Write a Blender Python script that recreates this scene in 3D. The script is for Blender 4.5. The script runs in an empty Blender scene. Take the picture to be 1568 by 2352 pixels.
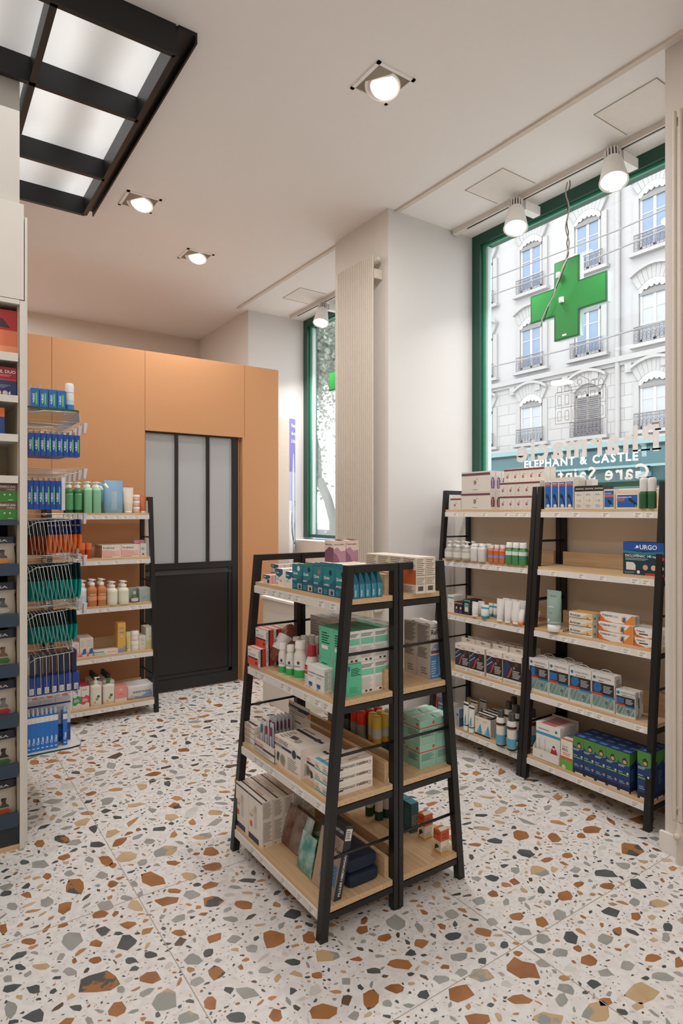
import bpy, math, random
from mathutils import Matrix, Vector
random.seed(7)
SC = bpy.context.scene
COL = SC.collection
# ---------------------------------------------------------------- camera
FPX, CX, CY, HC = 1425.0, 784.0, 1178.0, 1.45
TH = math.atan((784 + 195) / FPX)
SN, CS = math.sin(TH), math.cos(TH)
cam = bpy.data.cameras.new('camera'); camo = bpy.data.objects.new('camera', cam); COL.objects.link(camo)
camo.location = (0, 0, HC); camo.rotation_euler = (math.pi / 2, 0, -TH)
cam.sensor_fit = 'VERTICAL'; cam.sensor_height = 36.0; cam.sensor_width = 24.0
cam.lens = FPX / 2352 * 36.0; cam.shift_y = (CY - 1176) / 2352; cam.clip_start = 0.05; cam.clip_end = 200
SC.camera = camo
SC.view_settings.view_transform = 'Standard'; SC.view_settings.look = 'None'
SC.view_settings.gamma = 1.0; SC.view_settings.use_curve_mapping = False
SC.view_settings.exposure = 0.45
# ---------------------------------------------------------------- world and lights
W = bpy.data.worlds.new('overcast_sky'); SC.world = W; W.use_nodes = True
bgn = W.node_tree.nodes['Background']; bgn.inputs[0].default_value = (0.93, 0.965, 1.0, 1); bgn.inputs[1].default_value = 2.5

def area(name, loc, rot, sx, sy, power, col=(1, 1, 1), shape='RECTANGLE', spread=math.pi):
    l = bpy.data.lights.new(name, 'AREA'); l.shape = shape; l.size = sx
    if shape == 'RECTANGLE': l.size_y = sy
    l.energy = power; l.color = col; l.spread = spread
    o = bpy.data.objects.new(name, l); COL.objects.link(o); o.location = loc; o.rotation_euler = rot
    return o
WARM = (1.0, 0.985, 0.98)
sun = bpy.data.lights.new('hazy_sun', 'SUN'); sun.energy = 0.5; sun.angle = math.radians(25); sun.color = (1, .96, .9)
suno = bpy.data.objects.new('hazy_sun', sun); COL.objects.link(suno)
suno.rotation_euler = Vector((0.75, 0.25, -0.62)).to_track_quat('-Z', 'Y').to_euler()
# window portals (daylight entering the two shop windows)
for (y0, y1) in ((1.41, 3.165), (3.79, 5.53)):
    p = area('window_daylight', (3.62, (y0 + y1) / 2, 2.5), (0, math.radians(90), 0), 1.75, y1 - y0, 1)
    p.data.cycles.is_portal = True
# unseen fill lamps, added behind and beside the camera to brighten the room
FILL_LAMPS = [(-0.9, -0.3, 6), (0.9, 0.1, 6), (-0.9, -1.9, 12), (1.5, -1.6, 14), (-1.2, 4.1, 6), (0.55, 5.8, 15), (-1.2, 5.8, 14)]
for (x, y, pw) in FILL_LAMPS:
    area('added_fill_light', (x, y, 3.40), (0, 0, 0), 0.35, 0.35, pw, WARM, 'DISK')
area('ceiling_panel_light', (-0.15, 2.4, 3.20), (0, 0, 0), 1.6, 2.8, 15, (1, .98, .96))

# ---------------------------------------------------------------- pixel rays (frame 1568 x 2352) to points on planes of the place
def ray(u, v=CY):
    a = (u - CX) / FPX; return (SN + CS * a, CS - SN * a, -(v - CY) / FPX)
def Yx(u, X): d = ray(u); return X * d[1] / d[0]
def Xy(u, Y): d = ray(u); return Y * d[0] / d[1]
def Zv(v, X, Y): return HC - (v - CY) * (SN * X + CS * Y) / FPX
def G(u, v, z):
    d = ray(u, v); t = (z - HC) / d[2]; return (d[0] * t, d[1] * t)

# ---------------------------------------------------------------- materials
def lin(c):
    c = c / 255.0
    return c / 12.92 if c <= 0.04045 else ((c + 0.055) / 1.055) ** 2.4
def rgb(h): h = h.lstrip('#'); return tuple(lin(int(h[i:i + 2], 16)) for i in (0, 2, 4)) + (1,)
MC = {}
def mat(hexc, rough=0.55, metal=0.0, var=0.04, scale=40, emit=0, trans=0, alpha=1.0, coat=0.0, name=None, bump=0.0):
    key = (hexc, rough, metal, var, scale, emit, trans, alpha, coat, bump)
    if key in MC: return MC[key]
    m = bpy.data.materials.new(name or 'paint_' + hexc.strip('#')); m.use_nodes = True
    nt = m.node_tree; b = nt.nodes['Principled BSDF']; c = rgb(hexc)
    b.inputs['Base Color'].default_value = c; b.inputs['Roughness'].default_value = rough
    b.inputs['Metallic'].default_value = metal
    if var:
        tc = nt.nodes.new('ShaderNodeTexCoord'); nz = nt.nodes.new('ShaderNodeTexNoise'); nz.inputs['Scale'].default_value = scale
        mx = nt.nodes.new('ShaderNodeMix'); mx.data_type = 'RGBA'
        mx.inputs['A'].default_value = tuple(x * (1 - var) for x in c[:3]) + (1,)
        mx.inputs['B'].default_value = tuple(min(1, x * (1 + var)) for x in c[:3]) + (1,)
        nt.links.new(tc.outputs['Object'], nz.inputs['Vector']); nt.links.new(nz.outputs['Fac'], mx.inputs['Factor'])
        nt.links.new(mx.outputs['Result'], b.inputs['Base Color'])
        if bump:
            bp = nt.nodes.new('ShaderNodeBump'); bp.inputs['Strength'].default_value = bump; bp.inputs['Distance'].default_value = .002
            nt.links.new(nz.outputs['Fac'], bp.inputs['Height']); nt.links.new(bp.outputs['Normal'], b.inputs['Normal'])
    if emit:
        b.inputs['Emission Color'].default_value = c; b.inputs['Emission Strength'].default_value = emit
    if trans: b.inputs['Transmission Weight'].default_value = trans
    if coat: b.inputs['Coat Weight'].default_value = coat
    b.inputs['Alpha'].default_value = alpha
    MC[key] = m
    return m
def glass_mat(name, tint, gloss_rough=0.02, refl=0.08, milk=0.0, milkc='#ffffff'):
    if name in MC: return MC[name]
    m = bpy.data.materials.new(name); m.use_nodes = True; nt = m.node_tree
    nt.nodes.remove(nt.nodes['Principled BSDF']); out = nt.nodes['Material Output']
    tr = nt.nodes.new('ShaderNodeBsdfTransparent'); tr.inputs[0].default_value = tint
    gl = nt.nodes.new('ShaderNodeBsdfGlossy'); gl.inputs['Roughness'].default_value = gloss_rough
    lw = nt.nodes.new('ShaderNodeLayerWeight'); lw.inputs[0].default_value = 0.25
    mp = nt.nodes.new('ShaderNodeMapRange'); mp.inputs['To Min'].default_value = refl * .5; mp.inputs['To Max'].default_value = min(1, refl * 6)
    nt.links.new(lw.outputs['Fresnel'], mp.inputs['Value'])
    mx = nt.nodes.new('ShaderNodeMixShader'); nt.links.new(mp.outputs[0], mx.inputs[0])
    nt.links.new(tr.outputs[0], mx.inputs[1]); nt.links.new(gl.outputs[0], mx.inputs[2]); last = mx
    if milk:
        df = nt.nodes.new('ShaderNodeBsdfDiffuse'); df.inputs[0].default_value = rgb(milkc)
        m2 = nt.nodes.new('ShaderNodeMixShader'); m2.inputs[0].default_value = milk
        nt.links.new(mx.outputs[0], m2.inputs[1]); nt.links.new(df.outputs[0], m2.inputs[2]); last = m2
    nt.links.new(last.outputs[0], out.inputs[0]); MC[name] = m
    return m
def wood(name, c1, c2, axis='Y', rough=0.5):
    if name in MC: return MC[name]
    m = bpy.data.materials.new(name); m.use_nodes = True; nt = m.node_tree; b = nt.nodes['Principled BSDF']
    tc = nt.nodes.new('ShaderNodeTexCoord'); mp = nt.nodes.new('ShaderNodeMapping')
    mp.inputs['Scale'].default_value = {'Y': (55, 1.2, 55), 'X': (1.2, 55, 55)}[axis]
    nz = nt.nodes.new('ShaderNodeTexNoise'); nz.inputs['Scale'].default_value = 2.2; nz.inputs['Detail'].default_value = 5
    mx = nt.nodes.new('ShaderNodeMix'); mx.data_type = 'RGBA'; mx.inputs['A'].default_value = rgb(c1); mx.inputs['B'].default_value = rgb(c2)
    nt.links.new(tc.outputs['Object'], mp.inputs[0]); nt.links.new(mp.outputs[0], nz.inputs['Vector'])
    mr = nt.nodes.new('ShaderNodeMapRange'); mr.inputs['From Min'].default_value = .35; mr.inputs['From Max'].default_value = .65
    nt.links.new(nz.outputs['Fac'], mr.inputs['Value']); nt.links.new(mr.outputs[0], mx.inputs['Factor'])
    nt.links.new(mx.outputs['Result'], b.inputs['Base Color']); b.inputs['Roughness'].default_value = rough
    MC[name] = m
    return m

# ---------------------------------------------------------------- glyph cache
GC = {}
def glyphs(s, bold=0.0):
    k = (s, bold)
    if k not in GC:
        cu = bpy.data.curves.new('t', 'FONT'); cu.body = s; cu.size = 1.0; cu.resolution_u = 2; cu.offset = bold; cu.fill_mode = 'FRONT'
        ob = bpy.data.objects.new('t', cu); COL.objects.link(ob)
        dg = bpy.context.evaluated_depsgraph_get(); me = bpy.data.meshes.new_from_object(ob.evaluated_get(dg))
        vs = [(v.co.x, v.co.y) for v in me.vertices]; fs = [tuple(p.vertices) for p in me.polygons]
        wd = (max(v[0] for v in vs) - min(v[0] for v in vs)) if vs else 0
        x0 = min(v[0] for v in vs) if vs else 0
        bpy.data.objects.remove(ob); bpy.data.curves.remove(cu); bpy.data.meshes.remove(me)
        GC[k] = ([(x - x0, y) for x, y in vs], fs, wd)
    return GC[k]

# ---------------------------------------------------------------- mesh builder
class MB:
    def __init__(s): s.v = []; s.f = []; s.m = []; s.mats = []; s.sm = []; s.T = None
    def mi(s, m):
        if m not in s.mats: s.mats.append(m)
        return s.mats.index(m)
    def add(s, vs, fs, m, smooth=False):
        n = len(s.v); i = s.mi(m)
        if s.T is not None: vs = [tuple(s.T @ Vector(p)) for p in vs]
        s.v.extend(vs)
        for f in fs: s.f.append(tuple(n + k for k in f)); s.m.append(i); s.sm.append(smooth)
        return s
    def box(s, x0, x1, y0, y1, z0, z1, m):
        s.add([(x0, y0, z0), (x1, y0, z0), (x1, y1, z0), (x0, y1, z0), (x0, y0, z1), (x1, y0, z1), (x1, y1, z1), (x0, y1, z1)],
              [(0, 3, 2, 1), (4, 5, 6, 7), (0, 1, 5, 4), (1, 2, 6, 5), (2, 3, 7, 6), (3, 0, 4, 7)], m); return s
    def hexa(s, p, m):   # 8 points, bottom ring then top ring
        s.add(p, [(0, 3, 2, 1), (4, 5, 6, 7), (0, 1, 5, 4), (1, 2, 6, 5), (2, 3, 7, 6), (3, 0, 4, 7)], m); return s
    def quad(s, p, m): s.add(p, [tuple(range(len(p)))], m); return s
    def prism(s, pts, ax, a, b, m):   # 2D outline extruded along axis ax
        def P(q, t): return {'x': (t, q[0], q[1]), 'y': (q[0], t, q[1]), 'z': (q[0], q[1], t)}[ax]
        n = len(pts); vs = [P(q, a) for q in pts] + [P(q, b) for q in pts]
        fs = [tuple(range(n))[::-1], tuple(range(n, 2 * n))] + [(i, (i + 1) % n, n + (i + 1) % n, n + i) for i in range(n)]
        s.add(vs, fs, m); return s
    def lathe(s, prof, m, cx=0, cy=0, z0=0, n=20, sx=1, sy=1, a0=0, a1=2 * math.pi, smooth=True):
        full = abs(a1 - a0 - 2 * math.pi) < 1e-6; k = n if full else n + 1
        vs = []
        for (r, z) in prof:
            for i in range(k):
                a = a0 + (a1 - a0) * i / n; vs.append((cx + sx * r * math.cos(a), cy + sy * r * math.sin(a), z0 + z))
        fs = []
        for j in range(len(prof) - 1):
            for i in range(n):
                i2 = (i + 1) % k; fs.append((j * k + i, j * k + i2, (j + 1) * k + i2, (j + 1) * k + i))
        s.add(vs, fs, m, smooth)
        if full:
            for j, rev in ((0, True), (len(prof) - 1, False)):
                if prof[j][0] > 1e-5:
                    ring = [vs[j * k + i] for i in range(k)]
                    s.add(ring, [tuple(range(k))[::-1] if rev else tuple(range(k))], m)
        return s
    def tube(s, path, r, m, n=8, closed=False):
        P = [Vector(p) for p in path]; rings = []; L = len(P); prev = None
        for i, p in enumerate(P):
            if closed: t = P[(i + 1) % L] - P[i - 1]
            else: t = P[min(i + 1, L - 1)] - P[max(i - 1, 0)]
            t.normalize()
            if prev is None:
                u = t.cross(Vector((0, 0, 1)))
                if u.length < 1e-3: u = t.cross(Vector((1, 0, 0)))
            else: u = prev - t * prev.dot(t)
            u.normalize(); w = t.cross(u); prev = u
            rings.append([tuple(p + (u * math.cos(2 * math.pi * k / n) + w * math.sin(2 * math.pi * k / n)) * r) for k in range(n)])
        vs = [q for rg in rings for q in rg]; fs = []
        for i in range(L if closed else L - 1):
            for k in range(n):
                j = (i + 1) % L; fs.append((i * n + k, i * n + (k + 1) % n, j * n + (k + 1) % n, j * n + k))
        if not closed: fs += [tuple(range(n))[::-1], tuple((L - 1) * n + k for k in range(n))]
        s.add(vs, fs, m, True); return s
    def disc(s, c, ax_u, ax_v, r, m, n=20, r2=None):
        c = Vector(c); u = Vector(ax_u); w = Vector(ax_v); r2 = r2 or r
        s.add([tuple(c + u * r * math.cos(2 * math.pi * k / n) + w * r2 * math.sin(2 * math.pi * k / n)) for k in range(n)], [tuple(range(n))], m); return s
    def text(s, t, o, right, up, size, m, align='L', bold=0.0, fit=None, curve=None, sxk=1.0):
        vs, fs, wd = glyphs(t, bold)
        if not vs: return s
        k = size * sxk
        if fit: k = fit / wd
        off = {'L': 0, 'C': -wd * k / 2, 'R': -wd * k}[align]
        if curve:   # (cx, cy, r, z0, angle0): wrap onto a cylinder
            cx, cy, r, z0, a0 = curve
            out = []
            for x, y in vs:
                a = a0 + (off + x * k) / r; out.append((cx + r * math.cos(a), cy + r * math.sin(a), z0 + y * size))
            s.add(out, fs, m); return s
        o = Vector(o); R_ = Vector(right); U = Vector(up)
        s.add([tuple(o + R_ * (off + x * k) + U * (y * size)) for x, y in vs], fs, m); return s
    def build(s, name, parent=None, smooth=None):
        me = bpy.data.meshes.new(name); me.from_pydata(s.v, [], s.f)
        for m in s.mats: me.materials.append(m)
        me.polygons.foreach_set('material_index', s.m); me.polygons.foreach_set('use_smooth', s.sm); me.update()
        o = bpy.data.objects.new(name, me); COL.objects.link(o)
        if parent: o.parent = parent
        return o
def tag(o, label=None, cat=None, group=None, kind=None):
    if label: o['label'] = label
    if cat: o['category'] = cat
    if group: o['group'] = group
    if kind: o['kind'] = kind
    return o
def struct(o): o['kind'] = 'structure'; return o
def empty(name, loc=(0, 0, 0), rz=0):
    o = bpy.data.objects.new(name, None); COL.objects.link(o); o.location = loc; o.rotation_euler = (0, 0, rz); o.empty_display_size = .05
    return o
def dup(o, loc=None, rz=None, rot=None):
    r = o.copy(); COL.objects.link(r)
    if 'label' in r: del r['label']
    for ch in list(o.children):
        c = ch.copy(); COL.objects.link(c); c.parent = r
        for g in list(ch.children):
            d = g.copy(); COL.objects.link(d); d.parent = c
    if loc is not None: r.location = loc
    if rz is not None: r.rotation_euler = (0, 0, rz)
    if rot is not None: r.rotation_euler = rot
    return r
ORD = ['first', 'second', 'third', 'fourth', 'fifth', 'sixth', 'seventh', 'eighth', 'ninth', 'tenth', 'eleventh', 'twelfth', 'thirteenth', 'fourteenth']
BLK = mat('#141312', .42, var=.08, scale=90, name='black_powder_coat')
WHITE = mat('#efe9e2', .6)
PAPER = mat('#f3efe9', .5, var=.015)
WALLM = mat('#d9d5d2', .9, var=.015, scale=18, bump=.15, name='off_white_wall_paint')
# ================================================================ SETTING
CEIL = 3.44
COLM = mat('#e1d9d0', .9, var=.015, scale=18, bump=.12, name='warm_grey_wall_paint')
CEILM = mat('#f3eeeb', .95, var=.012, scale=25, bump=.08, name='ceiling_paint')
# ---- terrazzo floor: a slab with chips of stone set flush in it
def noisy(name, c1, c2, sc, lo=.45, hi=.55, rough=.35, detail=4):
    m = bpy.data.materials.new(name); m.use_nodes = True; nt = m.node_tree; b = nt.nodes['Principled BSDF']
    tc = nt.nodes.new('ShaderNodeTexCoord'); nz = nt.nodes.new('ShaderNodeTexNoise'); nz.inputs['Scale'].default_value = sc; nz.inputs['Detail'].default_value = detail
    mr = nt.nodes.new('ShaderNodeMapRange'); mr.inputs['From Min'].default_value = lo; mr.inputs['From Max'].default_value = hi
    mx = nt.nodes.new('ShaderNodeMix'); mx.data_type = 'RGBA'; mx.inputs['A'].default_value = rgb(c1); mx.inputs['B'].default_value = rgb(c2)
    nt.links.new(tc.outputs['Object'], nz.inputs['Vector']); nt.links.new(nz.outputs['Fac'], mr.inputs['Value'])
    nt.links.new(mr.outputs[0], mx.inputs['Factor']); nt.links.new(mx.outputs['Result'], b.inputs['Base Color'])
    b.inputs['Roughness'].default_value = rough
    return m
SLAB = noisy('terrazzo_cement', '#d9d5d1', '#e0ddd9', 30, rough=.42)
# pale specks inside the cement
_nt = SLAB.node_tree
_b = _nt.nodes['Principled BSDF']; _tc = _nt.nodes.new('ShaderNodeTexCoord'); _v = _nt.nodes.new('ShaderNodeTexVoronoi'); _v.feature = 'F1'; _v.inputs['Scale'].default_value = 48
_r = _nt.nodes.new('ShaderNodeMapRange'); _r.inputs['From Min'].default_value = .16; _r.inputs['From Max'].default_value = .2; _r.inputs['To Min'].default_value = 1; _r.inputs['To Max'].default_value = 0
_sp = _nt.nodes.new('ShaderNodeSeparateColor'); _gt = _nt.nodes.new('ShaderNodeMath'); _gt.operation = 'GREATER_THAN'; _gt.inputs[1].default_value = .62
_mu = _nt.nodes.new('ShaderNodeMath'); _mu.operation = 'MULTIPLY'; _mx = _nt.nodes.new('ShaderNodeMix'); _mx.data_type = 'RGBA'; _mx.inputs['B'].default_value = rgb('#cfcac3')
_old = _b.inputs['Base Color'].links[0].from_socket
_nt.links.new(_tc.outputs['Object'], _v.inputs['Vector']); _nt.links.new(_v.outputs['Distance'], _r.inputs['Value']); _nt.links.new(_v.outputs['Color'], _sp.inputs[0])
_nt.links.new(_sp.outputs[0], _gt.inputs[0]); _nt.links.new(_gt.outputs[0], _mu.inputs[0]); _nt.links.new(_r.outputs[0], _mu.inputs[1])
_nt.links.new(_mu.outputs[0], _mx.inputs['Factor']); _nt.links.new(_old, _mx.inputs['A']); _nt.links.new(_mx.outputs['Result'], _b.inputs['Base Color'])
CH = dict(a=noisy('light_rust_chip', '#a97a4e', '#b98a5c', 9, .4, .6), o=noisy('rust_chip', '#8f5c34', '#a36e40', 9, .4, .6), g=noisy('grey_chip', '#92928d', '#a09f9a', 7, .4, .6), d=noisy('slate_chip', '#45494b', '#565a5a', 8, .4, .6),
          t=noisy('tan_chip', '#b79b74', '#c4ab88', 8, .4, .6), m=noisy('rust_and_slate_chip', '#4a4c4c', '#9c683a', 14, .47, .5), k=noisy('tan_and_grey_chip', '#8f938e', '#bea079', 9, .48, .52),
          l=noisy('pale_chip', '#c6c1b9', '#d2cdc5', 9, .4, .6), b=noisy('brown_chip', '#55473a', '#6b5a47', 9, .4, .6))
fl = MB(); fl.box(-2.6, 3.45, -3.0, 7.0, -0.12, 0.0, SLAB)
chips = []; grid = {}
def chip_free(x, y, r, gap=.004):
    c = 0.12
    for i in range(int((x - r - .12) // c), int((x + r + .12) // c) + 1):
        for j in range(int((y - r - .12) // c), int((y + r + .12) // c) + 1):
            for (a, b2, q) in grid.get((i, j), ()):
                if (a - x) ** 2 + (b2 - y) ** 2 < (q + r + gap) ** 2: return False
    return True
def chip_put(x, y, r): grid.setdefault((int(x // .12), int(y // .12)), []).append((x, y, r))
def chip_poly(x, y, rx, ry, rot, n):
    pts = []; ph = random.random() * 6.28
    for i in range(n):
        a = ph + 2 * math.pi * (i + random.uniform(-.36, .36)) / n; k = random.uniform(.62, 1.15)
        px, py = rx * k * math.cos(a), ry * k * math.sin(a)
        pts.append((x + px * math.cos(rot) - py * math.sin(rot), y + px * math.sin(rot) + py * math.cos(rot)))
    return pts
T1 = """345,275,120,75,-15,m;710,245,125,75,10,o;585,135,105,50,-10,t;760,110,120,50,-15,k;285,55,70,40,0,m;340,70,85,30,-10,g;445,80,70,30,0,d;548,68,75,40,-25,o;180,75,60,35,0,o;185,172,80,45,0,g;112,160,50,25,0,d;295,137,60,30,-15,o;485,155,65,50,10,o;520,175,40,30,0,o;410,150,45,30,0,g;655,162,55,30,-25,g;970,115,75,45,0,o;980,180,110,40,-8,o;795,165,70,22,0,o;870,225,85,45,5,k;470,222,75,40,0,g;318,212,50,30,0,g;218,225,45,30,0,o;515,262,55,40,0,o;615,262,45,30,0,g;685,65,55,25,0,g;878,310,80,55,0,g;800,293,65,30,0,o;965,268,80,35,-15,o;1138,245,80,25,0,d;975,340,105,55,0,m;760,340,115,50,-12,o;620,360,80,55,20,t;485,362,80,50,-15,g;455,402,85,40,-10,o;292,370,90,55,-25,o;215,345,70,50,-30,g;55,365,50,38,0,g;122,312,55,32,0,o;30,275,80,35,-15,k;30,305,65,25,-10,d;15,468,45,55,0,o;325,520,100,90,0,g;128,525,80,35,0,o;475,478,70,45,0,d;587,448,85,38,0,o;588,530,105,80,-30,d;440,535,65,40,0,o;290,450,60,25,-15,o;823,418,70,38,-20,g;1060,423,75,38,10,g;820,485,70,32,0,o;985,508,80,42,-20,o;1075,515,75,40,-20,g;1118,357,100,48,0,o;1342,400,80,55,0,d;1255,515,110,85,0,o;1420,505,60,65,0,o;1160,555,60,40,0,g;885,605,95,55,0,k;990,665,80,75,0,m;955,577,55,45,0,d;905,710,75,45,-15,g;690,690,105,70,-15,o;695,587,75,38,0,d;602,612,65,35,0,d;452,715,205,95,-15,m;325,662,65,42,0,g;195,640,90,30,0,t;85,592,95,35,-20,d;92,645,55,32,0,d;58,738,90,45,-15,d;155,745,68,42,0,d;45,835,65,90,0,g;350,830,70,32,0,d;540,840,85,75,0,o;755,795,150,100,-15,k;865,875,105,60,-10,k;965,810,70,70,0,o;1135,760,115,62,0,g;1090,875,100,65,0,d;1265,865,60,60,0,o;1485,850,140,75,0,o;1350,620,85,35,0,d;1218,658,75,35,0,g;1500,595,130,60,0,k;1455,680,55,35,0,o;160,870,110,70,-15,d;440,612,60,35,-10,o"""
T2 = """820,38,80,50,0,o;1150,12,90,35,0,o;705,62,75,28,5,d;838,118,88,42,10,d;615,80,60,20,0,o;945,150,60,28,0,o;1040,130,50,25,0,o;1330,98,115,70,15,m;905,202,100,45,10,k;1075,197,55,32,0,g;1210,212,120,42,8,d;1295,178,80,32,10,g;690,235,75,35,15,d;797,252,55,32,10,o;1090,262,55,30,0,o;1215,270,75,35,5,o;1360,262,85,55,15,d;1455,350,115,45,8,k;1345,345,65,38,0,g;800,197,50,35,0,g;632,338,65,42,0,g;697,308,48,35,0,o;1025,317,70,50,0,o;827,332,50,25,0,g;915,290,40,35,20,d;505,400,68,42,0,g;245,437,95,65,20,g;92,473,62,52,0,o;200,508,75,40,-10,o;512,502,90,38,-10,d;655,482,80,48,10,o;690,437,55,38,0,g;805,410,70,38,0,o;828,478,85,38,15,g;920,435,62,55,20,m;1000,402,70,55,0,g;1238,390,88,42,12,d;1352,410,62,38,15,o;1048,505,85,60,25,d;925,512,70,55,20,g;1208,515,78,50,0,g;1265,480,52,45,0,m;640,555,62,45,0,g;540,595,95,42,-12,g;748,538,42,38,0,d;368,533,70,48,0,o;270,628,140,55,0,o;148,660,80,35,0,d;910,568,65,32,10,d;1005,578,70,40,0,g;1138,610,82,52,0,o;925,625,65,42,15,g;1310,638,70,48,0,g;1428,602,82,42,0,o;1480,690,110,45,10,g;1160,720,65,45,0,d;825,652,175,95,18,o;645,680,120,65,10,k;455,700,90,40,0,g;545,765,135,85,0,o;378,770,68,48,0,d;245,740,90,55,0,o;130,790,75,105,10,m;212,812,48,35,0,g;815,790,120,48,5,o;1013,798,60,68,0,g;1380,755,160,110,0,t;1170,850,150,110,0,k;1210,803,72,42,10,o;625,885,120,70,0,o;955,880,140,60,0,k;550,668,55,42,0,g;645,615,50,35,0,d;20,708,50,40,0,g;1500,460,55,45,20,d;1362,822,62,40,0,t;1550,625,50,60,0,m"""
for T, ox in ((T1, 0), (T2, 784)):
    for row in T.split(';'):
        a = row.split(','); zx, zy, w, h, an = [float(q) for q in a[:5]]
        u, v = ox + zx / 2, 1900 + zy / 2; an = math.radians(an)
        n = random.choice((6, 7, 8, 9)); ph = random.random() * 6.28; pts = []
        for i in range(n):
            t = ph + 2 * math.pi * (i + random.uniform(-.36, .36)) / n; k = random.uniform(.74, 1.16)
            du, dv = w / 4 * k * math.cos(t), h / 4 * k * math.sin(t)
            pts.append(G(u + du * math.cos(an) - dv * math.sin(an), v + du * math.sin(an) + dv * math.cos(an), 0))
        if pts[0]:
            pts = pts[::-1]; c = G(u, v, 0)
            r = sum(math.dist(c, p) for p in pts) / n
            chips.append((pts, a[5])); chip_put(c[0], c[1], r * 1.0)
def rand_col(big):
    return random.choices('ogdtmklba', (6, 26, 13, 10, 5, 9, 12, 5, 14) if big else (5, 12, 26, 8, 1, 1, 20, 22, 6))[0]
FX0, FX1, FY0, FY1 = -.55, 3.3, .8, 5.4
def inview(x, y):
    d = SN * x + CS * y
    if d < .9: return False
    u = CX + FPX * (CS * x - SN * y) / d; v = CY + FPX * HC / d
    return -60 < u < 1630 and v < 2420
for (n, r0, r1, big) in ((9000, .026, .050, True), (15000, .013, .026, True), (26000, .006, .014, False), (42000, .0022, .006, False)):
    for _ in range(n):
        x, y = random.uniform(FX0, FX1), random.uniform(FY0, FY1)
        if not inview(x, y): continue
        near = CY + FPX * HC / (SN * x + CS * y) > 1925
        if near and r0 > .02: continue
        r = r0 + (r1 - r0) * random.random() ** 1.8
        if not near and r0 >= .013 and random.random() < .15: continue
        if not chip_free(x, y, r * (1.1 if big else 1.0), .0025 if big else .001): continue
        e = random.uniform(.42, .95); chips.append((chip_poly(x, y, r * 1.2, r * e, random.random() * 3.14, random.choice((5, 6, 7, 8)) if big else random.choice((4, 5, 6))), rand_col(big)))
        chip_put(x, y, r)
for pts, c in chips: fl.quad([(p[0], p[1], .0003) for p in pts], CH[c])
JT = mat('#b3a797', .8, name='tile_joint')
for X in (-.29, .694, 1.678, 2.66): fl.box(X - .0016, X + .0016, -3, 6.9, 0, .0006, JT)
for Y in (.39, 1.377, 2.363, 3.35, 4.335): fl.box(-2.6, 3.3, Y - .0016, Y + .0016, 0, .0006, JT)
struct(fl.build('floor'))
# ---- ceiling with a plain trim step in front of the shop windows
TRX = 2.60
c = MB(); c.box(-2.6, 2.62, -3, 7.0, CEIL, CEIL + .15, CEILM); c.box(2.62, 3.46, -3, 7.0, CEIL - .0, CEIL + .15, CEILM)
struct(c.build('ceiling'))
t = MB(); TM = mat('#dccfc2', .9, name='ceiling_trim_paint')
t.box(TRX, TRX + .03, .4, 3.16, CEIL - .012, CEIL, TM); t.box(TRX - .03, TRX, 3.78, 5.53, CEIL - .012, CEIL, TM)
struct(t.build('trim_1'))
# ---- walls. The window side is a row of piers with two shop windows between
def wallbox(name, x0, x1, y0, y1, z0=0, z1=CEIL, m=WALLM):
    b = MB(); b.box(x0, x1, y0, y1, z0, z1, m); return struct(b.build(name))
P1 = MB(); P1.box(2.545, 3.46, 3.165, 3.785, 0, CEIL, WALLM); P1.quad([(2.5445, 3.165, 0), (2.5445, 3.785, 0), (2.5445, 3.785, CEIL), (2.5445, 3.165, CEIL)][::-1], COLM)
struct(P1.build('wall_pier'))
P2 = MB(); P2.box(2.69, 3.46, 5.53, 7.0, 0, CEIL, WALLM); P2.quad([(2.6895, 5.53, 0), (2.6895, 7, 0), (2.6895, 7, CEIL), (2.6895, 5.53, CEIL)][::-1], COLM)
struct(P2.build('wall_window_end'))
P3 = MB(); P3.box(2.655, 3.46, -3, 1.41, 0, CEIL, COLM); struct(P3.build('wall_window_near'))
wallbox('wall_back', -2.6, 2.7, 6.8, 6.95, m=COLM)
wallbox('wall_left', -2.75, -2.6, -3, 7.0, m=COLM)
wallbox('wall_behind', -2.6, 3.46, -3.15, -3.0, m=COLM)
b = MB(); b.box(2.637, 2.655, -1.2, 1.426, 0, .085, WHITE); struct(b.build('baseboard_near'))
# parapet of window 1 (the grey beige panel behind the wall shelves) and its sill
PARM = mat('#decdb8', .85, var=.02, scale=60, bump=.1, name='beige_panel')
b = MB(); b.box(3.125, 3.15, 1.41, 3.03, 0, 1.575, PARM); b.box(3.15, 3.44, 1.41, 3.165, 0, 1.58, WHITE); struct(b.build('wall_parapet'))
b = MB(); b.box(3.15, 3.44, 3.785, 5.53, 0, 1.18, WHITE); struct(b.build('wall_parapet_far'))
# plinth under window 2
PL = mat('#ded4c6', .7, name='cream_laminate')
b = MB(); b.box(2.216, 3.12, 3.80, 4.295, 0.0, .797, PL); b.box(2.2, 3.13, 3.79, 4.31, .797, .812, WHITE)
o = b.build('counter'); tag(o, 'low cream counter block standing below the far shop window', 'counter')
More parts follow.
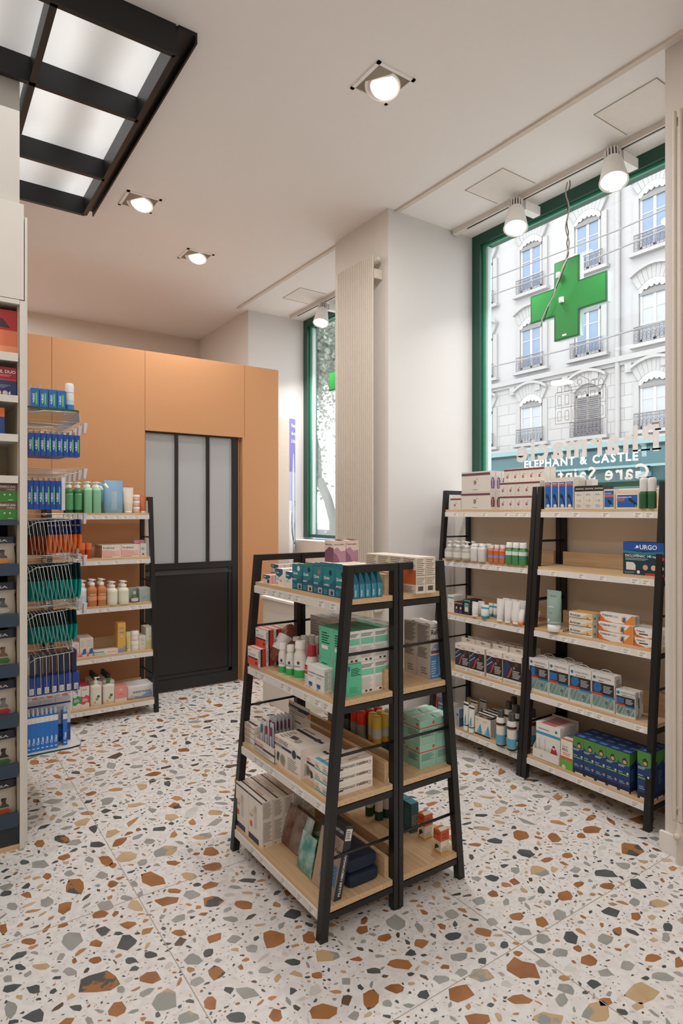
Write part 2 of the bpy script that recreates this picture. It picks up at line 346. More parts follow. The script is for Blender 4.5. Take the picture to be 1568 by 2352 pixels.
# ---- green shop windows
GRN = mat('#1d4a3a', .35, var=.1, scale=30, name='dark_green_gloss'); GRN2 = mat('#3f9a7a', .35, var=.1, scale=30, name='green_gloss'); LGT = mat('#cfe0df', .5, name='pale_blue_white')
GLS = glass_mat('window_glass', (.97, .985, .985, 1))
for i, (y0, y1, zb) in enumerate(((1.41, 3.165, 1.60), (3.785, 5.53, 1.2))):
    f = MB()
    for ya, yb in ((y0, y0 + .075), (y1 - .075, y1)): f.box(3.32, 3.44, ya, yb, zb, CEIL, GRN)
    f.box(3.32, 3.44, y0 + .075, y1 - .075, CEIL - .075, CEIL, GRN); f.box(3.34, 3.44, y0 + .075, y1 - .075, zb, zb + .03, GRN)
    for ya, yb in ((y0 + .075, y0 + .092), (y1 - .092, y1 - .075)): f.box(3.35, 3.37, ya, yb, zb + .03, CEIL - .075, GRN2)
    for ya, yb in ((y0 + .092, y0 + .11), (y1 - .11, y1 - .092)): f.box(3.365, 3.40, ya, yb, zb + .03, CEIL - .09, LGT)
    f.box(3.35, 3.37, y0 + .092, y1 - .092, CEIL - .09, CEIL - .075, GRN2)
    fo = struct(f.build('window_%d' % (i + 1)))
    g = MB(); g.box(3.382, 3.388, y0 + .09, y1 - .09, zb + .02, CEIL - .08, GLS); go = g.build('window_pane', fo)
# ---- orange partition with sliding door
ORG = mat('#cc9466', .75, var=.015, scale=50, bump=.1, name='orange_laminate'); GAP = mat('#8a5a38', .9, name='panel_joint')
w = MB(); DY = 4.89
w.box(-2.6, 1.489, DY, DY + .10, 0, 2.725, ORG); w.box(1.489, 2.325, DY, DY + .10, 2.10, 2.725, ORG); w.box(2.325, 2.675, DY, DY + .10, 0, 2.725, ORG)
w.box(2.575, 2.675, DY + .1, 6.8, 0, 2.725, ORG)
for u in (119, 333, 561.5):
    X = Xy(u, DY); w.box(X - .0015, X + .0015, DY - .0006, DY, 2.10 if u == 561.5 else 0, 2.725, GAP)
struct(w.build('wall_partition'))
d = MB(); FR = mat('#1c1a18', .35, var=.05, name='black_door_paint'); FG = mat('#b4b5b5', .55, var=.01, scale=6, name='frosted_glass_panel')
x0, x1, y0, y1 = 1.40, 2.30, DY + .035, DY + .075
def dx(u): return Xy(u, DY + .03)
zt = Zv(1291, 2.0, DY)     # top of the lower panel
ztop = 2.10
d.box(x0, x0 + .05, y0, y1, 0.01, ztop, FR); d.box(x1 - .055, x1, y0, y1, .01, ztop, FR)
d.box(x0 + .05, x1 - .055, y0, y1, zt - .05, zt, FR); d.box(x0 + .05, x1 - .055, y0, y1, .01, .10, FR); d.box(x0 + .05, x1 - .055, y0 - .001, y1, ztop - .012, ztop, FR)
do = struct(d.build('door_1'))
q = MB(); a, b_, za, zb = x0 + .05, x1 - .055, .10, zt - .05
q.box(a, b_, y0 + .02, y1 - .005, za, zb, FR)
q.hexa([(a, y0 + .004, zb - .045), (b_, y0 + .004, zb - .045), (b_, y0 + .02, zb - .045), (a, y0 + .02, zb - .045), (a, y0 + .016, zb), (b_, y0 + .016, zb), (b_, y0 + .02, zb), (a, y0 + .02, zb)], mat('#2e2d2b', .4, name='panel_bevel'))
q.box(b_ - .03, b_, y0 + .008, y0 + .02, za, zb, FR); q.box(a, a + .03, y0 + .008, y0 + .02, za, zb, FR); q.box(a, b_, y0 + .008, y0 + .02, za, za + .03, FR)
q.build('door_panel', do)
q = MB(); q.box(a, b_, y0 + .018, y0 + .026, zt, ztop - .012, FG); q.build('frosted_pane', do)
for u in (406, 478):
    q = MB(); X = dx(u); q.box(X - .0125, X + .0125, y0 - .002, y1, zt, ztop - .012, FR); q.build('glazing_bar', do)
# ---- left pillar above the wall cabinet
b = MB(); b.box(-.35, .375, 3.02, 3.9, 2.35, CEIL, mat('#c9c5bd', .9, var=.02, name='grey_pillar_paint')); struct(b.build('wall_pillar'))

# ================================================================ CEILING FITTINGS
LENS = mat('#fff4e6', .4, emit=2.2, var=0, name='lit_lamp_lens'); LWH = mat('#f4f0ec', .5, name='white_lamp_metal'); LIN = mat('#8e8272', .6, name='lamp_recess')
def downlight(x, y, label, pw):
    r = empty('recessed_spotlight', (x, y, CEIL)); tag(r, label, 'ceiling light', 'square recessed spotlights in the ceiling')
    s = .108
    b = MB()
    for (xa, xb, ya, yb) in ((-s, s, -s, -s + .017), (-s, s, s - .017, s), (-s, -s + .017, -s, s), (s - .017, s, -s, s)): b.box(xa, xb, ya, yb, -.006, .0, LWH)
    b.build('trim_frame', r)
    b = MB(); k = s - .017
    b.quad([(-k, -k, -.001), (k, -k, -.001), (k, k, -.001), (-k, k, -.001)], LIN); b.build('recess', r)
    b = MB(); b.T = Matrix.Translation((0, 0, -.012)) @ Matrix.Rotation(math.radians(16), 4, Vector((-.5, .8, 0)))
    b.lathe([(.080, -.002), (.083, -.004), (.083, .008), (.074, .008), (.070, -.002)], LWH, n=32); b.build('swivel_ring', r)
    b = MB(); b.T = Matrix.Translation((.004, -.006, -.014)) @ Matrix.Rotation(math.radians(24), 4, Vector((-.5, .8, 0)))
    b.lathe([(.0, -.006), (.062, -.005), (.064, .0)], LENS, n=32); b.build('lamp_lens', r)
    area('spotlight_beam', (x, y, CEIL - .05), (0, 0, 0), .12, .12, pw, WARM, 'DISK')
downlight(1.785, 2.262, 'nearest square recessed spotlight, biggest one on the plain ceiling', 15)
downlight(1.185, 4.0, 'square recessed spotlight beside the low corner of the black ceiling frame', 7)
downlight(1.793, 4.6, 'farthest square recessed spotlight, above the orange partition', 9)
# black framed light box
r = empty('ceiling_light_box', (0, 3.3, 3.41)); tag(r, 'large black steel ceiling grid with frosted lit panels', 'ceiling light')
b = MB(); oy = -3.3; oz = -3.41
b.box(.885, .965, 2.46 + oy, 4.28 + oy, 3.425 + oz, 3.44 + oz, BLK); b.box(.957, .965, 2.46 + oy, 4.28 + oy, 3.395 + oz, 3.425 + oz, BLK)
b.build('outer_flange', r)
ZB0, ZB1 = 3.315 + oz, 3.44 + oz
X2 = G(70.4, 185, 3.315)[0]
def beam(nm, xa, xb, ya, yb):
    b = MB(); b.box(xa, xb, ya + oy, yb + oy, ZB0 + .006, ZB1, BLK)
    if xb - xa < .2: b.box(xa - .004, xb + .004, ya + oy, yb + oy, ZB0, ZB0 + .006, BLK)
    else: b.box(xa, xb, ya - .004 + oy, yb + .004 + oy, ZB0, ZB0 + .006, BLK)
    b.build(nm, r)
beam('long_beam', .867, .885, 2.47, 4.118); beam('long_beam', X2, X2 + .018, 2.47, 4.118)
for y in (2.472, 2.987, 3.622, 4.118): beam('cross_beam', -1.2, .875, y - .009, y + .009)
LPN = bpy.data.materials.new('frosted_light_panel'); LPN.use_nodes = True
nt = LPN.node_tree; pb = nt.nodes['Principled BSDF']; pb.inputs['Base Color'].default_value = rgb('#c9c7c3'); pb.inputs['Roughness'].default_value = .5
tc = nt.nodes.new('ShaderNodeTexCoord'); wv = nt.nodes.new('ShaderNodeTexWave'); wv.bands_direction = 'X'; wv.inputs['Scale'].default_value = .95; wv.inputs['Distortion'].default_value = .6
nz = nt.nodes.new('ShaderNodeTexNoise'); nz.inputs['Scale'].default_value = 2.2; mm = nt.nodes.new('ShaderNodeMath'); mm.operation = 'MULTIPLY'
mr = nt.nodes.new('ShaderNodeMapRange'); mr.inputs['To Min'].default_value = .22; mr.inputs['To Max'].default_value = .5
nt.links.new(tc.outputs['Object'], wv.inputs[0]); nt.links.new(tc.outputs['Object'], nz.inputs[0]); nt.links.new(wv.outputs['Fac'], mm.inputs[0]); nt.links.new(nz.outputs['Fac'], mm.inputs[1]); mm.use_clamp = True
nt.links.new(mm.outputs[0], mr.inputs[0]); nt.links.new(mr.outputs[0], pb.inputs['Emission Strength']); pb.inputs['Emission Color'].default_value = (1, .985, .96, 1); mr.inputs['From Max'].default_value = .5
pn = [(2.481, 2.978), (2.996, 3.613), (3.631, 4.109)]
for (ya, yb) in pn:
    for (xa, xb) in ((X2 + .018, .867), (-.9, X2)):
        b = MB(); b.box(xa, xb, ya + oy, yb + oy, 3.425 + oz, 3.437 + oz, LPN); b.build('frosted_panel', r)
# ceiling access hatches beside the windows
HT = mat('#ece5de', .9, name='hatch_paint'); HL = mat('#8f857a', .9, name='hatch_joint')
def hatch(xa, xb, ya, yb, lb):
    b = MB(); b.box(xa, xb, ya, yb, CEIL - .003, CEIL, HT)
    for (p, q_, r_, s_) in ((xa, xb, ya, ya + .003), (xa, xa + .003, ya, yb), (xa, xb, yb - .003, yb)): b.box(p, q_, r_, s_, CEIL - .0045, CEIL - .003, HL)
    tag(b.build('ceiling_hatch'), lb, 'hatch')
hatch(2.79, 3.08, 1.52, 1.84, 'square flush ceiling hatch above the right window, nearer the corner pillar')
hatch(2.79, 3.08, 2.42, 2.72, 'square flush ceiling hatch beside the white radiator pier')
hatch(2.80, 3.08, 4.72, 5.04, 'square flush ceiling hatch above the far shop window')
# spotlight tracks
TRK = mat('#dcd3c9', .5, name='white_track')
def track(y0, y1, lb):
    r = empty('lighting_track', (3.13, y0, CEIL)); tag(r, lb, 'lighting track', 'white ceiling tracks in the window bays')
    b = MB(); b.box(-.018, .018, 0, y1 - y0, -.034, 0, TRK); b.build('rail', r)
    b = MB(); b.box(-.006, .006, .0, y1 - y0 - .12, -.0352, -.034, BLK); b.build('power_slot', r)
    b = MB(); b.box(-.02, .02, y1 - y0 - .1, y1 - y0, -.036, 0, TRK); b.build('end_feed', r)
track(1.42, 3.15, 'long white track carrying spotlights above the right shop window')
track(3.8, 5.45, 'white track in the far window bay beyond the radiator pier')
FIN = mat('#6f675e', .6, name='heat_sink_shadow')
def trackspot(x, y, pw_, lb):
    r = empty('track_spotlight', (x, y, CEIL - .035)); tag(r, lb, 'spotlight', 'white cone spotlights on the tracks')
    TL = Matrix.Translation((0, 0, -.03)) @ Vector((0, 0, -1)).rotation_difference(Vector((-.26, -.2, -.94))).to_matrix().to_4x4() @ Matrix.Diagonal((1.1, 1.1, 1.05, 1)) @ Matrix.Translation((0, 0, .03))
    b = MB(); b.T = TL; b.lathe([(.040, -.065), (.047, -.09), (.066, -.20), (.068, -.206), (.060, -.206), (.040, -.11)], LWH, n=32)
    b.lathe([(.030, -.012), (.034, -.018), (.038, -.065), (.040, -.065)], FIN, n=32)
    for k in range(16):
        a = 2 * math.pi * k / 16; b.T = TL @ Matrix.Rotation(a, 4, 'Z'); b.box(.028, .0405, -.003, .003, -.068, -.012, LWH)
    b.T = TL; b.lathe([(0, -.010), (.034, -.012)], LWH, n=24); b.build('lamp_shade', r)
    b = MB(); b.T = TL; b.lathe([(0, -.198), (.058, -.198), (.060, -.200)], LENS, n=32); b.build('lamp_lens', r)
    b = MB(); b.box(.05, .19, -.035, .02, -.06, -.005, LWH); b.box(.03, .06, -.012, .012, -.05, -.02, LWH); b.build('driver_box', r)
    b = MB(); b.lathe([(.012, -.02), (.012, .004)], LWH, n=12); b.build('swivel', r)
    area('track_spot_beam', (x - .01, y, CEIL - .26), (0, math.radians(-12), 0), .1, .1, pw_, WARM, 'DISK', math.radians(120))
trackspot(3.09, 2.575, 3.5, 'white cone spotlight left of the green cross')
trackspot(3.09, 1.925, 3.5, 'white cone spotlight closest to the right corner pillar')
trackspot(3.13, 4.86, 12, 'white cone spotlight in the far window bay')
# ---- radiator on the pier
RAD = mat('#d8ccbc', .5, name='cream_radiator_enamel')
def radiator(y0, y1, X, z0, z1, n, lb, valve=False):
    r = empty('radiator', (X, y0, z0)); tag(r, lb, 'radiator')
    st = (y1 - y0) / n
    for i in range(n):
        b = MB(); y = st * (i + .5); b.lathe([(0, 0), (st * .3, .004), (st * .35, .012), (st * .35, z1 - z0 - .012), (st * .3, z1 - z0 - .004), (0, z1 - z0)], RAD, cy=y, n=10); b.build('heating_tube', r)
    for zz in (.035, z1 - z0 - .035):
        b = MB(); b.T = Matrix.Translation((.024, -.03, zz)) @ Matrix.Rotation(math.radians(-90), 4, 'X'); b.lathe([(.0, 0), (.015, .0), (.017, .003), (.017, y1 - y0 + .03)], RAD, n=20); b.build('header_pipe', r)
    for zz in (z1 - z0 - .16, .10):
        b = MB(); b.box(.0, .063 if X < 2.5 else .052, -.012, .0, zz, zz + .06, RAD); b.build('wall_bracket', r)
    return r
radiator(3.235, 3.66, 2.478, .70, 3.15, 20, 'tall cream tubular radiator on the narrow pier')
rr = radiator(1.0585, 1.354, 2.60, .17, 3.12, 12, 'tall cream tubular radiator on the right corner pillar')
b = MB(); VX, VY = 0.0, .375
b.lathe([(.014, 0), (.012, .03), (.011, .10), (.016, .105), (.018, .13), (.012, .14), (.012, .17)], RAD, cx=0, cy=.262, z0=-.17, n=14)
b.T = Matrix.Translation((0, .262, -.05)) @ Matrix.Rotation(math.radians(90), 4, 'Y') @ Matrix.Translation((0, 0, -.03)); b.lathe([(.0, 0), (.012, 0), (.013, .02), (.012, .03)], RAD, n=14)
b.build('valve', rr)
# ================================================================ OUTSIDE: street and the facade opposite
DX = 20.0
ST = bpy.data.materials.new('pale_stone_facade'); ST.use_nodes = True
nt = ST.node_tree; pb = nt.nodes['Principled BSDF']; pb.inputs['Roughness'].default_value = .9
tc = nt.nodes.new('ShaderNodeTexCoord'); sp = nt.nodes.new('ShaderNodeSeparateXYZ'); cb = nt.nodes.new('ShaderNodeCombineXYZ')
bk = nt.nodes.new('ShaderNodeTexBrick'); bk.inputs['Color1'].default_value = rgb('#b0adac'); bk.inputs['Color2'].default_value = rgb('#aaa7a6'); bk.inputs['Mortar'].default_value = rgb('#8b8887')
bk.inputs['Scale'].default_value = 1; bk.inputs['Mortar Size'].default_value = .012; bk.inputs['Brick Width'].default_value = 1.0; bk.inputs['Row Height'].default_value = .42
nt.links.new(tc.outputs['Object'], sp.inputs[0]); nt.links.new(sp.outputs['Y'], cb.inputs['X']); nt.links.new(sp.outputs['Z'], cb.inputs['Y']); nt.links.new(cb.outputs[0], bk.inputs['Vector'])
nt.links.new(bk.outputs['Color'], pb.inputs['Base Color'])
STU = mat('#adaaaa', .9, var=.03, scale=3, name='upper_stone'); STT = mat('#a6a3a2', .9, var=.02, scale=5, name='stone_trim'); STD = mat('#8f8c8c', .9, name='stone_shadow_joint')
BL = mat('#74859d', .15, var=.1, scale=1.2, name='sky_tinted_pane'); CUR = mat('#a9acb2', .5, var=.05, scale=2, name='curtained_pane')  # the blue pane colour stands in for the reflected sky
WF = mat('#b9b7b6', .6, name='white_window_joinery'); IRON = mat('#77757c', .6, name='balcony_iron'); LAM = mat('#bab8b7', .6, name='scalloped_board'); SHUT = mat('#7c7a79', .7, name='grey_slat_blind')
bd = empty('building', (DX, 0, 0)); tag(bd, 'pale stone apartment building across the street with blue green shopfront', 'building')
w = MB(); w.box(0, 6, -6, 20.6, 6.75, 17, STU); w.build('upper_wall', bd)
w = MB(); w.box(-.04, 6, -6, 20.6, 3.95, 6.65, ST); w.build('first_floor_wall', bd)
w = MB(); w.box(-.22, .1, -6, 20.7, 6.62, 6.80, STT); w.box(-.12, .1, -6, 20.7, 6.5, 6.62, STT)
w.build('stone_band', bd)
for i in range(22):
    y = -5.5 + i * 1.235; w = MB(); w.box(-.18, .0, y - .12, y + .12, 6.2, 6.5, STT); w.build('corbel', bd)
w = MB(); w.lathe([(.085, 3.95), (.085, 16.9)], STT, cx=-.12, cy=12.2, n=12); w.build('drainpipe', bd)
def facade_window(yc, zb, zt, w_, style, cnt):
    hw = w_ / 2; fr = MB()
    # stone surround with segmental arch
    fr.box(-.09, .02, yc - hw - .26, yc - hw - .05, zb - .05, zt + .12, STT); fr.box(-.09, .02, yc + hw + .05, yc + hw + .26, zb - .05, zt + .12, STT)
    fr.box(-.22, .02, yc - hw - .34, yc + hw + .34, zb - .17, zb - .05, STT)
    n = 9; R0 = hw + .10; rise = .26
    def arc(t, k): a = -1 + 2 * t; return (yc + a * (hw + .05 + k * .24), zt + .12 + rise * (1 - a * a) + k * .42)
    for i in range(n):
        t0, t1 = (i + .03) / n, (i + .97) / n; a0, a1, b1, b0 = arc(t0, 0), arc(t1, 0), arc(t1, 1), arc(t0, 1)
        fr.hexa([(-.13, *a0), (-.13, *a1), (.02, *a1), (.02, *a0), (-.13, *b0), (-.13, *b1), (.02, *b1), (.02, *b0)], STT)
    for i in range(n):
        c0, c1 = arc(i / n, 1), arc((i + 1) / n, 1); fr.hexa([(-.24, *c0), (-.24, *c1), (.02, *c1), (.02, *c0), (-.24, c0[0], c0[1] + .1), (-.24, c1[0], c1[1] + .1), (.02, c1[0], c1[1] + .1), (.02, c0[0], c0[1] + .1)], STT)
    fr.quad([(-.045, yc - hw - .05, zb - .05), (-.045, yc + hw + .05, zb - .05), (-.045, yc + hw + .05, zt + .38), (-.045, yc - hw - .05, zt + .38)][::-1], STD)
    f = fr.build('window_surround', bd)
    j = MB(); X0, X1 = -.055, -.05
    for a, b_ in ((yc - hw, yc - hw + .07), (yc + hw - .07, yc + hw), (yc - .05, yc + .05)): j.box(-.075, -.046, a, b_, zb, zt, WF)
    for a, b_ in ((zb, zb + .10), (zt - .08, zt)): j.box(-.075, -.046, yc - hw, yc + hw, a, b_, WF)
    for k in (1, 2): z = zb + (zt - zb) * k / 3; j.box(-.068, -.046, yc - hw, yc + hw, z - .015, z + .015, WF)
    j.build('window_joinery', bd)
    g = MB(); g.quad([(-.052, yc - hw, zb), (-.052, yc + hw, zb), (-.052, yc + hw, zt), (-.052, yc - hw, zt)][::-1], CUR if style == 'c' else BL); g.build('window_glazing', f)
    l = MB(); sc = 6
    if style != 's':
        top = zt + .34; bot = zt - .02; pts = []
        for i in range(sc):
            for k in range(5):
                t = (i + k / 4) / sc; y = yc - hw - .03 + (w_ + .06) * t; z = bot + .16 * (1 - (2 * t - 1) ** 2) * 1.2 - .07 * math.sin(math.pi * k / 4)
                pts.append((y, z))
        for i in range(12, -1, -1):
            t = i / 12; pts.append((yc - hw - .03 + (w_ + .06) * t, top - .22 + .26 * (1 - (2 * t - 1) ** 2)))
        l.prism(pts, 'x', -.12, -.09, LAM); 
        l.box(-.11, -.05, yc - hw, yc + hw, zt - .12, zt + .02, SHUT); l.build('lambrequin', f)
    else:
        for k in range(int((zt - zb) / .07)): l.box(-.10, -.07, yc - hw, yc + hw, zb + k * .07, zb + k * .07 + .045, SHUT)
        l.build('slatted_blind', f)
    rl = MB(); ra, rb = yc - hw - .16, yc + hw + .16
    rl.tube([(-.19, ra, zb - .03), (-.19, rb, zb - .03)], .014, IRON, 5); rl.tube([(-.19, ra, zb + .50), (-.19, rb, zb + .50)], .02, IRON, 5); rl.tube([(-.19, ra, zb + .40), (-.19, rb, zb + .40)], .011, IRON, 5)
    nb = 9
    for k in range(nb + 1):
        y = ra + (rb - ra) * k / nb; rl.tube([(-.19, y, zb - .03), (-.19, y, zb + .50)], .011, IRON, 4)
        if k < nb:
            yy = y + (rb - ra) / nb / 2; q = (rb - ra) / nb * .42
            rl.tube([(-.19, yy + q * math.cos(t * .785), zb + .12 + q * 1.4 * math.sin(t * .785)) for t in range(8)], .009, IRON, 4, True)
            rl.tube([(-.19, yy - q, zb + .22), (-.19, yy, zb + .33), (-.19, yy + q, zb + .22)], .009, IRON, 4)
    rl.build('balcony_railing', f)
cols = [18.35, 15.86, 13.38, 10.92, 8.43, 5.95, 3.5, 1.0]
cnt = 0
for ci, y in enumerate(cols):
    for ri, (zb, zt) in enumerate(((4.25, 5.72), (7.13, 8.78), (10.2, 11.95), (13.3, 15.0))):
        st = 'b'
        if ci == 2 and ri == 0: st = 's'
        elif ri == 0 or (ci in (3, 4) and ri == 1) or (ci == 0 and ri < 2): st = 'c'
        facade_window(y, zb, zt, .98, st, cnt)
# shopfront
SHP = mat('#3c6268', .5, var=.08, scale=2, name='blue_green_shopfront'); SHD = mat('#24484d', .25, var=.2, scale=1.5, name='dark_shop_glass'); SHL = mat('#7d9b9e', .5, name='light_shop_trim')
s_ = MB(); s_.box(-.12, 6, -6, 20.6, 0, 3.95, SHP); s_.box(-.45, -.1, -6, 20.7, 3.72, 3.88, SHL); s_.box(-.38, -.1, -6, 20.7, 3.88, 3.98, STT); s_.build('shopfront_wall', bd)
s_ = MB(); s_.box(-.30, -.12, -6, 20.6, 3.05, 3.62, SHP); s_.box(-.34, -.1, -6, 20.6, 2.97, 3.05, SHL); s_.build('shop_fascia', bd)
for k in range(9):
    y = 19.2 - k * 2.3; s_ = MB(); s_.box(-.2, -.11, y - .95, y + .95, .5, 2.8, SHD); s_.box(-.23, -.11, y - .95, y + .95, 2.35, 2.42, SHL); s_.build('shop_window', bd)
    for yy in (y - 1.15,):
        s_ = MB(); s_.box(-.34, -.1, yy - .13, yy + .13, 0, 2.97, SHP); s_.box(-.38, -.1, yy - .17, yy + .17, 2.65, 2.8, SHL); s_.build('shop_pilaster', bd)
        s_ = MB(); s_.prism([(-.32, 3.62), (-.48, 3.72), (-.3, 3.72), (-.3, 3.3)], 'y', yy - .08, yy + .08, SHL); s_.build('scroll_bracket', bd)
# serif lettering built on the plain font with slab feet added
FEET = {'E': 'lt lb', 'L': 'lt lb', 'P': 'lb lt', 'H': 'lt lb rt rb', 'A': 'lb rb', 'N': 'lt lb rt', 'T': 'cb', 'h': 'lB lb rb', 'r': 'lb lm', 'm': 'lb cb rb lm', 'i': 'cb lm', 'n': 'lb rb lm', 't': '', 'a': 'rb', 'G': '', 'S': '', 'C': '', 'e': '', 'c': '', '&': '', 'M': 'lb rb'}
def serif(b, s, o, right, up, cap, m, fit, bold=.03, track=.06):
    adv = []; x = 0
    for chx in s:
        if chx == ' ': x += .38; adv.append(None); continue
        vs, fs, wd = glyphs(chx, bold); adv.append((x, wd)); x += wd + track + .05
    k = fit / (x - track - .05); o = Vector(o); R_ = Vector(right); U = Vector(up)
    capu = .729; ks = cap / capu; XH = .547
    for chx, a in zip(s, adv):
        if a is None: continue
        x0, wd = a; b.text(chx, o + R_ * x0 * k, R_, U, ks, m, bold=bold, sxk=k / ks)
        for ft in FEET.get(chx, '').split():
            xx = {'l': .07, 'r': wd - .07, 'c': wd / 2}[ft[0]]; z = {'t': capu - .03, 'b': .0, 'B': capu + .0, 'm': XH - .02}[ft[1]]
            e = .13; p = [(xx - e, z), (xx + e * (1 if ft[1] != 'm' else .3), z), (xx + e * (1 if ft[1] != 'm' else .3), z + .045), (xx - e, z + .045)]
            b.quad([tuple(o + R_ * q[0] * k + U * q[1] * ks) for q in p], m)
SGN = mat('#f4f4f2', .4, name='white_sign_letters')
s_ = MB(); serif(s_, 'ELEPHANT & CASTLE', (-.31, 16.0, 3.2), (0, -1, 0), (0, 0, 1), .30, SGN, 4.65, bold=.03); s_.build('sign_lettering', bd)
# street
s_ = MB(); s_.box(3.46, 60, -40, 90, -.35, -.15, mat('#b8b4b0', .9, var=.05, scale=2, name='pale_asphalt')); s_.box(3.46, 6.2, -40, 90, -.15, -.02, mat('#cbc6c0', .9, name='pavement')); s_.box(17.5, 20, -40, 90, -.15, -.02, mat('#cbc6c0', .9, name='pavement'))
struct(s_.build('ground'))
s_ = MB(); s_.box(11.2, 11.5, 15.5, 24, -.15, .88, mat('#7d8b99', .6, var=.15, scale=1.5, name='blue_grey_barrier')); tag(s_.build('street_barrier'), 'low blue grey barrier seen under the tree through the far window', 'barrier')
for k, z in enumerate((9.35, 8.45, 6.35)):
    s_ = MB(); s_.tube([(20, -5.6, z - .9), (13.5 - k, -2, z - 1.25), (13 - k, 4, z - 1.42), (13 - k, 8, z - 1.55), (13 - k, 12.6, z - 1.46), (20, 19.6, z - .9)], .018, STD, 5); tag(s_.build('overhead_cable'), ['highest dark cable strung over the street', 'middle dark cable strung over the street', 'lowest dark cable strung over the street'][k], 'cable', 'street cables')
# trees beyond the far window
LF = [mat('#a9b3a5', .8, name='hazy_leaf'), mat('#8d998c', .8, name='hazy_leaf_dark')]; BRK = mat('#8f908c', .9, name='hazy_bark')  # bright washed-out haze is put into these pale leaf and bark colours
def tree(x, y, h, seed, lb):
    rnd = random.Random(seed); r = empty('tree', (x, y, -.15)); tag(r, lb, 'tree', 'street trees')
    b = MB(); tips = []
    def grow(p, d, L, rad, dep):
        pts = [p]; q = p
        for _ in range(4):
            d = (d + Vector((rnd.uniform(-.18, .18), rnd.uniform(-.18, .18), rnd.uniform(-.08, .14)))).normalized(); q = q + d * L / 4; pts.append(q)
        b.tube(pts, rad, BRK, 6)
        tips.append((q, L)); tips.append((pts[2], L))
        if dep:
            for _ in range(3 if dep > 1 else 4):
                nd = (d + Vector((rnd.uniform(-.9, .9), rnd.uniform(-.9, .9), rnd.uniform(-.2, .7)))).normalized(); grow(q, nd, L * .72, rad * .6, dep - 1)
    grow(Vector((0, 0, 0)), Vector((.05, 0, 1)), h * .30, h * .016, 4)
    b.build('trunk', r)
    l = MB(); tp = [t for t in tips if t[0].z > h * .25]
    for _ in range(15000):
        p, L = rnd.choice(tp); c_ = p + Vector([rnd.gauss(0, .6) for _ in range(3)])
        u = Vector([rnd.gauss(0, 1) for _ in range(3)]).normalized() * .075; w_ = u.cross(Vector([rnd.gauss(0, 1) for _ in range(3)])).normalized() * .05
        l.quad([tuple(c_ - u), tuple(c_ + w_), tuple(c_ + u), tuple(c_ - w_)], LF[rnd.random() < .4])
    tag(l.build('foliage', r), kind='stuff')
tree(10.5, 15.6, 9, 3, 'nearer leafy street tree seen through the far window'); tree(14, 23.5, 11, 8, 'farther pale street tree behind the leafy one')

# ================================================================ IN THE WINDOW BAYS
# pharmacy crosses
CG = mat('#27823a', .35, var=.08, scale=6, name='cross_green_face'); CR = mat('#1f5a32', .4, name='cross_dark_rim'); CA = mat('#b9d6d8', .2, name='cross_acrylic_edge')
def cross(X, yc, zc, a, hgt, t, lb, cables):
    r = empty('pharmacy_cross', (X, yc, zc)); tag(r, lb, 'cross sign', 'green pharmacy crosses')
    def outl(g): A = a / 2 - g; H_ = hgt / 2 - g; T = t / 2 - g; return [(-A, -T), (-T, -T), (-T, -H_), (T, -H_), (T, -T), (A, -T), (A, T), (T, T), (T, H_), (-T, H_), (-T, T), (-A, T)]
    b = MB(); b.prism(outl(0), 'x', .0, .010, CR); b.build('dark_rim', r)
    b = MB(); b.quad([(-.0008, p[0], p[1]) for p in outl(.009)][::-1], CG); b.build('green_face', r)
    for k in range(3):
        b = MB(); b.prism(outl(.001 + .0015 * k), 'x', .011 + k * .014, .022 + k * .014, CA if k % 2 == 0 else LGT); b.build('acrylic_layer', r)
    for (dy, dz) in ((.05, .155), (.03, .0)):
        b = MB(); b.box(-.016, -.001, dy - .013, dy + .013, dz - .016, dz + .016, LWH); b.box(-.019, -.016, dy - .006, dy + .006, dz - .008, dz + .008, LWH); b.build('cable_clip', r)
    b = MB(); b.box(-.002, -.001, .0, .028, -hgt / 2 + .02, -hgt / 2 + .03, LWH); b.build('maker_sticker', r)
    if not cables:
        b = MB(); b.tube([(.012, 0, hgt / 2), (.012, .01, .4), (.012, 0, CEIL - zc)], .003, CR, 6); b.build('suspension_wire', r)
    return r
cross(3.2, 2.29, 2.727, .523, .475, .172, 'green pharmacy cross hanging in the right shop window', True)
WR = mat('#3c3a38', .5, name='dark_wire'); WR2 = mat('#b4aca2', .5, name='grey_wire')
b = MB()
b.tube([(3.17, 2.262 + .012 * math.sin(k * .9), 3.40 - k * .03) for k in range(16)], .004, WR2, 6)
b.tube([(3.172, 2.262 + .006 * math.sin(k * 1.6 + 1) - (.02 if k < 2 else 0), 3.405 - k * .03) for k in range(16)], .0028, WR, 6)
b.tube([(3.166, 2.26, 2.95), (3.164, 2.29, 2.90), (3.17, 2.36, 2.76), (3.17, 2.44, 2.64), (3.18, 2.46, 2.60), (3.19, 2.475, 2.60)], .004, WR2, 6)
b.tube([(3.168, 2.258, 2.95), (3.166, 2.31, 2.84), (3.17, 2.38, 2.74), (3.17, 2.43, 2.62)], .0028, WR, 6)
tag(b.build('hanging_cable'), 'twisted grey and black cable hanging down across the green cross', 'cable')
cross(3.2, Yx(755, 3.2) - .26, Zv(866, 3.2, 4.6), .523, .475, .172, 'green pharmacy cross half hidden behind the radiator pier', False)
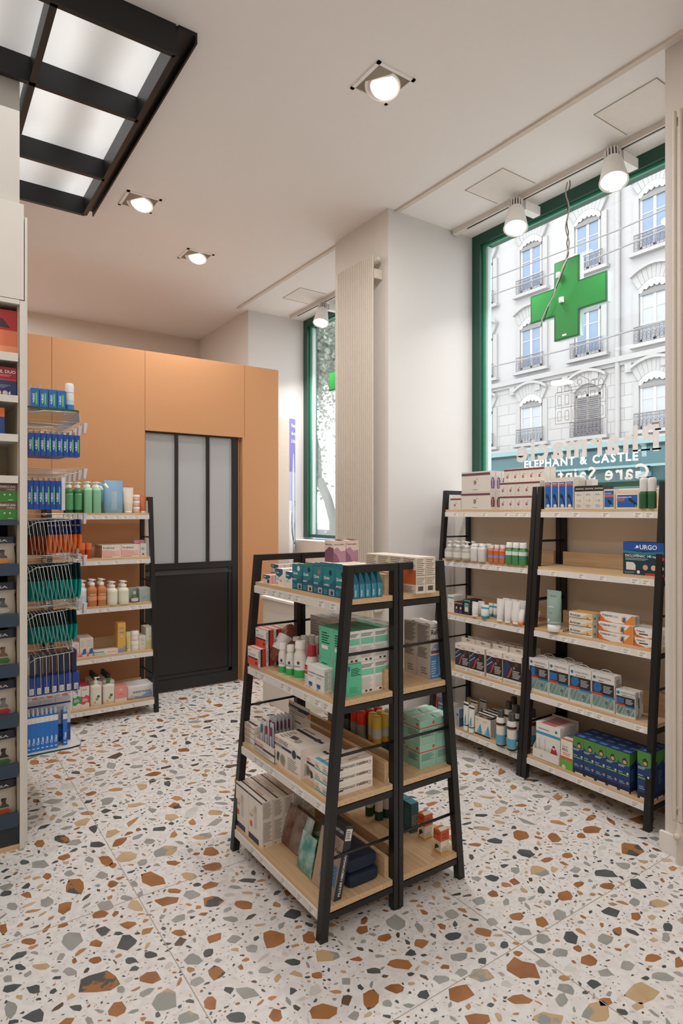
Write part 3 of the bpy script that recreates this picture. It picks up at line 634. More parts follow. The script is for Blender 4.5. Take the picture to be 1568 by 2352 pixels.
# lettering on the glass, read from the street
VN = mat('#dbd8d6', .7, name='taupe_vinyl'); VN2 = mat('#f6f3f0', .7, name='light_vinyl')
b = MB(); serif(b, 'Pharmacie', (3.381, 1.83, 1.800), (0, 1, 0), (0, 0, 1), .150, VN, .985, bold=.035); tag(b.build('window_lettering'), 'big taupe word Pharmacie in vinyl on the shop window, mirrored', 'window lettering')
b = MB(); serif(b, 'Gare Saint', (3.381, 1.886, 1.645), (0, 1, 0), (0, 0, 1), .088, VN2, .60, bold=.02); tag(b.build('window_lettering'), 'smaller pale words Gare Saint in vinyl below Pharmacie, mirrored', 'window lettering')
b = MB(); lw = .0034
def ln(p, q): 
    (y0, z0), (y1, z1) = p, q; L = math.hypot(y1 - y0, z1 - z0) or 1; ny, nz = -(z1 - z0) / L * lw / 2, (y1 - y0) / L * lw / 2
    b.quad([(3.381, y0 + ny, z0 + nz), (3.381, y1 + ny, z1 + nz), (3.381, y1 - ny, z1 - nz), (3.381, y0 - ny, z0 - nz)], mat('#a39c95', .7, name='drawing_vinyl'))
def pl(pts, cl=False):
    for i in range(len(pts) - (0 if cl else 1)): ln(pts[i], pts[(i + 1) % len(pts)])
def archl(y, z, w_, h): pl([(y - w_, z), (y - w_, z + h - w_)] + [(y - w_ * math.cos(t * math.pi / 6), z + h - w_ + w_ * math.sin(t * math.pi / 6)) for t in range(7)] + [(y + w_, z)], True)
Y0, Z0 = 2.151, 2.016
pl([(Y0, Z0), (Y0 + .35, Z0), (Y0 + .35, Z0 + .20), (Y0, Z0 + .20)], True); ln((Y0, Z0 + .10), (Y0 + .35, Z0 + .10))
ln((Y0 + .115, Z0), (Y0 + .115, Z0 + .22)); ln((Y0 + .235, Z0), (Y0 + .235, Z0 + .22))
pl([(Y0 + .11, Z0 + .22), (Y0 + .24, Z0 + .22), (Y0 + .24, Z0 + .245), (Y0 + .175, Z0 + .285), (Y0 + .11, Z0 + .245)], True)
pl([(Y0 + .175 + .016 * math.cos(t * .628), Z0 + .243 + .016 * math.sin(t * .628)) for t in range(10)], True)
for i in (.03, .085, .265, .32):
    archl(Y0 + i, Z0 + .02, .014, .06); pl([(Y0 + i - .014, Z0 + .12), (Y0 + i + .014, Z0 + .12), (Y0 + i + .014, Z0 + .175), (Y0 + i - .014, Z0 + .175)], True); archl(Y0 + i, Z0 + .20, .016, .04)
for i in (.14, .175, .21): archl(Y0 + i, Z0 + .02, .012, .065); archl(Y0 + i, Z0 + .115, .012, .065)
tag(b.build('window_drawing'), 'fine line drawing of a station front in vinyl on the window', 'window decal')
# cardboard totem poster in the far bay
b = MB(); r = empty('advertising_totem', (0, 0, 0)); tag(r, 'tall curved cardboard advertising totem with purple top behind the partition', 'poster stand')
TY = 5.30; XA = Xy(648, TY); XB = Xy(664, TY); XC = Xy(688, TY); ZT = Zv(961, XB, TY)
CRD = mat('#cfc4b8', .8, name='totem_card_side')
b.box(XA - .10, XB, TY, TY + .02, 0, ZT, CRD); b.build('side_panel', r)
pts = [(XB + (XC - XB) * math.sin(t * math.pi / 16), TY - .0 + .12 * (1 - math.cos(t * math.pi / 16))) for t in range(9)]
FR_ = [(0, .62, '#e9eaf0'), (.62, .66, '#dcdcec'), (.66, .78, '#b7b2d6'), (.78, 1, '#7f78bd')]
b = MB()
for lo, hi, hx in FR_:
    m = mat(hx, .35, name='totem_print')
    for i in range(8):
        (xa, ya), (xb, yb) = pts[i], pts[i + 1]; b.quad([(xa, ya, ZT * lo), (xb, yb, ZT * lo), (xb, yb, ZT * hi), (xa, ya, ZT * hi)], m)
b.build('front_panel', r)
b = MB()
def onp(t, z, e=.002):
    t = max(0, min(.999, t)) * 8; i = int(t); f = t - i; return (pts[i][0] + (pts[i + 1][0] - pts[i][0]) * f - e * .3, pts[i][1] + (pts[i + 1][1] - pts[i][1]) * f - e, z)
def blob(tc, zc, rt, rz, hx, n=14):
    b.quad([onp(tc + rt * math.cos(2 * math.pi * k / n), zc + rz * math.sin(2 * math.pi * k / n), .003) for k in range(n)], mat(hx, .4, name='totem_print'))
for k, t_ in enumerate(('Permettez', 'de mem', 'à chaque')):
    vs, fs, wd = glyphs(t_, .02); b.add([onp(.14 + x * .17, ZT - .085 - k * .075 + y * .055, .004) for x, y in vs], fs, mat('#ffffff', .4, name='totem_text'))
blob(.30, ZT - .75, .10, .42, '#c7dce6'); blob(.78, ZT - .66, .12, .10, '#4d5a5e'); blob(.80, ZT - .80, .10, .12, '#d6b3a0'); blob(.45, ZT - 1.02, .30, .22, '#3c5570'); blob(.55, ZT - 1.28, .26, .30, '#44566d'); blob(.52, ZT - 1.60, .30, .35, '#4f5a6a'); blob(.62, ZT - 1.0, .07, .06, '#c9d6e2'); blob(.42, ZT - 1.33, .10, .05, '#d9b49c')
b.build('printed_picture', r)
# ================================================================ SHELVING UNITS
OAK = wood('light_oak_y', '#c9a57b', '#dabb93', 'Y'); OAKX = wood('light_oak_x', '#c9a57b', '#dabb93', 'X')
RAILM = mat('#e6e1dc', .4, name='price_rail_plastic'); TKT = mat('#f4f1ec', .5, name='price_ticket'); INK = mat('#a39c95', .6, name='ticket_print')
LEAN = .089
def shelf_unit(label, group, Fm, Wd, D, H, zs, wd, tick, ups=True, far_dark=False):
    """Fm maps (depth from the front foot, along, height) to the room; returns the unit with its parts"""
    o = Fm(D / 2, Wd / 2, 0); r = empty('display_shelf', o); tag(r, label, 'shelving unit', group)
    def P(d, w, z): p = Fm(d, w, z); return (p[0] - o[0], p[1] - o[1], p[2])
    def hx(b, d0, d1, w0, w1, z0, z1, m, l0=0, l1=0):
        b.hexa([P(d0 + l0, w0, z0), P(d1 + l0, w0, z0), P(d1 + l0, w1, z0), P(d0 + l0, w1, z0), P(d0 + l1, w0, z1), P(d1 + l1, w0, z1), P(d1 + l1, w1, z1), P(d0 + l1, w1, z1)], m); return b
    for w0 in (0, Wd - .03):
        hx(MB(), 0, .03, w0, w0 + .03, 0, H, BLK, 0, LEAN * H).build('front_leg', r)
        hx(MB(), D - .02, D, w0, w0 + .03, 0, H, BLK).build('back_leg', r)
        hx(MB(), LEAN * H + .03, D - .02, w0, w0 + .03, H - .026, H, BLK).build('top_bar', r)
        for i, z in enumerate(zs):
            hx(MB(), LEAN * z + .03, D - .02, w0 + .004, w0 + .026, z - .045, z - .023, BLK).build('side_bar', r)
            if i: 
                zr = (zs[i - 1] + z) / 2 - .02; b = MB(); b.tube([P(LEAN * zr + .015, w0 + .015, zr), P(D - .01, w0 + .015, zr)], .0055, BLK, 8); b.build('brace_rod', r)
    for i, z in enumerate(zs):
        l = LEAN * z; b = MB(); hx(b, l + .004, D - .022, .0 if ups is None else .006, Wd - .006, z - .02, z, wd); bo = b.build('shelf_board', r)
        if ups: hx(MB(), D - .040, D - .022, .03, Wd - .03, z, z + .075, wd).build('back_stop', bo)
        b = MB(); hx(b, l - .002, l + .004, .031, Wd - .031, z - .046, z - .016, RAILM, .0, .0)
        rnd = random.Random(int(z * 1000) + tick); w = .05
        while w < Wd - .1:
            e = .0005
            b.quad([P(l - .002 - e, w, z - .043), P(l - .002 - e, w + .042, z - .043), P(l - .002 - e, w + .042, z - .019), P(l - .002 - e, w, z - .019)], TKT)
            for (a, c_, za, zb) in ((.006, .036, .0225, .0245), (.012, .036, .027, .029), (.020, .037, .0345, .0385)):
                b.quad([P(l - .0032, w + a, z - zb), P(l - .0032, w + c_, z - zb), P(l - .0032, w + c_, z - za), P(l - .0032, w + a, z - za)], INK)
            w += rnd.choice((.055, .08, .12, .17))
        b.build('price_rail', bo)
    return r
IZ = [.11, .46, .80, 1.149]; RZ = [.13, .475, .817, 1.153, 1.471]; LZ = [.109, .452, .796, 1.127, 1.450]
IY0, IY1 = 1.755, 2.48
shelf_unit('black framed oak shelf of the centre island, side facing the orange partition', 'low back to back island shelves', lambda d, w, z: (1.12 + d, IY0 + w, z), .725, .338, 1.266, IZ, OAK, 1)
shelf_unit('black framed oak shelf of the centre island, side facing the window', 'low back to back island shelves', lambda d, w, z: (1.80 - d, IY0 + w, z), .725, .338, 1.266, IZ, OAK, 2)
shelf_unit('tall black framed oak shelf below the shop window, beside the corner pillar', 'tall wall shelves', lambda d, w, z: (2.74 + d, 1.528 + w, z), .722, .37, 1.597, RZ, OAK, 3)
shelf_unit('tall black framed oak shelf below the shop window, beside the radiator pier', 'tall wall shelves', lambda d, w, z: (2.74 + d, 2.254 + w, z), .752, .37, 1.597, RZ, OAK, 4)
shelf_unit('tall black framed oak shelf against the orange partition beside the door', 'tall wall shelves', lambda d, w, z: (.738 + w, 4.475 + d, z), .725, .37, 1.569, LZ, OAKX, 5)

# ================================================================ PRODUCT BUILDERS
def pm(h, r=.5): return mat(h, r, var=.015, name='print_' + h.strip('#'))
def deco(b, w, d, h, decos):
    fr = {'F': ((-w / 2, 0, 0), (1, 0, 0), (0, 0, 1), w, h), 'R': ((w / 2, 0, 0), (0, 1, 0), (0, 0, 1), d, h), 'L': ((-w / 2, d, 0), (0, -1, 0), (0, 0, 1), d, h),
          'T': ((-w / 2, 0, h), (1, 0, 0), (0, 1, 0), w, d), 'B': ((w / 2, d, 0), (-1, 0, 0), (0, 0, 1), w, h)}
    nrm = {'F': (0, -1, 0), 'R': (1, 0, 0), 'L': (-1, 0, 0), 'T': (0, 0, 1), 'B': (0, 1, 0)}
    for i, q in enumerate(decos):
        k = q[0]
        for f in q[1]:
            O, R_, U, W_, H_ = fr[f]; O = Vector(O) + Vector(nrm[f]) * (.0003 + .00006 * i); R_ = Vector(R_); U = Vector(U)
            def at(u, v): return tuple(O + R_ * (u * W_) + U * (v * H_))
            if k == 'r': _, _, u0, v0, u1, v1, c_ = q; b.quad([at(u0, v0), at(u1, v0), at(u1, v1), at(u0, v1)], pm(c_))
            elif k == 'p': b.quad([at(*p) for p in q[2]], pm(q[3]))
            elif k == 'c': _, _, u, v, r_, c_ = q; b.disc(at(u, v), R_, U, r_, pm(c_), 14)
            elif k == 'l':
                _, _, u0, v0, u1, v1, n, c_ = q
                for j in range(n):
                    va = v0 + (v1 - v0) * (j + .25) / n; vb = v0 + (v1 - v0) * (j + .7) / n; ue = u1 - (u1 - u0) * (((j * 37 + i * 11) % 10) / 28)
                    b.quad([at(u0, va), at(ue, va), at(ue, vb), at(u0, vb)], pm(c_))
            elif k == 't':
                _, _, u, v, s_, t_, c_ = q[:7]; al = q[7] if len(q) > 7 else 'L'; ro = q[8] if len(q) > 8 else 0
                rr, uu = (R_, U) if ro == 0 else ((U, -R_) if ro == 90 else ((-U, R_) if ro == -90 else (-R_, -U)))
                b.text(t_, at(u, v), rr, uu, s_, pm(c_), al, bold=.02)
def carton(name, w, d, h, col, decos=(), flap=False, tab=None):
    b = MB(); m = pm(col); c_ = min(.0012, w * .1)
    b.box(-w / 2, w / 2, 0, d, 0, h, m)
    if flap: b.quad([(-w / 2 + .002, .003, h + .0004), (w / 2 - .002, .003, h + .0004), (w / 2 - .004, d * .5, h + .006), (-w / 2 + .004, d * .5, h + .006)], m); b.quad([(-w / 2 + .002, .003, h + .0002), (-w / 2 + .004, d * .5, h + .006), (w / 2 - .004, d * .5, h + .006), (w / 2 - .002, .003, h + .0002)][::-1], m)
    deco(b, w, d, h, decos)
    if not tab: return b.build(name)
    r = empty(name); b.build('box_body', r); th, tc = tab; t = MB(); tm = pm(tc)   # hang tab with a slot
    y = d - .0006; a = w / 2 * .98; s_ = w * .12; z0, z1 = h, h + th; zm = h + th * .42; zn = h + th * .72
    for (xa, xb, za, zb) in ((-a, a, z0, zm), (-a, a, zn, z1), (-a, -s_, zm, zn), (s_, a, zm, zn)): t.box(xa, xb, y - .0006, y + .0006, za, zb, tm)
    t.build('hang_tab', r); return r
def loft(b, secs, m, e=2.0, n=20, cx=0, cy=0):
    vs = []
    for (a, c_, z) in secs:
        for k in range(n):
            t = 2 * math.pi * k / n; ct, st = math.cos(t), math.sin(t)
            vs.append((cx + a * abs(ct) ** (2 / e) * (1 if ct >= 0 else -1), cy + c_ * abs(st) ** (2 / e) * (1 if st >= 0 else -1), z))
    fs = [(j * n + i, j * n + (i + 1) % n, (j + 1) * n + (i + 1) % n, (j + 1) * n + i) for j in range(len(secs) - 1) for i in range(n)]
    b.add(vs, fs, m, True); b.add(vs[:n], [tuple(range(n))[::-1]], m); b.add(vs[-n:], [tuple(range(n))], m); return b
def pump(r, z, m, hook=.03, rc=.012, hn=.02):
    p = MB(); p.lathe([(rc, z), (rc * 1.05, z + .002), (rc * 1.05, z + hn), (rc * .45, z + hn + .002), (rc * .45, z + hn + .014), (rc * .9, z + hn + .015), (rc * .8, z + hn + .024), (0, z + hn + .025)], m, n=14)
    p.box(0, hook, -rc * .35, rc * .35, z + hn + .016, z + hn + .022, m); p.build('pump', r)
def bottle(name, w, h, col, cap='#f2efea', band=None, caph=.14, capr=.45, rough=.35, e=2.0, dpt=None, txt=None, kind='cap', shoulder=.68, alpha=None, extra=None, taper=1.0, pumph=.2, hook=None):
    r = empty(name); a = w / 2; c_ = (dpt or w) / 2; m = mat(col, rough, var=.02, trans=alpha or 0, name='bottle_' + col.strip('#')); hc = h * (pumph if kind == 'pump' else caph); hb = h - hc
    b = MB(); nr = min(a, c_) * capr
    loft(b, [(a * .94, c_ * .94, 0), (a, c_, .004), (a, c_, hb * shoulder), (a * .97, c_ * .97, hb * (shoulder + .12)), (a * .78, c_ * .78, hb * (shoulder + .22 * (1 - shoulder) / .32)), (nr * .95, nr * .95, hb * .985), (nr * .95, nr * .95, hb)], m, e)
    k = 1.006
    for (z0, z1, hx) in (band or ()): loft(b, [(a * k, c_ * k, hb * z0), (a * k, c_ * k, hb * z1)], pm(hx), e); k += .004
    for (s_, z_, hx, t_) in (txt or ()):
        if e > 2.5: b.text(t_, (0, -c_ * (k + .01), hb * z_), (1, 0, 0), (0, 0, 1), s_, pm(hx), 'C', bold=.02, fit=min(glyphs(t_, .02)[2] * s_, w * .85))
        else: b.text(t_, None or (0, 0, 0), (1, 0, 0), (0, 0, 1), s_, pm(hx), 'C', bold=.02, curve=(0, 0, a * (k + .02), hb * z_, -math.pi / 2))
    for q in (extra or ()): # flat print on the front: disc(u, z, r, colour)
        b.disc((q[0] * a, -c_ * (k + .015), hb * q[1]), (1, 0, 0), (0, 0, 1), q[2], pm(q[3]), 14)
    b.build('bottle_body', r)
    cm = mat(cap, .35, var=.02, name='cap_' + cap.strip('#'))
    if kind == 'pump': pump(r, hb, cm, hook or a * .95, nr * 1.05, hc * .42)
    else:
        cp = MB(); q = nr * (1.08 if kind == 'cap' else 1.0); top = nr * (1.0 if kind == 'cap' else .7)
        cp.lathe([(q, hb - .001), (q, hb + hc * .1), (top, h - .003), (top * .9, h), (0, h)], cm, n=18); cp.build('bottle_cap', r)
    return r
def can(name, w, h, col, cap, band=(), capf=.28, txt=(), alpha=0, capw=1.0):
    r = empty(name); a = w / 2; hb = h * (1 - capf); b = MB(); b.lathe([(a * .9, 0), (a, .003), (a, hb - .012), (a * .8, hb)], mat(col, .35, var=.02, name='can_' + col.strip('#')), n=20)
    k = 1.01
    for (z0, z1, hx) in band: b.lathe([(a * k, hb * z0), (a * k, hb * z1)], pm(hx), n=20); k += .008
    for (s_, z_, hx, t_) in txt: b.text(t_, (0, 0, 0), (1, 0, 0), (0, 0, 1), s_, pm(hx), 'C', bold=.02, curve=(0, 0, a * (k + .01), hb * z_, -math.pi / 2))
    b.build('can_body', r); c_ = MB(); q = a * capw
    c_.lathe([(q, hb - .004), (q, h - .012), (q * .88, h - .002), (q * .7, h), (0, h)], mat(cap, .12, var=.02, alpha=1 - alpha if alpha else 1.0, name='can_cap_' + cap.strip('#')), n=20); c_.build('can_cap', r); return r
def tubep(name, w, h, col, cap, capf=.14, band=(), txt=(), extra=()):
    r = empty(name); b = MB(); m = mat(col, .4, var=.02, name='tube_' + col.strip('#')); hc = h * capf; rc = w * .38
    S = [(rc, rc, 0), (rc * 1.08, rc * 1.02, .02), (w * .45, rc * .9, .3), (w * .49, rc * .55, .7), (w / 2, .0016, .94), (w / 2, .0016, 1)]
    H_ = h - hc; loft(b, [(p, q, hc + z * H_) for p, q, z in S], m, 2.0, 20)
    def at(z):
        for (p0, q0, z0), (p1, q1, z1) in zip(S, S[1:]):
            if z0 <= z <= z1: t = (z - z0) / (z1 - z0); return p0 + (p1 - p0) * t, q0 + (q1 - q0) * t
    for (z0, z1, hx) in band:
        (a0, c0), (a1, c1) = at(z0), at(z1); zm = (z0 + z1) / 2; am, c_m = at(zm); loft(b, [(a0 * 1.012, c0 + .0005, hc + z0 * H_), (am * 1.012, c_m + .0005, hc + zm * H_), (a1 * 1.012, c1 + .0005, hc + z1 * H_)], pm(hx), 2.0, 20)
    for (s_, z_, hx, t_) in txt: b.text(t_, (0, -at(z_)[1] - .0018, hc + z_ * H_), (1, 0, 0), (0, 0, 1), s_, pm(hx), 'C', bold=.02)
    for q in extra: b.disc((q[0] * w / 2, -at(q[1])[1] - .0016, hc + q[1] * H_), (1, 0, 0), (0, 0, 1), q[2], pm(q[3]), 12)
    b.build('tube_body', r); c_ = MB(); c_.lathe([(rc * .96, 0), (rc, .002), (rc, hc), (0, hc)], mat(cap, .35, var=.02, name='cap_' + cap.strip('#')), n=18); c_.build('tube_cap', r); return r

# ---------------------------------------------------------------- stocking helpers
ROT = {'-X': -math.pi / 2, '+X': math.pi / 2, '-Y': 0.0}
def nth(i, n, kind):
    if n == 1: return ''
    if kind == 'c':
        if n == 2: return ('left', 'right')[i] + ' column'
        return 'left column' if i == 0 else ('right column' if i == n - 1 else ORD[i] + ' column')
    if kind == 'd': return 'front row' if i == 0 else ('back row' if i == n - 1 else ORD[i] + ' row')
    if kind == 'h': return 'bottom layer' if i == 0 else ('top layer' if i == n - 1 else ORD[i] + ' layer')
def stock(make, desc, where, face, z, P, w, d, h, n=1, nd=1, nh=1, name=None, cat='box', pd=None, ph=None, jit=.0, dn=None, order='c', skip=()):
    """copies make()'s product n across, nd deep, nh high; P = front left corner on the shelf as one faces it"""
    proto = make(w * (.985 if n > 1 else 1), d, h); used = False; pd = pd or d + .002; ph = ph or h + .0006; out = []
    rn = random.Random(hash(desc) % 1000 if False else len(desc) * 31 + n)
    for k in range(nh):
        for j in range(nd):
            for i in range(n):
                if (i, j, k) in skip or (i, j) in skip: continue
                a = w * (i + .5); b_ = pd * j + rn.uniform(-jit, jit)
                if face == '-X': loc = (P[0] + b_, P[1] - a, z + ph * k)
                elif face == '+X': loc = (P[0] - b_, P[1] + a, z + ph * k)
                else: loc = (P[0] + a, P[1] + b_, z + ph * k)
                rz = ROT[face] + rn.uniform(-1, 1) * jit * 3
                if not used: o = proto; o.location = loc; o.rotation_euler = (0, 0, rz); used = True
                else: o = dup(proto, loc, rz)
                wrd = ', '.join(x for x in (nth(i, n, 'c'), nth(j, nd, 'd'), nth(k, nh, 'h')) if x)
                tag(o, (desc + ' ' + where + (', ' + wrd if wrd else '')).strip(), cat, (desc + 's ' + where) if n * nd * nh > 1 else None); out.append(o)
    return out
def frontX(u, v, z):
    x = G(u, v, z)[0]; f = (2.74 if u > 985 else 1.12) + LEAN * z
    if z > 1.4: return f + .012
    return max(f + .010, min(x, f + (.035 if z > 1.1 else .08)))
def SX(make, desc, where, z, uL, uR, v0, n=1, vT=None, h=None, d=.05, nd=1, nh=1, X=None, **k):
    """stock facing the camera side (-X): picture columns uL..uR give the extent along the shelf, v0 the foot of its left end, vT its top"""
    X = frontX(uL, v0, z) if X is None else X; YL, YR = Yx(uL, X), Yx(uR, X); w = (YL - YR) / n
    h = (Zv(vT, X, YL) - z) / nh if h is None else h / nh
    return stock(make, desc, where, '-X', z, (X, YL), w, d, h, n, nd, nh, **k)
def SY(make, desc, where, z, uL, uR, v0, n=1, vT=None, h=None, d=.05, nd=1, nh=1, Y=None, **k):
    Y = Y if Y is not None else G(uR, v0, z)[1]; XL, XR = Xy(uL, Y), Xy(uR, Y); w = (XR - XL) / n
    h = (Zv(vT, XR, Y) - z) / nh if h is None else h / nh
    return stock(make, desc, where, '-Y', z, (XL, Y), w, d, h, n, nd, nh, **k)
def CT(name, col, *decos, **k): return lambda w, d, h: carton(name, w, d, h, col, decos, **k)
# ================================================================ PRODUCTS: centre island, orange side
z = IZ[3]; WH = 'on island top shelf'
def earplug(word, sw, ax, bg='#1d6279'):
    def f(w, d, h):
        b = MB(); m = pm(bg); b.prism([(0, 0), (d, 0), (d, h * .52), (.003, h), (0, h)], 'x', -w / 2, w / 2, m)
        deco(b, w, d, h, [('p', 'F', [(0, .55), (.25, .42), (.6, .42), (.95, .6), (1, .8), (1, 1), (0, 1)], '#2a8288'), ('c', 'F', .62, .84, w * .13, ax), ('t', 'F', .08, .60, .0155, 'Quies', '#eef3f0'),
            ('t', 'F', .06, .36, .0095, word, '#e6ecee'), ('r', 'F', .50, .04, .94, .26, sw), ('c', 'F', .74, .13, w * .1, '#24303c'), ('l', 'F', .06, .06, .4, .24, 4, '#5fa0b4'),
            ('r', 'R', .08, .03, .92, .50, '#2f8aa0'), ('r', 'R', .2, .03, .34, .5, '#7d8fa8'), ('t', 'R', .5, .08, .009, 'Quies', '#e8f2f2', 'L', 90)]); return b.build('earplug_pack')
    return f
for (uL, uR, v0, vT, wd, sw, ax) in ((671, 694.5, 1352, 1294.5, 'MOTO', '#9fa6a3', '#e9efec'), (695, 718.5, 1357, 1297, 'BRICO', '#d9b9a0', '#1a3c4a'), (719, 741, 1363.5, 1301.5, 'AVION', '#aab3b2', '#d4664a'), (741.5, 769.5, 1369, 1303.5, 'SOMMEIL', '#9fb0b4', '#12404c'), (770, 797, 1375, 1307.5, 'MUSIQUE', '#d6a9a6', '#12303c')):
    SX(earplug(wd, sw, ax), 'teal hanging %s earplug pack' % wd.lower(), WH, z, uL, uR, v0, 1, vT, d=.0245, nd=6, cat='earplug pack', pd=.0262)
QB = [('p', 'F', [(0, .62), (.5, .5), (1, .7), (1, 1), (0, 1)], '#27657a'), ('t', 'F', .06, .72, .010, 'Quies', '#f4f4f2'), ('l', 'F', .08, .3, .6, .5, 3, '#8fb6cc'), ('c', 'F', .75, .3, .006, '#e08a50'), ('c', 'F', .2, .12, .005, '#e2793e')]
SX(CT('earplug_box', '#e4b9b4', ('r', 'F', 0, 0, 1, .45, '#e9d4cc'), *QB[:2], ('r', 'F', .6, .1, .9, .5, '#4b3a46'), ('r', 'R', .3, 0, .4, 1, '#b98a8c')), 'small pink earplug box', WH, z, 604, 620, 1339, 1, 1319, d=.026, nd=3)
SX(CT('earplug_box', '#f0ece6', *QB), 'white earplug box with orange dots', WH, z, 633.5, 649, 1343.5, 1, 1305, d=.036, nd=2)
SX(CT('earplug_box', '#f0ece6', *QB[:3]), 'squat white earplug box beside the teal packs', WH, z, 656, 671.5, 1348, 1, 1312, d=.036, nd=2)
SX(CT('earplug_box', '#ecd6cf', *QB[:2], ('r', 'F', .55, .1, .95, .5, '#7b5560')), 'pink and white earplug box', 'at back of island top shelf', z, 622, 639, 1340, 1, h=.072, d=.03, nd=4, nh=2, X=1.315)
# ---- second shelf
z = IZ[2]; WH = 'on island second shelf'
RB = [('r', 'F', 0, 0, 1, .40, '#e0523c'), ('r', 'F', .03, .40, .97, .48, '#2b3042'), ('t', 'F', .08, .82, .007, 'cooper', '#3a3a44'), ('l', 'F', .1, .55, .8, .68, 2, '#a9a4a0'), ('r', 'F', .74, .12, .9, .28, '#5a2030'), ('r', 'T', 0, 0, 1, 1, '#e9877a'), ('r', 'T', 0, .3, 1, .7, '#efe9e2'),
      ('r', 'R', .3, 0, .55, 1, '#2b2f38'), ('r', 'R', .55, 0, 1, 1, '#d3382c'), ('l', 'R', .04, .2, .26, .9, 7, '#8d8a84')]
X0 = G(569, 1523, z)[0]; YL, YR = Yx(569, X0), Yx(592.5, X0); hh = Zv(1483.5, X0, YL) - z
stock(CT('medicine_box', '#efe9df', *RB), 'red and white medicine box', 'low in the stack on island second shelf', '-X', z, (X0, YL), YL - YR, .036, hh, nd=4)
stock(CT('medicine_box', '#efe9df', *RB), 'red and white medicine box', 'on top of the stack on island second shelf', '-X', z + hh + .001, (X0 + .037, YL), YL - YR, .036, hh * 1.02, nd=3)
def roll(lb, loc, rot, L=.13, R_=.033, mid=True):
    b = MB(); rm = mat('#7c4234', .25, var=.5, scale=60, bump=.6, name='wrapped_red_brown_cloth'); wm = pm('#e4dfd8', .3)
    def S(t): return R_ * (max(0.0, 1 - abs(2 * t - 1) ** 3.2)) ** .5
    ts = [.01] + [i / 16 for i in range(1, 16)] + [.99]
    loft(b, [(S(t) * (1 + .04 * math.sin(t * 40)), S(t) * .8, L * t) for t in ts], rm, 2.4, 18)
    if mid: loft(b, [(S(t) * 1.04, S(t) * .84, L * t) for t in (.3, .4, .5, .6, .68)], wm, 2.4, 18); b.text('A 7', (-.012, -R_ * .86, L * .42), (1, 0, 0), (0, 0, 1), .018, pm('#2d2c30'), bold=.02)
    else: b.T = None; loft(b, [(S(t) * 1.03, S(t) * .83, L * t) for t in (.72, .78)], pm('#2a2522'), 2.4, 18)
    o = b.build('wrapped_bandage_roll'); o.location = loc; o.rotation_euler = rot; tag(o, lb, 'bandage roll', 'wrapped red brown rolls')
X_ = 1.222; roll('red brown wrapped roll with white label leaning on the red boxes', (X_ + .02, Yx(626, X_ + .02), z + .024), (Matrix.Rotation(math.radians(33), 3, 'Y') @ Matrix.Rotation(-math.pi / 2 - .2, 3, 'Z')).to_euler(), .175, .037)
roll('upper red brown wrapped roll lying behind the white bottles', (1.345, 2.47, z + .098), (math.radians(90), 0, -.3), .10, .030, False)
roll('dark banded red brown wrapped roll lying beside the grey cartons', (1.355, 2.345, z + .083), (math.radians(90), 0, -.5), .11, .031, False)
roll('red brown wrapped roll lying under the other wrapped rolls', (1.34, 2.40, z + .031), (math.radians(90), 0, -.3), .12, .030, False)
BT = lambda hz, w_, cap='#efeae2': (lambda w, d, h: bottle('antiseptic_bottle', w_, hz, '#e7e2d8', cap, [(.04, .30, '#35b45a'), (.30, .62, '#efece6')], .19, .80, txt=((.0085, .40, '#2c3340', 'ALCOOL'),), extra=((.35, .55, .0065, '#3b4252'),)))
def one(make, lb, cat, u, v, z, h, w=0, rz=-1.2, grp=None):
    o = make(w, 0, h); x, y = G(u, v, z); o.location = (x, y, z); o.rotation_euler = (0, 0, rz); tag(o, lb, cat, grp); return o
GB = 'white bottles with green label on the island'
one(BT(.122, .038), 'white bottle with green band, leftmost beside the wrapped roll', 'bottle', 650, 1545, z, 0, grp=GB)
one(BT(.122, .038), 'white bottle with green band, second from left on the island', 'bottle', 667.5, 1551, z, 0, grp=GB)
one(BT(.146, .052, '#f2ede6'), 'biggest white bottle with green band on the island', 'bottle', 690, 1557, z, 0, grp=GB)
for (u, v, n_) in ((680, 1529, 'left of the back row'), (698, 1526, 'second in the back row'), (716, 1524, 'third in the back row'), (732, 1528, 'right of the back row')):
    one(BT(.124, .040), 'plain white capped bottle, ' + n_ + ' on island second shelf', 'bottle', u, v, z, 0, grp=GB)
RC = lambda w, d, h: bottle('red_capped_bottle', .050, .135, '#e9e4dc', '#b32c3c', [(.1, .5, '#f1eee8')], .30, .66, shoulder=.62)
one(RC, 'white bottle with tall dark red cap, left one', 'bottle', 716, 1561, z, 0, grp='red capped white bottles'); one(RC, 'white bottle with tall dark red cap, right one', 'bottle', 740, 1556, z, 0, grp='red capped white bottles')
SX(CT('eye_drop_box', '#efece6', ('t', 'F', .08, .66, .0078, 'HEXOMEDINE', '#4a5670'), ('r', 'F', .1, .10, .55, .28, '#2e5f9e'), ('r', 'F', .1, .0, .3, .14, '#9fb3cc'), ('l', 'F', .1, .5, .7, .6, 2, '#a8a4a0'), ('l', 'R', .1, .1, .9, .9, 12, '#b9b4ad')), 'white box with blue bottle picture', WH, z, 707, 744, 1577, 2, 1525, d=.024, nd=2)
SX(CT('medicine_box', '#efece6', ('r', 'F', 0, .55, .9, 1, '#c23c40'), ('t', 'F', .1, .7, .008, 'URA', '#f4efe8'), ('l', 'F', .1, .1, .8, .5, 5, '#b0aca6')), 'narrow white box with red corner', WH, z, 699.5, 706.5, 1572, 1, 1525, d=.024)
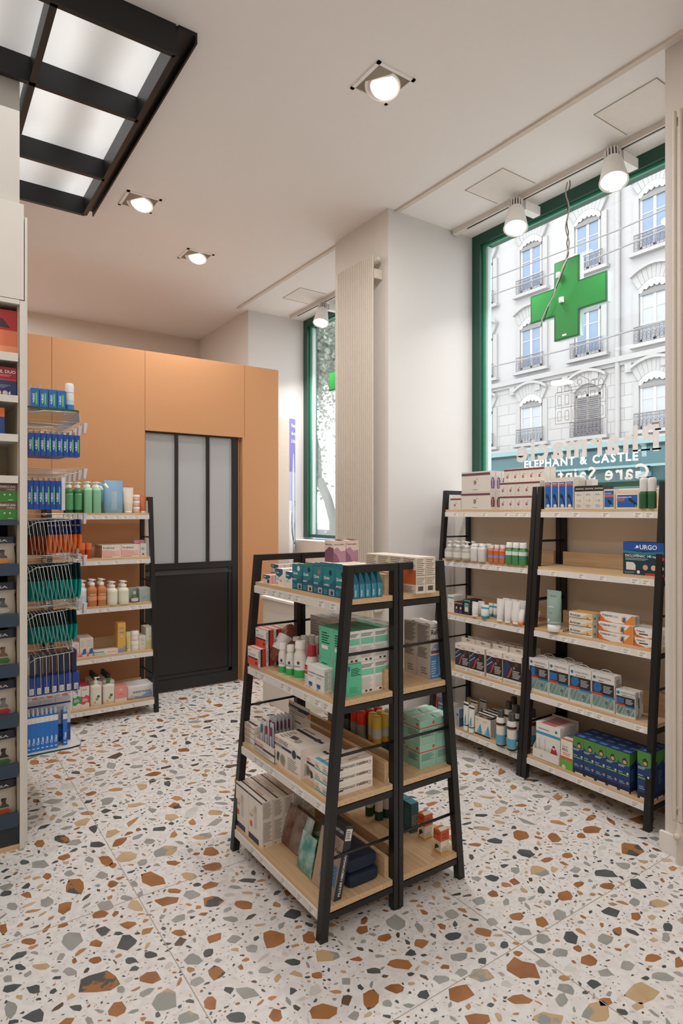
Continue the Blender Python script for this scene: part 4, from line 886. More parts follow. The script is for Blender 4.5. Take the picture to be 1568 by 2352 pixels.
GZ = [('r', 'L', 0, 0, 1, 1, '#63c79f'), ('l', 'L', .2, .45, .85, .85, 5, '#1d3d36'), ('r', 'L', .2, .28, .7, .40, '#f0ece6'), ('t', 'L', .05, .88, .012, '3', '#1d4a8a'), ('r', 'T', 0, 0, 1, 1, '#4aa585'), ('l', 'T', .1, .1, .9, .9, 4, '#3b8a70'),
      ('r', 'F', .04, .56, .96, .76, '#7fd3b2'), ('l', 'F', .06, .80, .94, .92, 3, '#5a5856'), ('l', 'F', .06, .12, .9, .5, 9, '#c3beb7'), ('r', 'F', .35, .03, .5, .09, '#3a3836'), ('r', 'F', .65, .03, .82, .09, '#3a3836')]
Yg = 1.80; XL, XR = Xy(793, Yg), Xy(891, Yg)
stock(CT('gauze_box', '#f0ece6', *GZ), 'mint and white gauze box', 'on island second shelf', '-Y', z, (XL, Yg), (XR - XL) / 3, .085, .113, n=3, nd=2, nh=2, pd=.088, skip=((0, 0, 0),))
o = carton('gauze_box', (XR - XL) / 3 * 1.05, .085, .113, '#5fc79d', [('l', 'F', .3, .62, .92, .88, 5, '#1d3d36'), ('l', 'F', .2, .1, .8, .3, 5, '#3f9c7c'), ('r', 'F', .1, .8, .22, .95, '#2b5d9c'), ('l', 'L', .2, .2, .85, .8, 8, '#2f7a64')])
o.location = (XL + (XR - XL) / 6 - .003, Yg - .012, z); tag(o, 'all green gauze box at the near corner of island second shelf', 'box')
KC = [('l', 'F', .1, .1, .9, .8, 8, '#8c8074'), ('l', 'R', .1, .1, .9, .9, 9, '#857a6f')]
stock(CT('kraft_box', '#a99b8c', *KC, tab=(.03, '#a3968a')), 'grey brown carton with hang tab', 'at back of island second shelf', '-X', z, (1.33, 2.17), .075, .045, .11, n=2, nd=1, cat='box')
# ---- third shelf
z = IZ[1]; WH = 'on island third shelf'
X0 = G(585, 1724, z)[0]; YL, YR = Yx(585, X0), Yx(630.5, X0); w = YL - YR; yc = (YL + YR) / 2
r = empty('counter_display', (X0, yc, z), -math.pi / 2); tag(r, 'cardboard counter tray with tall header card on island third shelf', 'counter display')
b = MB(); m = pm('#e6dccf'); H_ = .058; D_ = .165
for q in ((-w / 2, w / 2, 0, .002, 0, H_), (-w / 2, -w / 2 + .002, 0, D_, 0, H_ * 1.1), (w / 2 - .002, w / 2, 0, D_, 0, H_ * 1.1), (-w / 2, w / 2, 0, D_, 0, .002)): b.box(*q, m)
deco(b, w, D_, H_, [('r', 'F', 0, .42, 1, .58, '#2a3046'), ('t', 'F', .03, .62, .016, 'BIOSYNEX', '#d88a55'), ('t', 'F', .04, .44, .008, 'Thermomètre digital', '#e8e4de'), ('l', 'F', .05, .1, .8, .34, 3, '#9a948c')]); b.build('tray', r)
b = MB(); b.box(-w / 2, w / 2, D_ - .003, D_, .002, .185, pm('#d9cfc3'))
yy = D_ - .0035
for (u0, u1, v0, v1, c_) in ((0, 1, .84, .93, '#2a3046'), (.05, .85, .79, .81, '#8d867d'), (.05, .75, .75, .77, '#8d867d'), (.3, .6, .57, .60, '#5a4a48')): b.quad([(-w / 2 + w * u0, yy, .185 * v0), (-w / 2 + w * u1, yy, .185 * v0), (-w / 2 + w * u1, yy, .185 * v1), (-w / 2 + w * u0, yy, .185 * v1)], pm(c_))
b.text('BIOSYNEX', (-w / 2 + .004, yy - .0002, .174), (1, 0, 0), (0, 0, 1), .010, pm('#d8763f'), bold=.02); b.text('Thermomètre digital', (-w / 2 + .004, yy - .0004, .158), (1, 0, 0), (0, 0, 1), .009, pm('#e8e4de'), bold=.01)
b.disc((w / 2 - .008, yy - .0005, .155), (1, 0, 0), (0, 0, 1), .010, pm('#dd8040')); b.build('header_card', r)
def thermo(cc):
    def f(w_, d, h):
        r = empty('thermometer_pack'); b = MB(); b.box(-w_ / 2, w_ / 2, d * .8, d, 0, h, mat('#cfd3da', .2, var=.02, name='clear_blister')); b.build('blister_card', r)
        b = MB(); loft(b, [(w_ * .22, d * .3, .004), (w_ * .22, d * .3, h * .25), (w_ * .12, d * .22, h * .4), (w_ * .1, d * .2, h * .62)], pm('#e9e6e2', .3), cy=d * .4, n=10); loft(b, [(w_ * .2, d * .3, h * .6), (w_ * .24, d * .33, h * .7), (w_ * .2, d * .3, h * .86)], pm(cc, .3), cy=d * .4, n=10); loft(b, [(w_ * .25, d * .32, .006), (w_ * .25, d * .32, h * .12)], pm(cc, .3), cy=d * .4, n=10); b.build('thermometer', r); return r
    return f
for i, (cc, nm) in enumerate((('#2b7f96', 'blue'), ('#b5303e', 'red'), ('#8c2c50', 'purple'))):
    stock(thermo(cc), nm + ' tipped thermometer in clear pack', 'at front of the counter tray', '-X', z + .004, (X0 + .012 + .006 * i, YL - .012 - .030 * i), .028, .012, .128, cat='thermometer')
stock(thermo('#7c2038'), 'dark red topped thermometer pack', 'at back of the counter tray', '-X', z + .004, (X0 + .055, YL - .005), .030, .0125, .135, n=2, nd=5, pd=.018, cat='thermometer')
BX = [('r', 'F', 0, .58, 1, .68, '#2a3046'), ('t', 'F', .03, .74, .013, 'BIOSYNEX', '#c96f3f'), ('l', 'F', .05, .2, .7, .5, 3, '#9a948c'), ('r', 'T', .1, .2, .9, .4, '#2a3046')]
SX(CT('thermometer_box', '#e9dfd2', *BX), 'flat white thermometer carton', 'stacked at far end of island third shelf', z, 560.5, 584, 1703, 1, h=.085, d=.06, nd=2, nh=4)
BG = [('r', 'F', 0, .66, 1, .75, '#272e48'), ('t', 'F', .02, .80, .022, 'BIOSYNEX', '#6a6058'), ('t', 'F', .02, .80, .022, 'BIO', '#d9824a'), ('t', 'F', .03, .68, .010, 'Tensiomètre', '#e6e2dc'), ('c', 'F', .76, .70, .020, '#d5d2cc'), ('c', 'F', .76, .70, .016, '#272e48'), ('c', 'F', .32, .28, .024, '#c8c2b8'), ('c', 'F', .32, .28, .018, '#8b8a80'), ('p', 'F', [(.05, .2), (.16, .14), (.2, .45), (.12, .48)], '#4a463f'), ('c', 'F', .35, .14, .008, '#e0803e'),
      ('l', 'F', .52, .08, .9, .5, 6, '#a29c94'), ('r', 'T', .02, .60, .98, .70, '#272e48'), ('t', 'T', .1, .76, .018, 'BIOSYNEX', '#a98a70'), ('c', 'T', .78, .66, .014, '#3a4160'), ('p', 'T', [(.35, .18), (.55, .22), (.5, .36), (.3, .34)], '#5a554c'), ('c', 'T', .62, .22, .016, '#b0aaa0'), ('l', 'T', .1, .05, .28, .5, 5, '#a29c94'), ('l', 'R', .1, .1, .9, .5, 8, '#b5afa6')]
SX(CT('blood_pressure_box', '#ece3d8', *BG), 'big white blood pressure monitor box', WH, z, 631, 690, 1751, 1, 1686, d=.155)
BS = [('r', 'F', 0, .70, 1, .80, '#272e48'), ('t', 'F', .04, .84, .014, 'BIOSYNEX', '#c9784a'), ('c', 'F', .5, .38, .020, '#a9a49a'), ('c', 'F', .5, .38, .015, '#75746c'), ('p', 'F', [(.66, .5), (.86, .42), (.9, .2), (.72, .12)], '#3a3834'), ('l', 'F', .05, .08, .4, .2, 2, '#9a948c'), ('r', 'T', 0, .45, 1, .55, '#272e48'), ('t', 'T', .1, .62, .014, 'BIOSYNEX', '#c9784a'), ('c', 'T', .3, .3, .007, '#e0803e')]
SX(CT('blood_pressure_box', '#ece3d8', *BS), 'medium white wrist blood pressure box beside the big one', WH, z, 691.5, 722, 1779, 1, 1728, d=.15)
CP = [('r', 'F', 0, 0, 1, .12, '#3aa3b8'), ('t', 'F', .1, .6, .007, 'Cooper', '#d08a4a'), ('l', 'F', .1, .2, .8, .5, 2, '#6a645c'), ('r', 'R', .0, 0, .10, 1, '#56b4cf'), ('r', 'R', .13, .36, .30, .50, '#262c38'), ('t', 'R', .56, .70, .0125, 'VASELINE OFFICINALE', '#55555a', 'C', 180), ('t', 'R', .96, .66, .017, 'Cooper', '#8a6a4c', 'L', 180), ('r', 'T', .02, .0, 1, .1, '#56b4cf'), ('t', 'T', .7, .3, .012, 'VASELINE', '#6a645c', 'L', -90), ('t', 'T', .6, .72, .014, 'Cooper', '#b08450', 'L', -90)]
SX(CT('ointment_box', '#efe7dc', *CP), 'long white ointment box with turquoise end', WH, z, 722, 757.5, 1811, 2, h=.108, d=.185, nh=3)
# ---- bottom shelf
z = IZ[0]; WH = 'on island bottom shelf'
TB = [('r', 'T', 0, .35, 1, .5, '#272e48'), ('t', 'T', .05, .58, .013, 'BIOSYNEX', '#d9824a'), ('r', 'F', 0, .94, 1, .98, '#272e48'), ('c', 'F', .3, .62, .011, '#e8bf8a'), ('r', 'F', .42, .30, .60, .8, '#c9c6c0'), ('c', 'F', .5, .72, .012, '#b5b5b2'), ('r', 'F', .1, .28, .28, .40, '#d65a40'), ('r', 'F', 0, 0, .75, .12, '#2a3352'), ('l', 'F', .1, .5, .38, .56, 2, '#8d867d'),
      ('l', 'R', .08, .62, .9, .97, 12, '#9f988e'), ('l', 'R', .08, .12, .9, .55, 14, '#9f988e'), ('c', 'R', .2, .05, .004, '#dd7840')]
SX(CT('thermometer_box', '#e9dfd2', *TB), 'white forehead thermometer box', WH, z, 541.5, 602.5, 1894, 2, 1793, d=.0475, nd=5)
GM = {}
def gelm(col, al):
    if col not in GM:
        m = noisy('gel_pouch_film', col, {'#7a4a3c': '#a98a7c', '#9fb0a8': '#e0e6e2', '#6f5240': '#9c8468', '#4f9488': '#b4cec6'}[col], 16, .42, .62, .1, 9); m.node_tree.nodes['Principled BSDF'].inputs['Alpha'].default_value = al; GM[col] = m
    return GM[col]
def pouch(col, al=.75):
    def f(w, d, h):
        b = MB(); m = gelm(col, al); loft(b, [(w / 2, .001, 0), (w / 2 * .98, d * .35, h * .06), (w / 2, d / 2, h * .3), (w / 2 * .98, d / 2, h * .65), (w / 2 * .97, d * .2, h * .88), (w / 2, .001, h)], m, 3.2, 20)
        deco(b, w * .7, 0, h, [('p', 'F', [(.1, .2), (.4, .3), (.3, .45)], '#dfe4de')]) if al > .7 else None
        return b.build('gel_pouch')
    return f
def lean(lb, mk, uL, uR, v0, h, d, ang, cat='gel pack', grp='gel packs leaning on island bottom shelf'):
    X0 = G(uL, v0, z)[0]; YL, YR = Yx(uL, X0), Yx(uR, X0); o = mk(YL - YR, d, h); o.location = (X0, (YL + YR) / 2, z + .002); o.rotation_euler = Matrix.Rotation(-math.pi / 2, 3, 'Z').to_euler()
    o.rotation_euler = (Matrix.Rotation(math.radians(ang), 3, 'Y') @ Matrix.Rotation(-math.pi / 2, 3, 'Z')).to_euler(); tag(o, lb, cat, grp); return o
lean('red brown clear pouch leaning beside the white thermometer boxes', pouch('#7a4a3c', .62), 643, 684, 1932, .155, .018, 16)
lean('grey white gel pouch leaning behind the teal one', pouch('#9fb0a8', .9), 662, 700, 1947, .15, .016, 18)
lean('brown clear pouch leaning in the middle of the row', pouch('#6f5240', .6), 655, 705, 1935, .15, .016, 24)
lean('teal green beaded gel pouch at the front of the row', pouch('#4f9488', .92), 681, 714, 1990, .135, .016, 12)
o = lean('leaning kraft and black pill organiser box, tallest on island bottom shelf', CT('pill_organiser_box', '#b39c84', ('r', 'F', 0, .80, 1, 1, '#1b1b1e'), ('t', 'F', .6, .87, .02, 'orium', '#d9d5ce'), ('r', 'F', .28, .16, .95, .44, '#5b86b0'), *[('l', 'F', .30 + .16 * k, .18, .40 + .16 * k, .42, 5, '#2f5c92') for k in range(4)], ('t', 'F', .62, .60, .024, 'orium', '#2a2724'), ('l', 'F', .6, .66, .95, .78, 5, '#8a7660'), ('r', 'R', 0, 0, 1, 1, '#2b2e34'), ('r', 'R', .1, .80, .9, .96, '#ded9d2'), ('l', 'R', .2, .82, .8, .94, 5, '#4a4844'), ('t', 'R', .72, .06, .013, 'PILULIER HEBDOMADAIRE', '#e8e4de', 'L', 90), ('r', 'T', 0, 0, 1, 1, '#1b1b1e')), 715, 765, 2026, .25, .032, 13, 'box', None)
if 'group' in o: del o['group']
NV = mat('#10203a', .6, var=.12, scale=120, bump=.3, name='navy_fabric')
def cushion(xa, xb, ya, yb, z0, hh, lb):
    b = MB(); n = 24; vs = []
    ys = [ya, ya + .006, ya + .02, (ya + yb) / 2, yb - .02, yb]; sc = [.86, .97, 1, 1.02, 1, .9]
    for y, s_ in zip(ys, sc):
        for k in range(n):
            t = 2 * math.pi * k / n; ct, st = math.cos(t), math.sin(t)
            vs.append(((xa + xb) / 2 + (xb - xa) / 2 * s_ * abs(ct) ** .32 * (1 if ct > 0 else -1), y, z0 + hh / 2 + hh / 2 * s_ * abs(st) ** .45 * (1 if st > 0 else -1)))
    fs = [(j * n + i, j * n + (i + 1) % n, (j + 1) * n + (i + 1) % n, (j + 1) * n + i) for j in range(5) for i in range(n)]
    b.add(vs, fs, NV, True); b.add(vs[:n], [tuple(range(n))], NV); b.add(vs[-n:], [tuple(range(n))[::-1]], NV); o = b.build('folded_cushion'); tag(o, lb, 'cushion', 'folded navy cushions on island bottom shelf')
ga, gb = G(786, 2066, z), G(894, 2035, z)
cushion(1.268, 1.405, 1.80, 1.98, z, .046, 'lower folded navy cushion at the near end'); cushion(1.262, 1.405, 1.812, 1.99, z + .047, .050, 'upper folded navy cushion at the near end')
for k in range(4):
    b = MB(); m = mat('#3f7a56' if k % 2 == 0 else '#6f7d64', .12, var=.3, scale=40, alpha=.85, name='green_clear_bag'); loft(b, [(.055, .045, 0), (.066, .055, .006), (.064, .052, .020), (.05, .045, .026)], m, 3, 18)
    o = b.build('wrapped_green_bag'); o.location = (1.335 + .006 * (k % 2), 2.075 - .004 * k, z + .027 * k); o.rotation_euler = (0, 0, .2 * k); tag(o, 'shiny green wrapped bag behind the navy cushions, ' + ('lowest of the pile', 'second from the bottom', 'third from the bottom', 'topmost of the pile')[k], 'bag', 'pile of green wrapped bags')

# ================================================================ island, window side
z = IZ[3]; WH = 'on window side of island top shelf'
CB = [('l', 'L', .06, .48, .94, .96, 9, '#8f877b'), ('r', 'L', .2, .07, .75, .2, '#55504a'), ('l', 'L', .06, .24, .94, .45, 5, '#8f877b'), ('r', 'B', .0, .25, 1, .65, '#cf6a3c'), ('l', 'B', .06, .7, .94, .97, 5, '#8f877b'), ('l', 'B', .06, .02, .94, .2, 4, '#a39a8c'), ('r', 'T', .02, .42, .98, .46, '#c9ad8c')]
Yn = G(954, 1364.7, z)[1]; xa, xb = Xy(954.5, Yn), Xy(999.5, Yn); hc = Zv(1281, xa, Yn) - z
stock(CT('lens_solution_box', '#e6dac8', *CB), 'cream carton with orange patch', WH, '+X', z, (xb, Yn), .078, (xb - xa) / 2 - .002, hc, n=4, nd=2, order='d')
stock(CT('low_carton', '#e6dac8', ('l', 'L', .06, .1, .94, .9, 6, '#9a9184'), ('l', 'B', .05, .1, .95, .9, 8, '#9a9184')), 'low cream carton', 'at far end of island top shelf', '+X', z, (xb, Yn + .33), .075, .055, .082, n=3, nd=3)
PK = [('p', 'L', [(0, 0), (1, 0), (1, .55), (.6, .5), (.3, .7), (0, .6)], '#b78aa0'), ('p', 'L', [(0, 0), (.5, 0), (.3, .3), (0, .5)], '#8c6078'), ('t', 'L', .04, .80, .009, 'Nature Légère', '#6a5a58'), ('p', 'B', [(0, 0), (1, 0), (1, .66), (.5, .72), (0, .5)], '#7d566c'), ('t', 'B', .05, .80, .009, 'Nature Légère', '#5a4a48')]
Yp = 2.27; xp = Xy(765, Yp)
stock(CT('pink_carton', '#e9d4c9', *PK, flap=True), 'pink and purple carton', 'on top of the low cream cartons', '+X', z + .083, (xp + .136, Yp), .07, .066, .094, n=1, nd=2)
z = IZ[2]; WH = 'on window side of island second shelf'
GW = [('l', 'L', .06, .1, .94, .9, 12, '#aaa49a'), ('l', 'B', .05, .1, .95, .9, 12, '#aaa49a'), ('l', 'T', .1, .2, .9, .8, 4, '#8f8a96')]
stock(CT('white_carton', '#d9d3cb', *GW), 'white carton with grey print', WH, '+X', z, (1.695, 2.03), .085, .06, .18, n=5, nd=3)
Yr = 1.80; xr = Xy(988, Yr)
RN = [('t', 'F', .06, .81, .027, 'ReNu', '#23242a'), ('l', 'F', .06, .92, .8, .95, 1, '#3c8f84'), ('l', 'F', .06, .70, .6, .75, 1, '#8a867e'), ('p', 'F', [(.02, .52), (.3, .62), (.7, .63), (1, .56), (1, .50), (.3, .56)], '#8aa4c4'), ('r', 'F', .05, .46, 1, .52, '#7d4a55'), ('r', 'F', 0, 0, 1, .43, '#4f83b8'), ('r', 'F', .66, .04, .92, .40, '#a9c6d8'), ('l', 'F', .08, .08, .5, .34, 6, '#a9c8e6'), ('t', 'F', .1, .03, .012, '360 ml', '#cfe0f2'),
      ('l', 'L', .06, .62, .94, .97, 14, '#6f6a62'), ('l', 'L', .06, .36, .8, .56, 7, '#6f6a62'), ('l', 'L', .3, .06, .8, .2, 3, '#8a847a')]
SY_ = stock(CT('lens_solution_box', '#d6cec2', *RN, flap=True), 'tall contact lens solution box', WH, '-Y', z, (xr, Yr), .064, .078, .213, n=1, nd=2)
z = IZ[1]; WH = 'on window side of island third shelf'
AC = lambda col, cap, band, al=0: (lambda w, d, h: can('spray_can', w, h, col, cap, band, .30, alpha=al))
def cans(mk, lb, pts, w=.040, h=.158, grp=None):
    pr = mk(w, 0, h)
    for i, (x, y) in enumerate(pts):
        o = pr if i == 0 else dup(pr, None, None); o.location = (x, y, z); o.rotation_euler = (0, 0, 2.4 + i); tag(o, lb + (', ' + ('nearest', 'second nearest', 'third nearest', 'fourth nearest', 'fifth nearest', 'farthest', 'seventh', 'eighth', 'ninth')[i] + ' of its colour' if len(pts) > 1 else ''), 'spray can', grp)
cans(AC('#8e8a84', '#ee3a30', [(.1, .9, '#a09a92')]), 'insect spray can with bright red cap on island', [(1.545, 2.10), (1.590, 2.10), (1.545, 2.146), (1.592, 2.15), (1.635, 2.105), (1.60, 2.20)], grp='red capped spray cans')
cans(AC('#c9c2b6', '#f2cb55', [(.0, .42, '#2b3550'), (.42, .62, '#d8a23c')]), 'spray can with yellow cap on island', [(1.560, 2.015), (1.605, 2.02), (1.572, 2.058), (1.615, 2.062)], grp='yellow capped spray cans')
cans(AC('#7d8a86', '#e4e4e2', [(.1, .9, '#b9b6b0')]), 'spray can with clear cap behind the mint boxes', [(1.660, 1.97), (1.662, 2.015), (1.70, 2.01), (1.66, 2.06), (1.70, 2.055)], grp='clear capped spray cans')
cans(AC('#8e8a84', '#155f58', [(.1, .9, '#a7a198')]), 'spray can with dark teal cap at far end of island', [(1.53, 2.30), (1.56, 2.255)], grp='teal capped spray cans')
cans(AC('#5a6264', '#25282a', [(.1, .6, '#2f4a4a')]), 'dark green spray can beside the red caps', [(1.54, 2.195)])
MT = [('r', 'F', 0, .66, 1, .71, '#c4604c'), ('c', 'F', .84, .84, .0065, '#d0523a'), ('l', 'F', .1, .3, .9, .6, 7, '#4f7466'), ('r', 'L', 0, .66, 1, .71, '#c4604c'), ('c', 'L', .8, .84, .0065, '#d0523a'), ('l', 'L', .1, .3, .9, .6, 7, '#4f7466'), ('r', 'T', .1, .1, .9, .9, '#d9d2cc'), ('l', 'T', .2, .2, .8, .7, 3, '#c9948a')]
gy = 1.80; gx = Xy(963.5, gy); w = Xy(1000, gy) - gx
stock(CT('compress_box', '#9cc9b3', *MT, flap=True), 'mint box with orange seal', 'island third shelf, window side', '-Y', z, (gx, gy), w * 1.03, .075, .092, n=2, nd=2, nh=2)
z = IZ[0]; WH = 'on window side of island bottom shelf'
gx, gy = G(944, 1915, z)
stock(CT('teal_carton', '#2f5a64', ('r', 'T', 0, 0, 1, 1, '#4aa0b4'), ('r', 'F', 0, 0, 1, .7, '#4b5658'), ('l', 'F', .1, .1, .9, .6, 8, '#9aa09c'), ('l', 'L', .1, .2, .9, .8, 6, '#4a7a84')), 'dark teal repellent carton', WH, '-Y', z, (gx, gy), .040, .045, .122, n=1, nd=3)
OB = [('r', 'F', 0, .55, 1, 1, '#cf5e34'), ('t', 'F', .08, .80, .0105, 'CINQ', '#2a2420'), ('t', 'F', .08, .66, .0105, 'CINQ', '#2a2420'), ('l', 'F', .08, .06, .9, .3, 4, '#a89c86'), ('r', 'L', 0, .55, 1, 1, '#d9663a'), ('t', 'L', .08, .80, .0105, 'CINQ', '#2a2420'), ('p', 'L', [(.2, .1), (.8, .3), (.5, .4), (.2, .3)], '#3a342c'), ('r', 'T', 0, 0, 1, 1, '#dd7642'), ('r', 'F', 0, 0, 1, .08, '#d9a640'), ('r', 'L', 0, 0, 1, .08, '#d9a640')]
gx, gy = G(975, 1931, z); stock(CT('repellent_box', '#e9dfc9', *OB, flap=True), 'orange and cream mosquito repellent box', 'behind its twin on island bottom shelf', '-Y', z, (gx, gy), .044, .042, .10)
gx, gy = G(1012, 1963, z); stock(CT('repellent_box', '#e9dfc9', *OB, flap=True), 'orange and cream mosquito repellent box', 'nearest the corner of island bottom shelf', '-Y', z, (gx, gy), .044, .042, .088)
for i, (u, v) in enumerate(((870, 1882), (888, 1876), (848, 1872), (858, 1866))):
    one(lambda w, d, h: can('lotion_can', .036, .12, '#dcd6cc', '#e9e4dc', [(.02, .42, '#1e4a38')], .2), 'white and dark green lotion can, ' + ('nearest of the four', 'right of the nearest one', 'leftmost of the four', 'hindmost of the four')[i], 'can', u, v, z, .12, grp='lotion cans seen below the island third shelf')
# ================================================================ wall shelves under the shop window (two units)
z = RZ[4]; WH = 'on far wall shelf top'; XT = 2.883
BD = [('r', 'F', 0, .80, 1, .93, '#6d4652'), ('c', 'F', .48, .46, .013, '#6d4250'), ('l', 'F', .42, .40, .54, .52, 3, '#d8cac2'), ('c', 'F', .55, .62, .004, '#8c5c6c'), ('l', 'F', .4, .08, .6, .14, 1, '#8a8078')]
def jarside(c_): return [('c', 'R', .5, .60, .012, c_), ('p', 'R', [(.24, .15), (.76, .15), (.82, .3), (.82, .55), (.18, .55), (.18, .3)], c_), ('r', 'R', .42, .2, .5, .62, '#e8e0da')]
SX(CT('supplement_carton', '#ddd5ca', *BD, *jarside('#6a2f42')), 'wide cream carton with plum stripe', 'low in the top shelf stack', z, 1059, 1125, 1170.5, 1, 1131.5, d=.05, nd=3)
SX(CT('supplement_carton', '#ddd5ca', *BD, *jarside('#7a4a94')), 'wide cream carton with plum stripe', 'high in the top shelf stack', Zv(1131.5, XT, Yx(1059, XT)) + .001, 1060, 1125, 1170.5, 1, h=(Zv(1086, XT, Yx(1059, XT)) - Zv(1131.5, XT, Yx(1059, XT))), d=.05, nd=3, X=XT)
S5 = [('r', 'F', 0, .82, 1, .95, '#7a3d42'), ('c', 'F', .42, .38, .0085, '#8a2f38'), ('r', 'F', .28, .36, .56, .42, '#d9a09a'), ('c', 'F', .56, .56, .003, '#8a2f38'), ('l', 'F', .3, .08, .6, .12, 1, '#9a9088')]
SX(CT('supplement_box', '#ddd5ca', *S5), 'small plum striped box at the shelf end', 'far wall shelf top', z, 1034, 1058, 1172, 1, 1144, d=.05, nd=3)
Xa = XT; hb = (Zv(1108.5, XT, Yx(1147, XT)) - z) / 2; pY = (Yx(1147, Xa) - Yx(1220, Xa)) / 4
stock(CT('supplement_box', '#dbd3c8', *S5), 'small red emblem box', 'far wall shelf top', '-X', z, (Xa, Yx(1147, Xa)), pY, .05, hb, n=5, nd=2, nh=2)
stock(CT('supplement_box', '#dbd3c8', *S5), 'small red emblem box', 'highest layer, far wall shelf', '-X', z + 2 * hb + .002, (Xa + .045, Yx(1147, Xa) + .004), pY, .05, hb, n=5, nd=2)
WH = 'on near wall shelf top'
CHB = [('r', 'F', .06, .05, .94, .86, '#1f5fae'), ('r', 'F', .06, .74, .94, .80, '#d6573a'), ('l', 'F', .14, .80, .8, .84, 1, '#e8ecf2'), ('p', 'F', [(.25, .5), (.6, .42), (.75, .25), (.9, .12), (.7, .15), (.5, .32), (.2, .38)], '#1b2434'), ('c', 'F', .5, .10, .010, '#ddd8c8'), ('c', 'F', .32, .46, .005, '#26344c')]
Xc = XT
SX(CT('joint_supplement_box', '#e6ddcc', *CHB), 'tall blue supplement box with leaping figure', WH, z, 1250, 1316.5, 1166, 4, 1099, d=.05, nd=2)
stock(CT('white_box', '#e4e0dc'), 'plain white carton', 'behind the tall blue boxes', '-X', z, (Xc + .11, Yx(1316, Xc) + .06), .05, .05, .16, n=2)
SX(CT('pain_relief_box', '#dcd6cb', ('r', 'F', 0, .76, 1, 1, '#20201f'), ('t', 'F', .12, .84, .011, 'SYNTHOL', '#e8e4dc'), ('l', 'F', .2, .58, .8, .66, 2, '#8f8a82'), ('c', 'F', .3, .36, .006, '#d8c48a'), ('c', 'F', .6, .36, .006, '#b8b29e'), ('l', 'F', .2, .06, .8, .2, 3, '#a8a298'), ('r', 'T', 0, 0, 1, 1, '#2c2b2a'), ('r', 'R', 0, .76, 1, 1, '#2c2b2a')), 'cream box with black top band', WH, z, 1319, 1384.5, 1164, 3, 1117, d=.045, nd=2)
SX(CT('joint_supplement_box', '#e6ddcc', ('r', 'F', .05, .08, .95, .92, '#1f5fae'), ('r', 'F', .05, .60, .95, .72, '#d6683a'), ('t', 'F', .08, .76, .007, 'CHONDRO', '#eef0f4'), ('p', 'F', [(.3, .5), (.7, .4), (.8, .2), (.5, .25)], '#1b2434'), ('c', 'F', .75, .14, .006, '#5a9a50')), 'small blue supplement box between cream and wide ones', WH, z, 1386.5, 1410, 1163, 1, 1124, d=.045, nd=1)
SX(CT('joint_supplement_box', '#e6ddcc', ('r', 'F', .05, .08, .95, .90, '#1f5fae'), ('r', 'F', .03, .50, .38, .66, '#d6573a'), ('t', 'F', .07, .70, .010, 'CHONDRO-AID', '#eef0f4'), ('p', 'F', [(.6, .75), (.8, .5), (.95, .3), (.85, .25), (.7, .4), (.55, .6)], '#1b2434'), ('c', 'F', .9, .14, .006, '#5a9a50')), 'wide blue supplement box lying before the window', WH, z, 1414.5, 1466, 1163, 1, 1134, d=.04)
SX(lambda w, d, h: can('spray_stick', w * .96, h, '#2a6a3c', '#dedad6', [(.1, .8, '#245c34')], .42), 'green stick with tall white cap', WH, z, 1469, 1507, 1160, 2, 1098, cat='spray stick')
SX(CT('white_box', '#e9e5e0', ('l', 'F', .1, .4, .5, .7, 2, '#b0aaa4')), 'plain white low carton', 'against the window glass', z, 1512, 1545, 1160, 1, h=.11, d=.05, X=3.0)
# second shelf
z = RZ[3]; WH = 'on far wall second shelf'
CLB = lambda w, d, h: bottle('micellar_pump_bottle', w * .95, h, '#cfcac4', '#e9e5e0', [(.18, .62, '#ddd6cc')], kind='pump', pumph=.30, rough=.15, alpha=.35, shoulder=.66, hook=.02)
SX(CLB, 'clear pump bottle with cream label', WH, z, 1024, 1083, 1291, 3, 1243, d=.05, nd=2, cat='pump bottle')
SX(lambda w, d, h: bottle('white_bottle', w * .9, h, '#dcd8d4', '#e9e6e2', caph=.14, capr=.8, e=3, shoulder=.8), 'plain milky white bottle', WH, z, 1083, 1118, 1295, 2, 1248, d=.045, nd=2, cat='bottle')
SX(lambda w, d, h: bottle('orange_gel_bottle', w * .95, h, '#e88a60', '#ddd6d0', [(.70, .78, '#d84a34'), (.36, .5, '#7f9cc0')], .18, .75, e=3, rough=.2, shoulder=.8, alpha=.3), 'small orange gel bottle', WH, z, 1123, 1162, 1299, 3, 1251, d=.04, nd=2, cat='bottle')
SX(lambda w, d, h: bottle('green_gel_bottle', w * .98, h, '#5aa860', '#e6e2de', [(.55, .78, '#d9e0d6'), (.40, .45, '#2b7f9c')], .24, .85, e=3, rough=.15, shoulder=.74, alpha=.3), 'green gel bottle with white cap', WH, z, 1163.5, 1210, 1302, 3, 1245, d=.04, nd=1, cat='bottle')
WH = 'on near wall second shelf'
z = RZ[3]
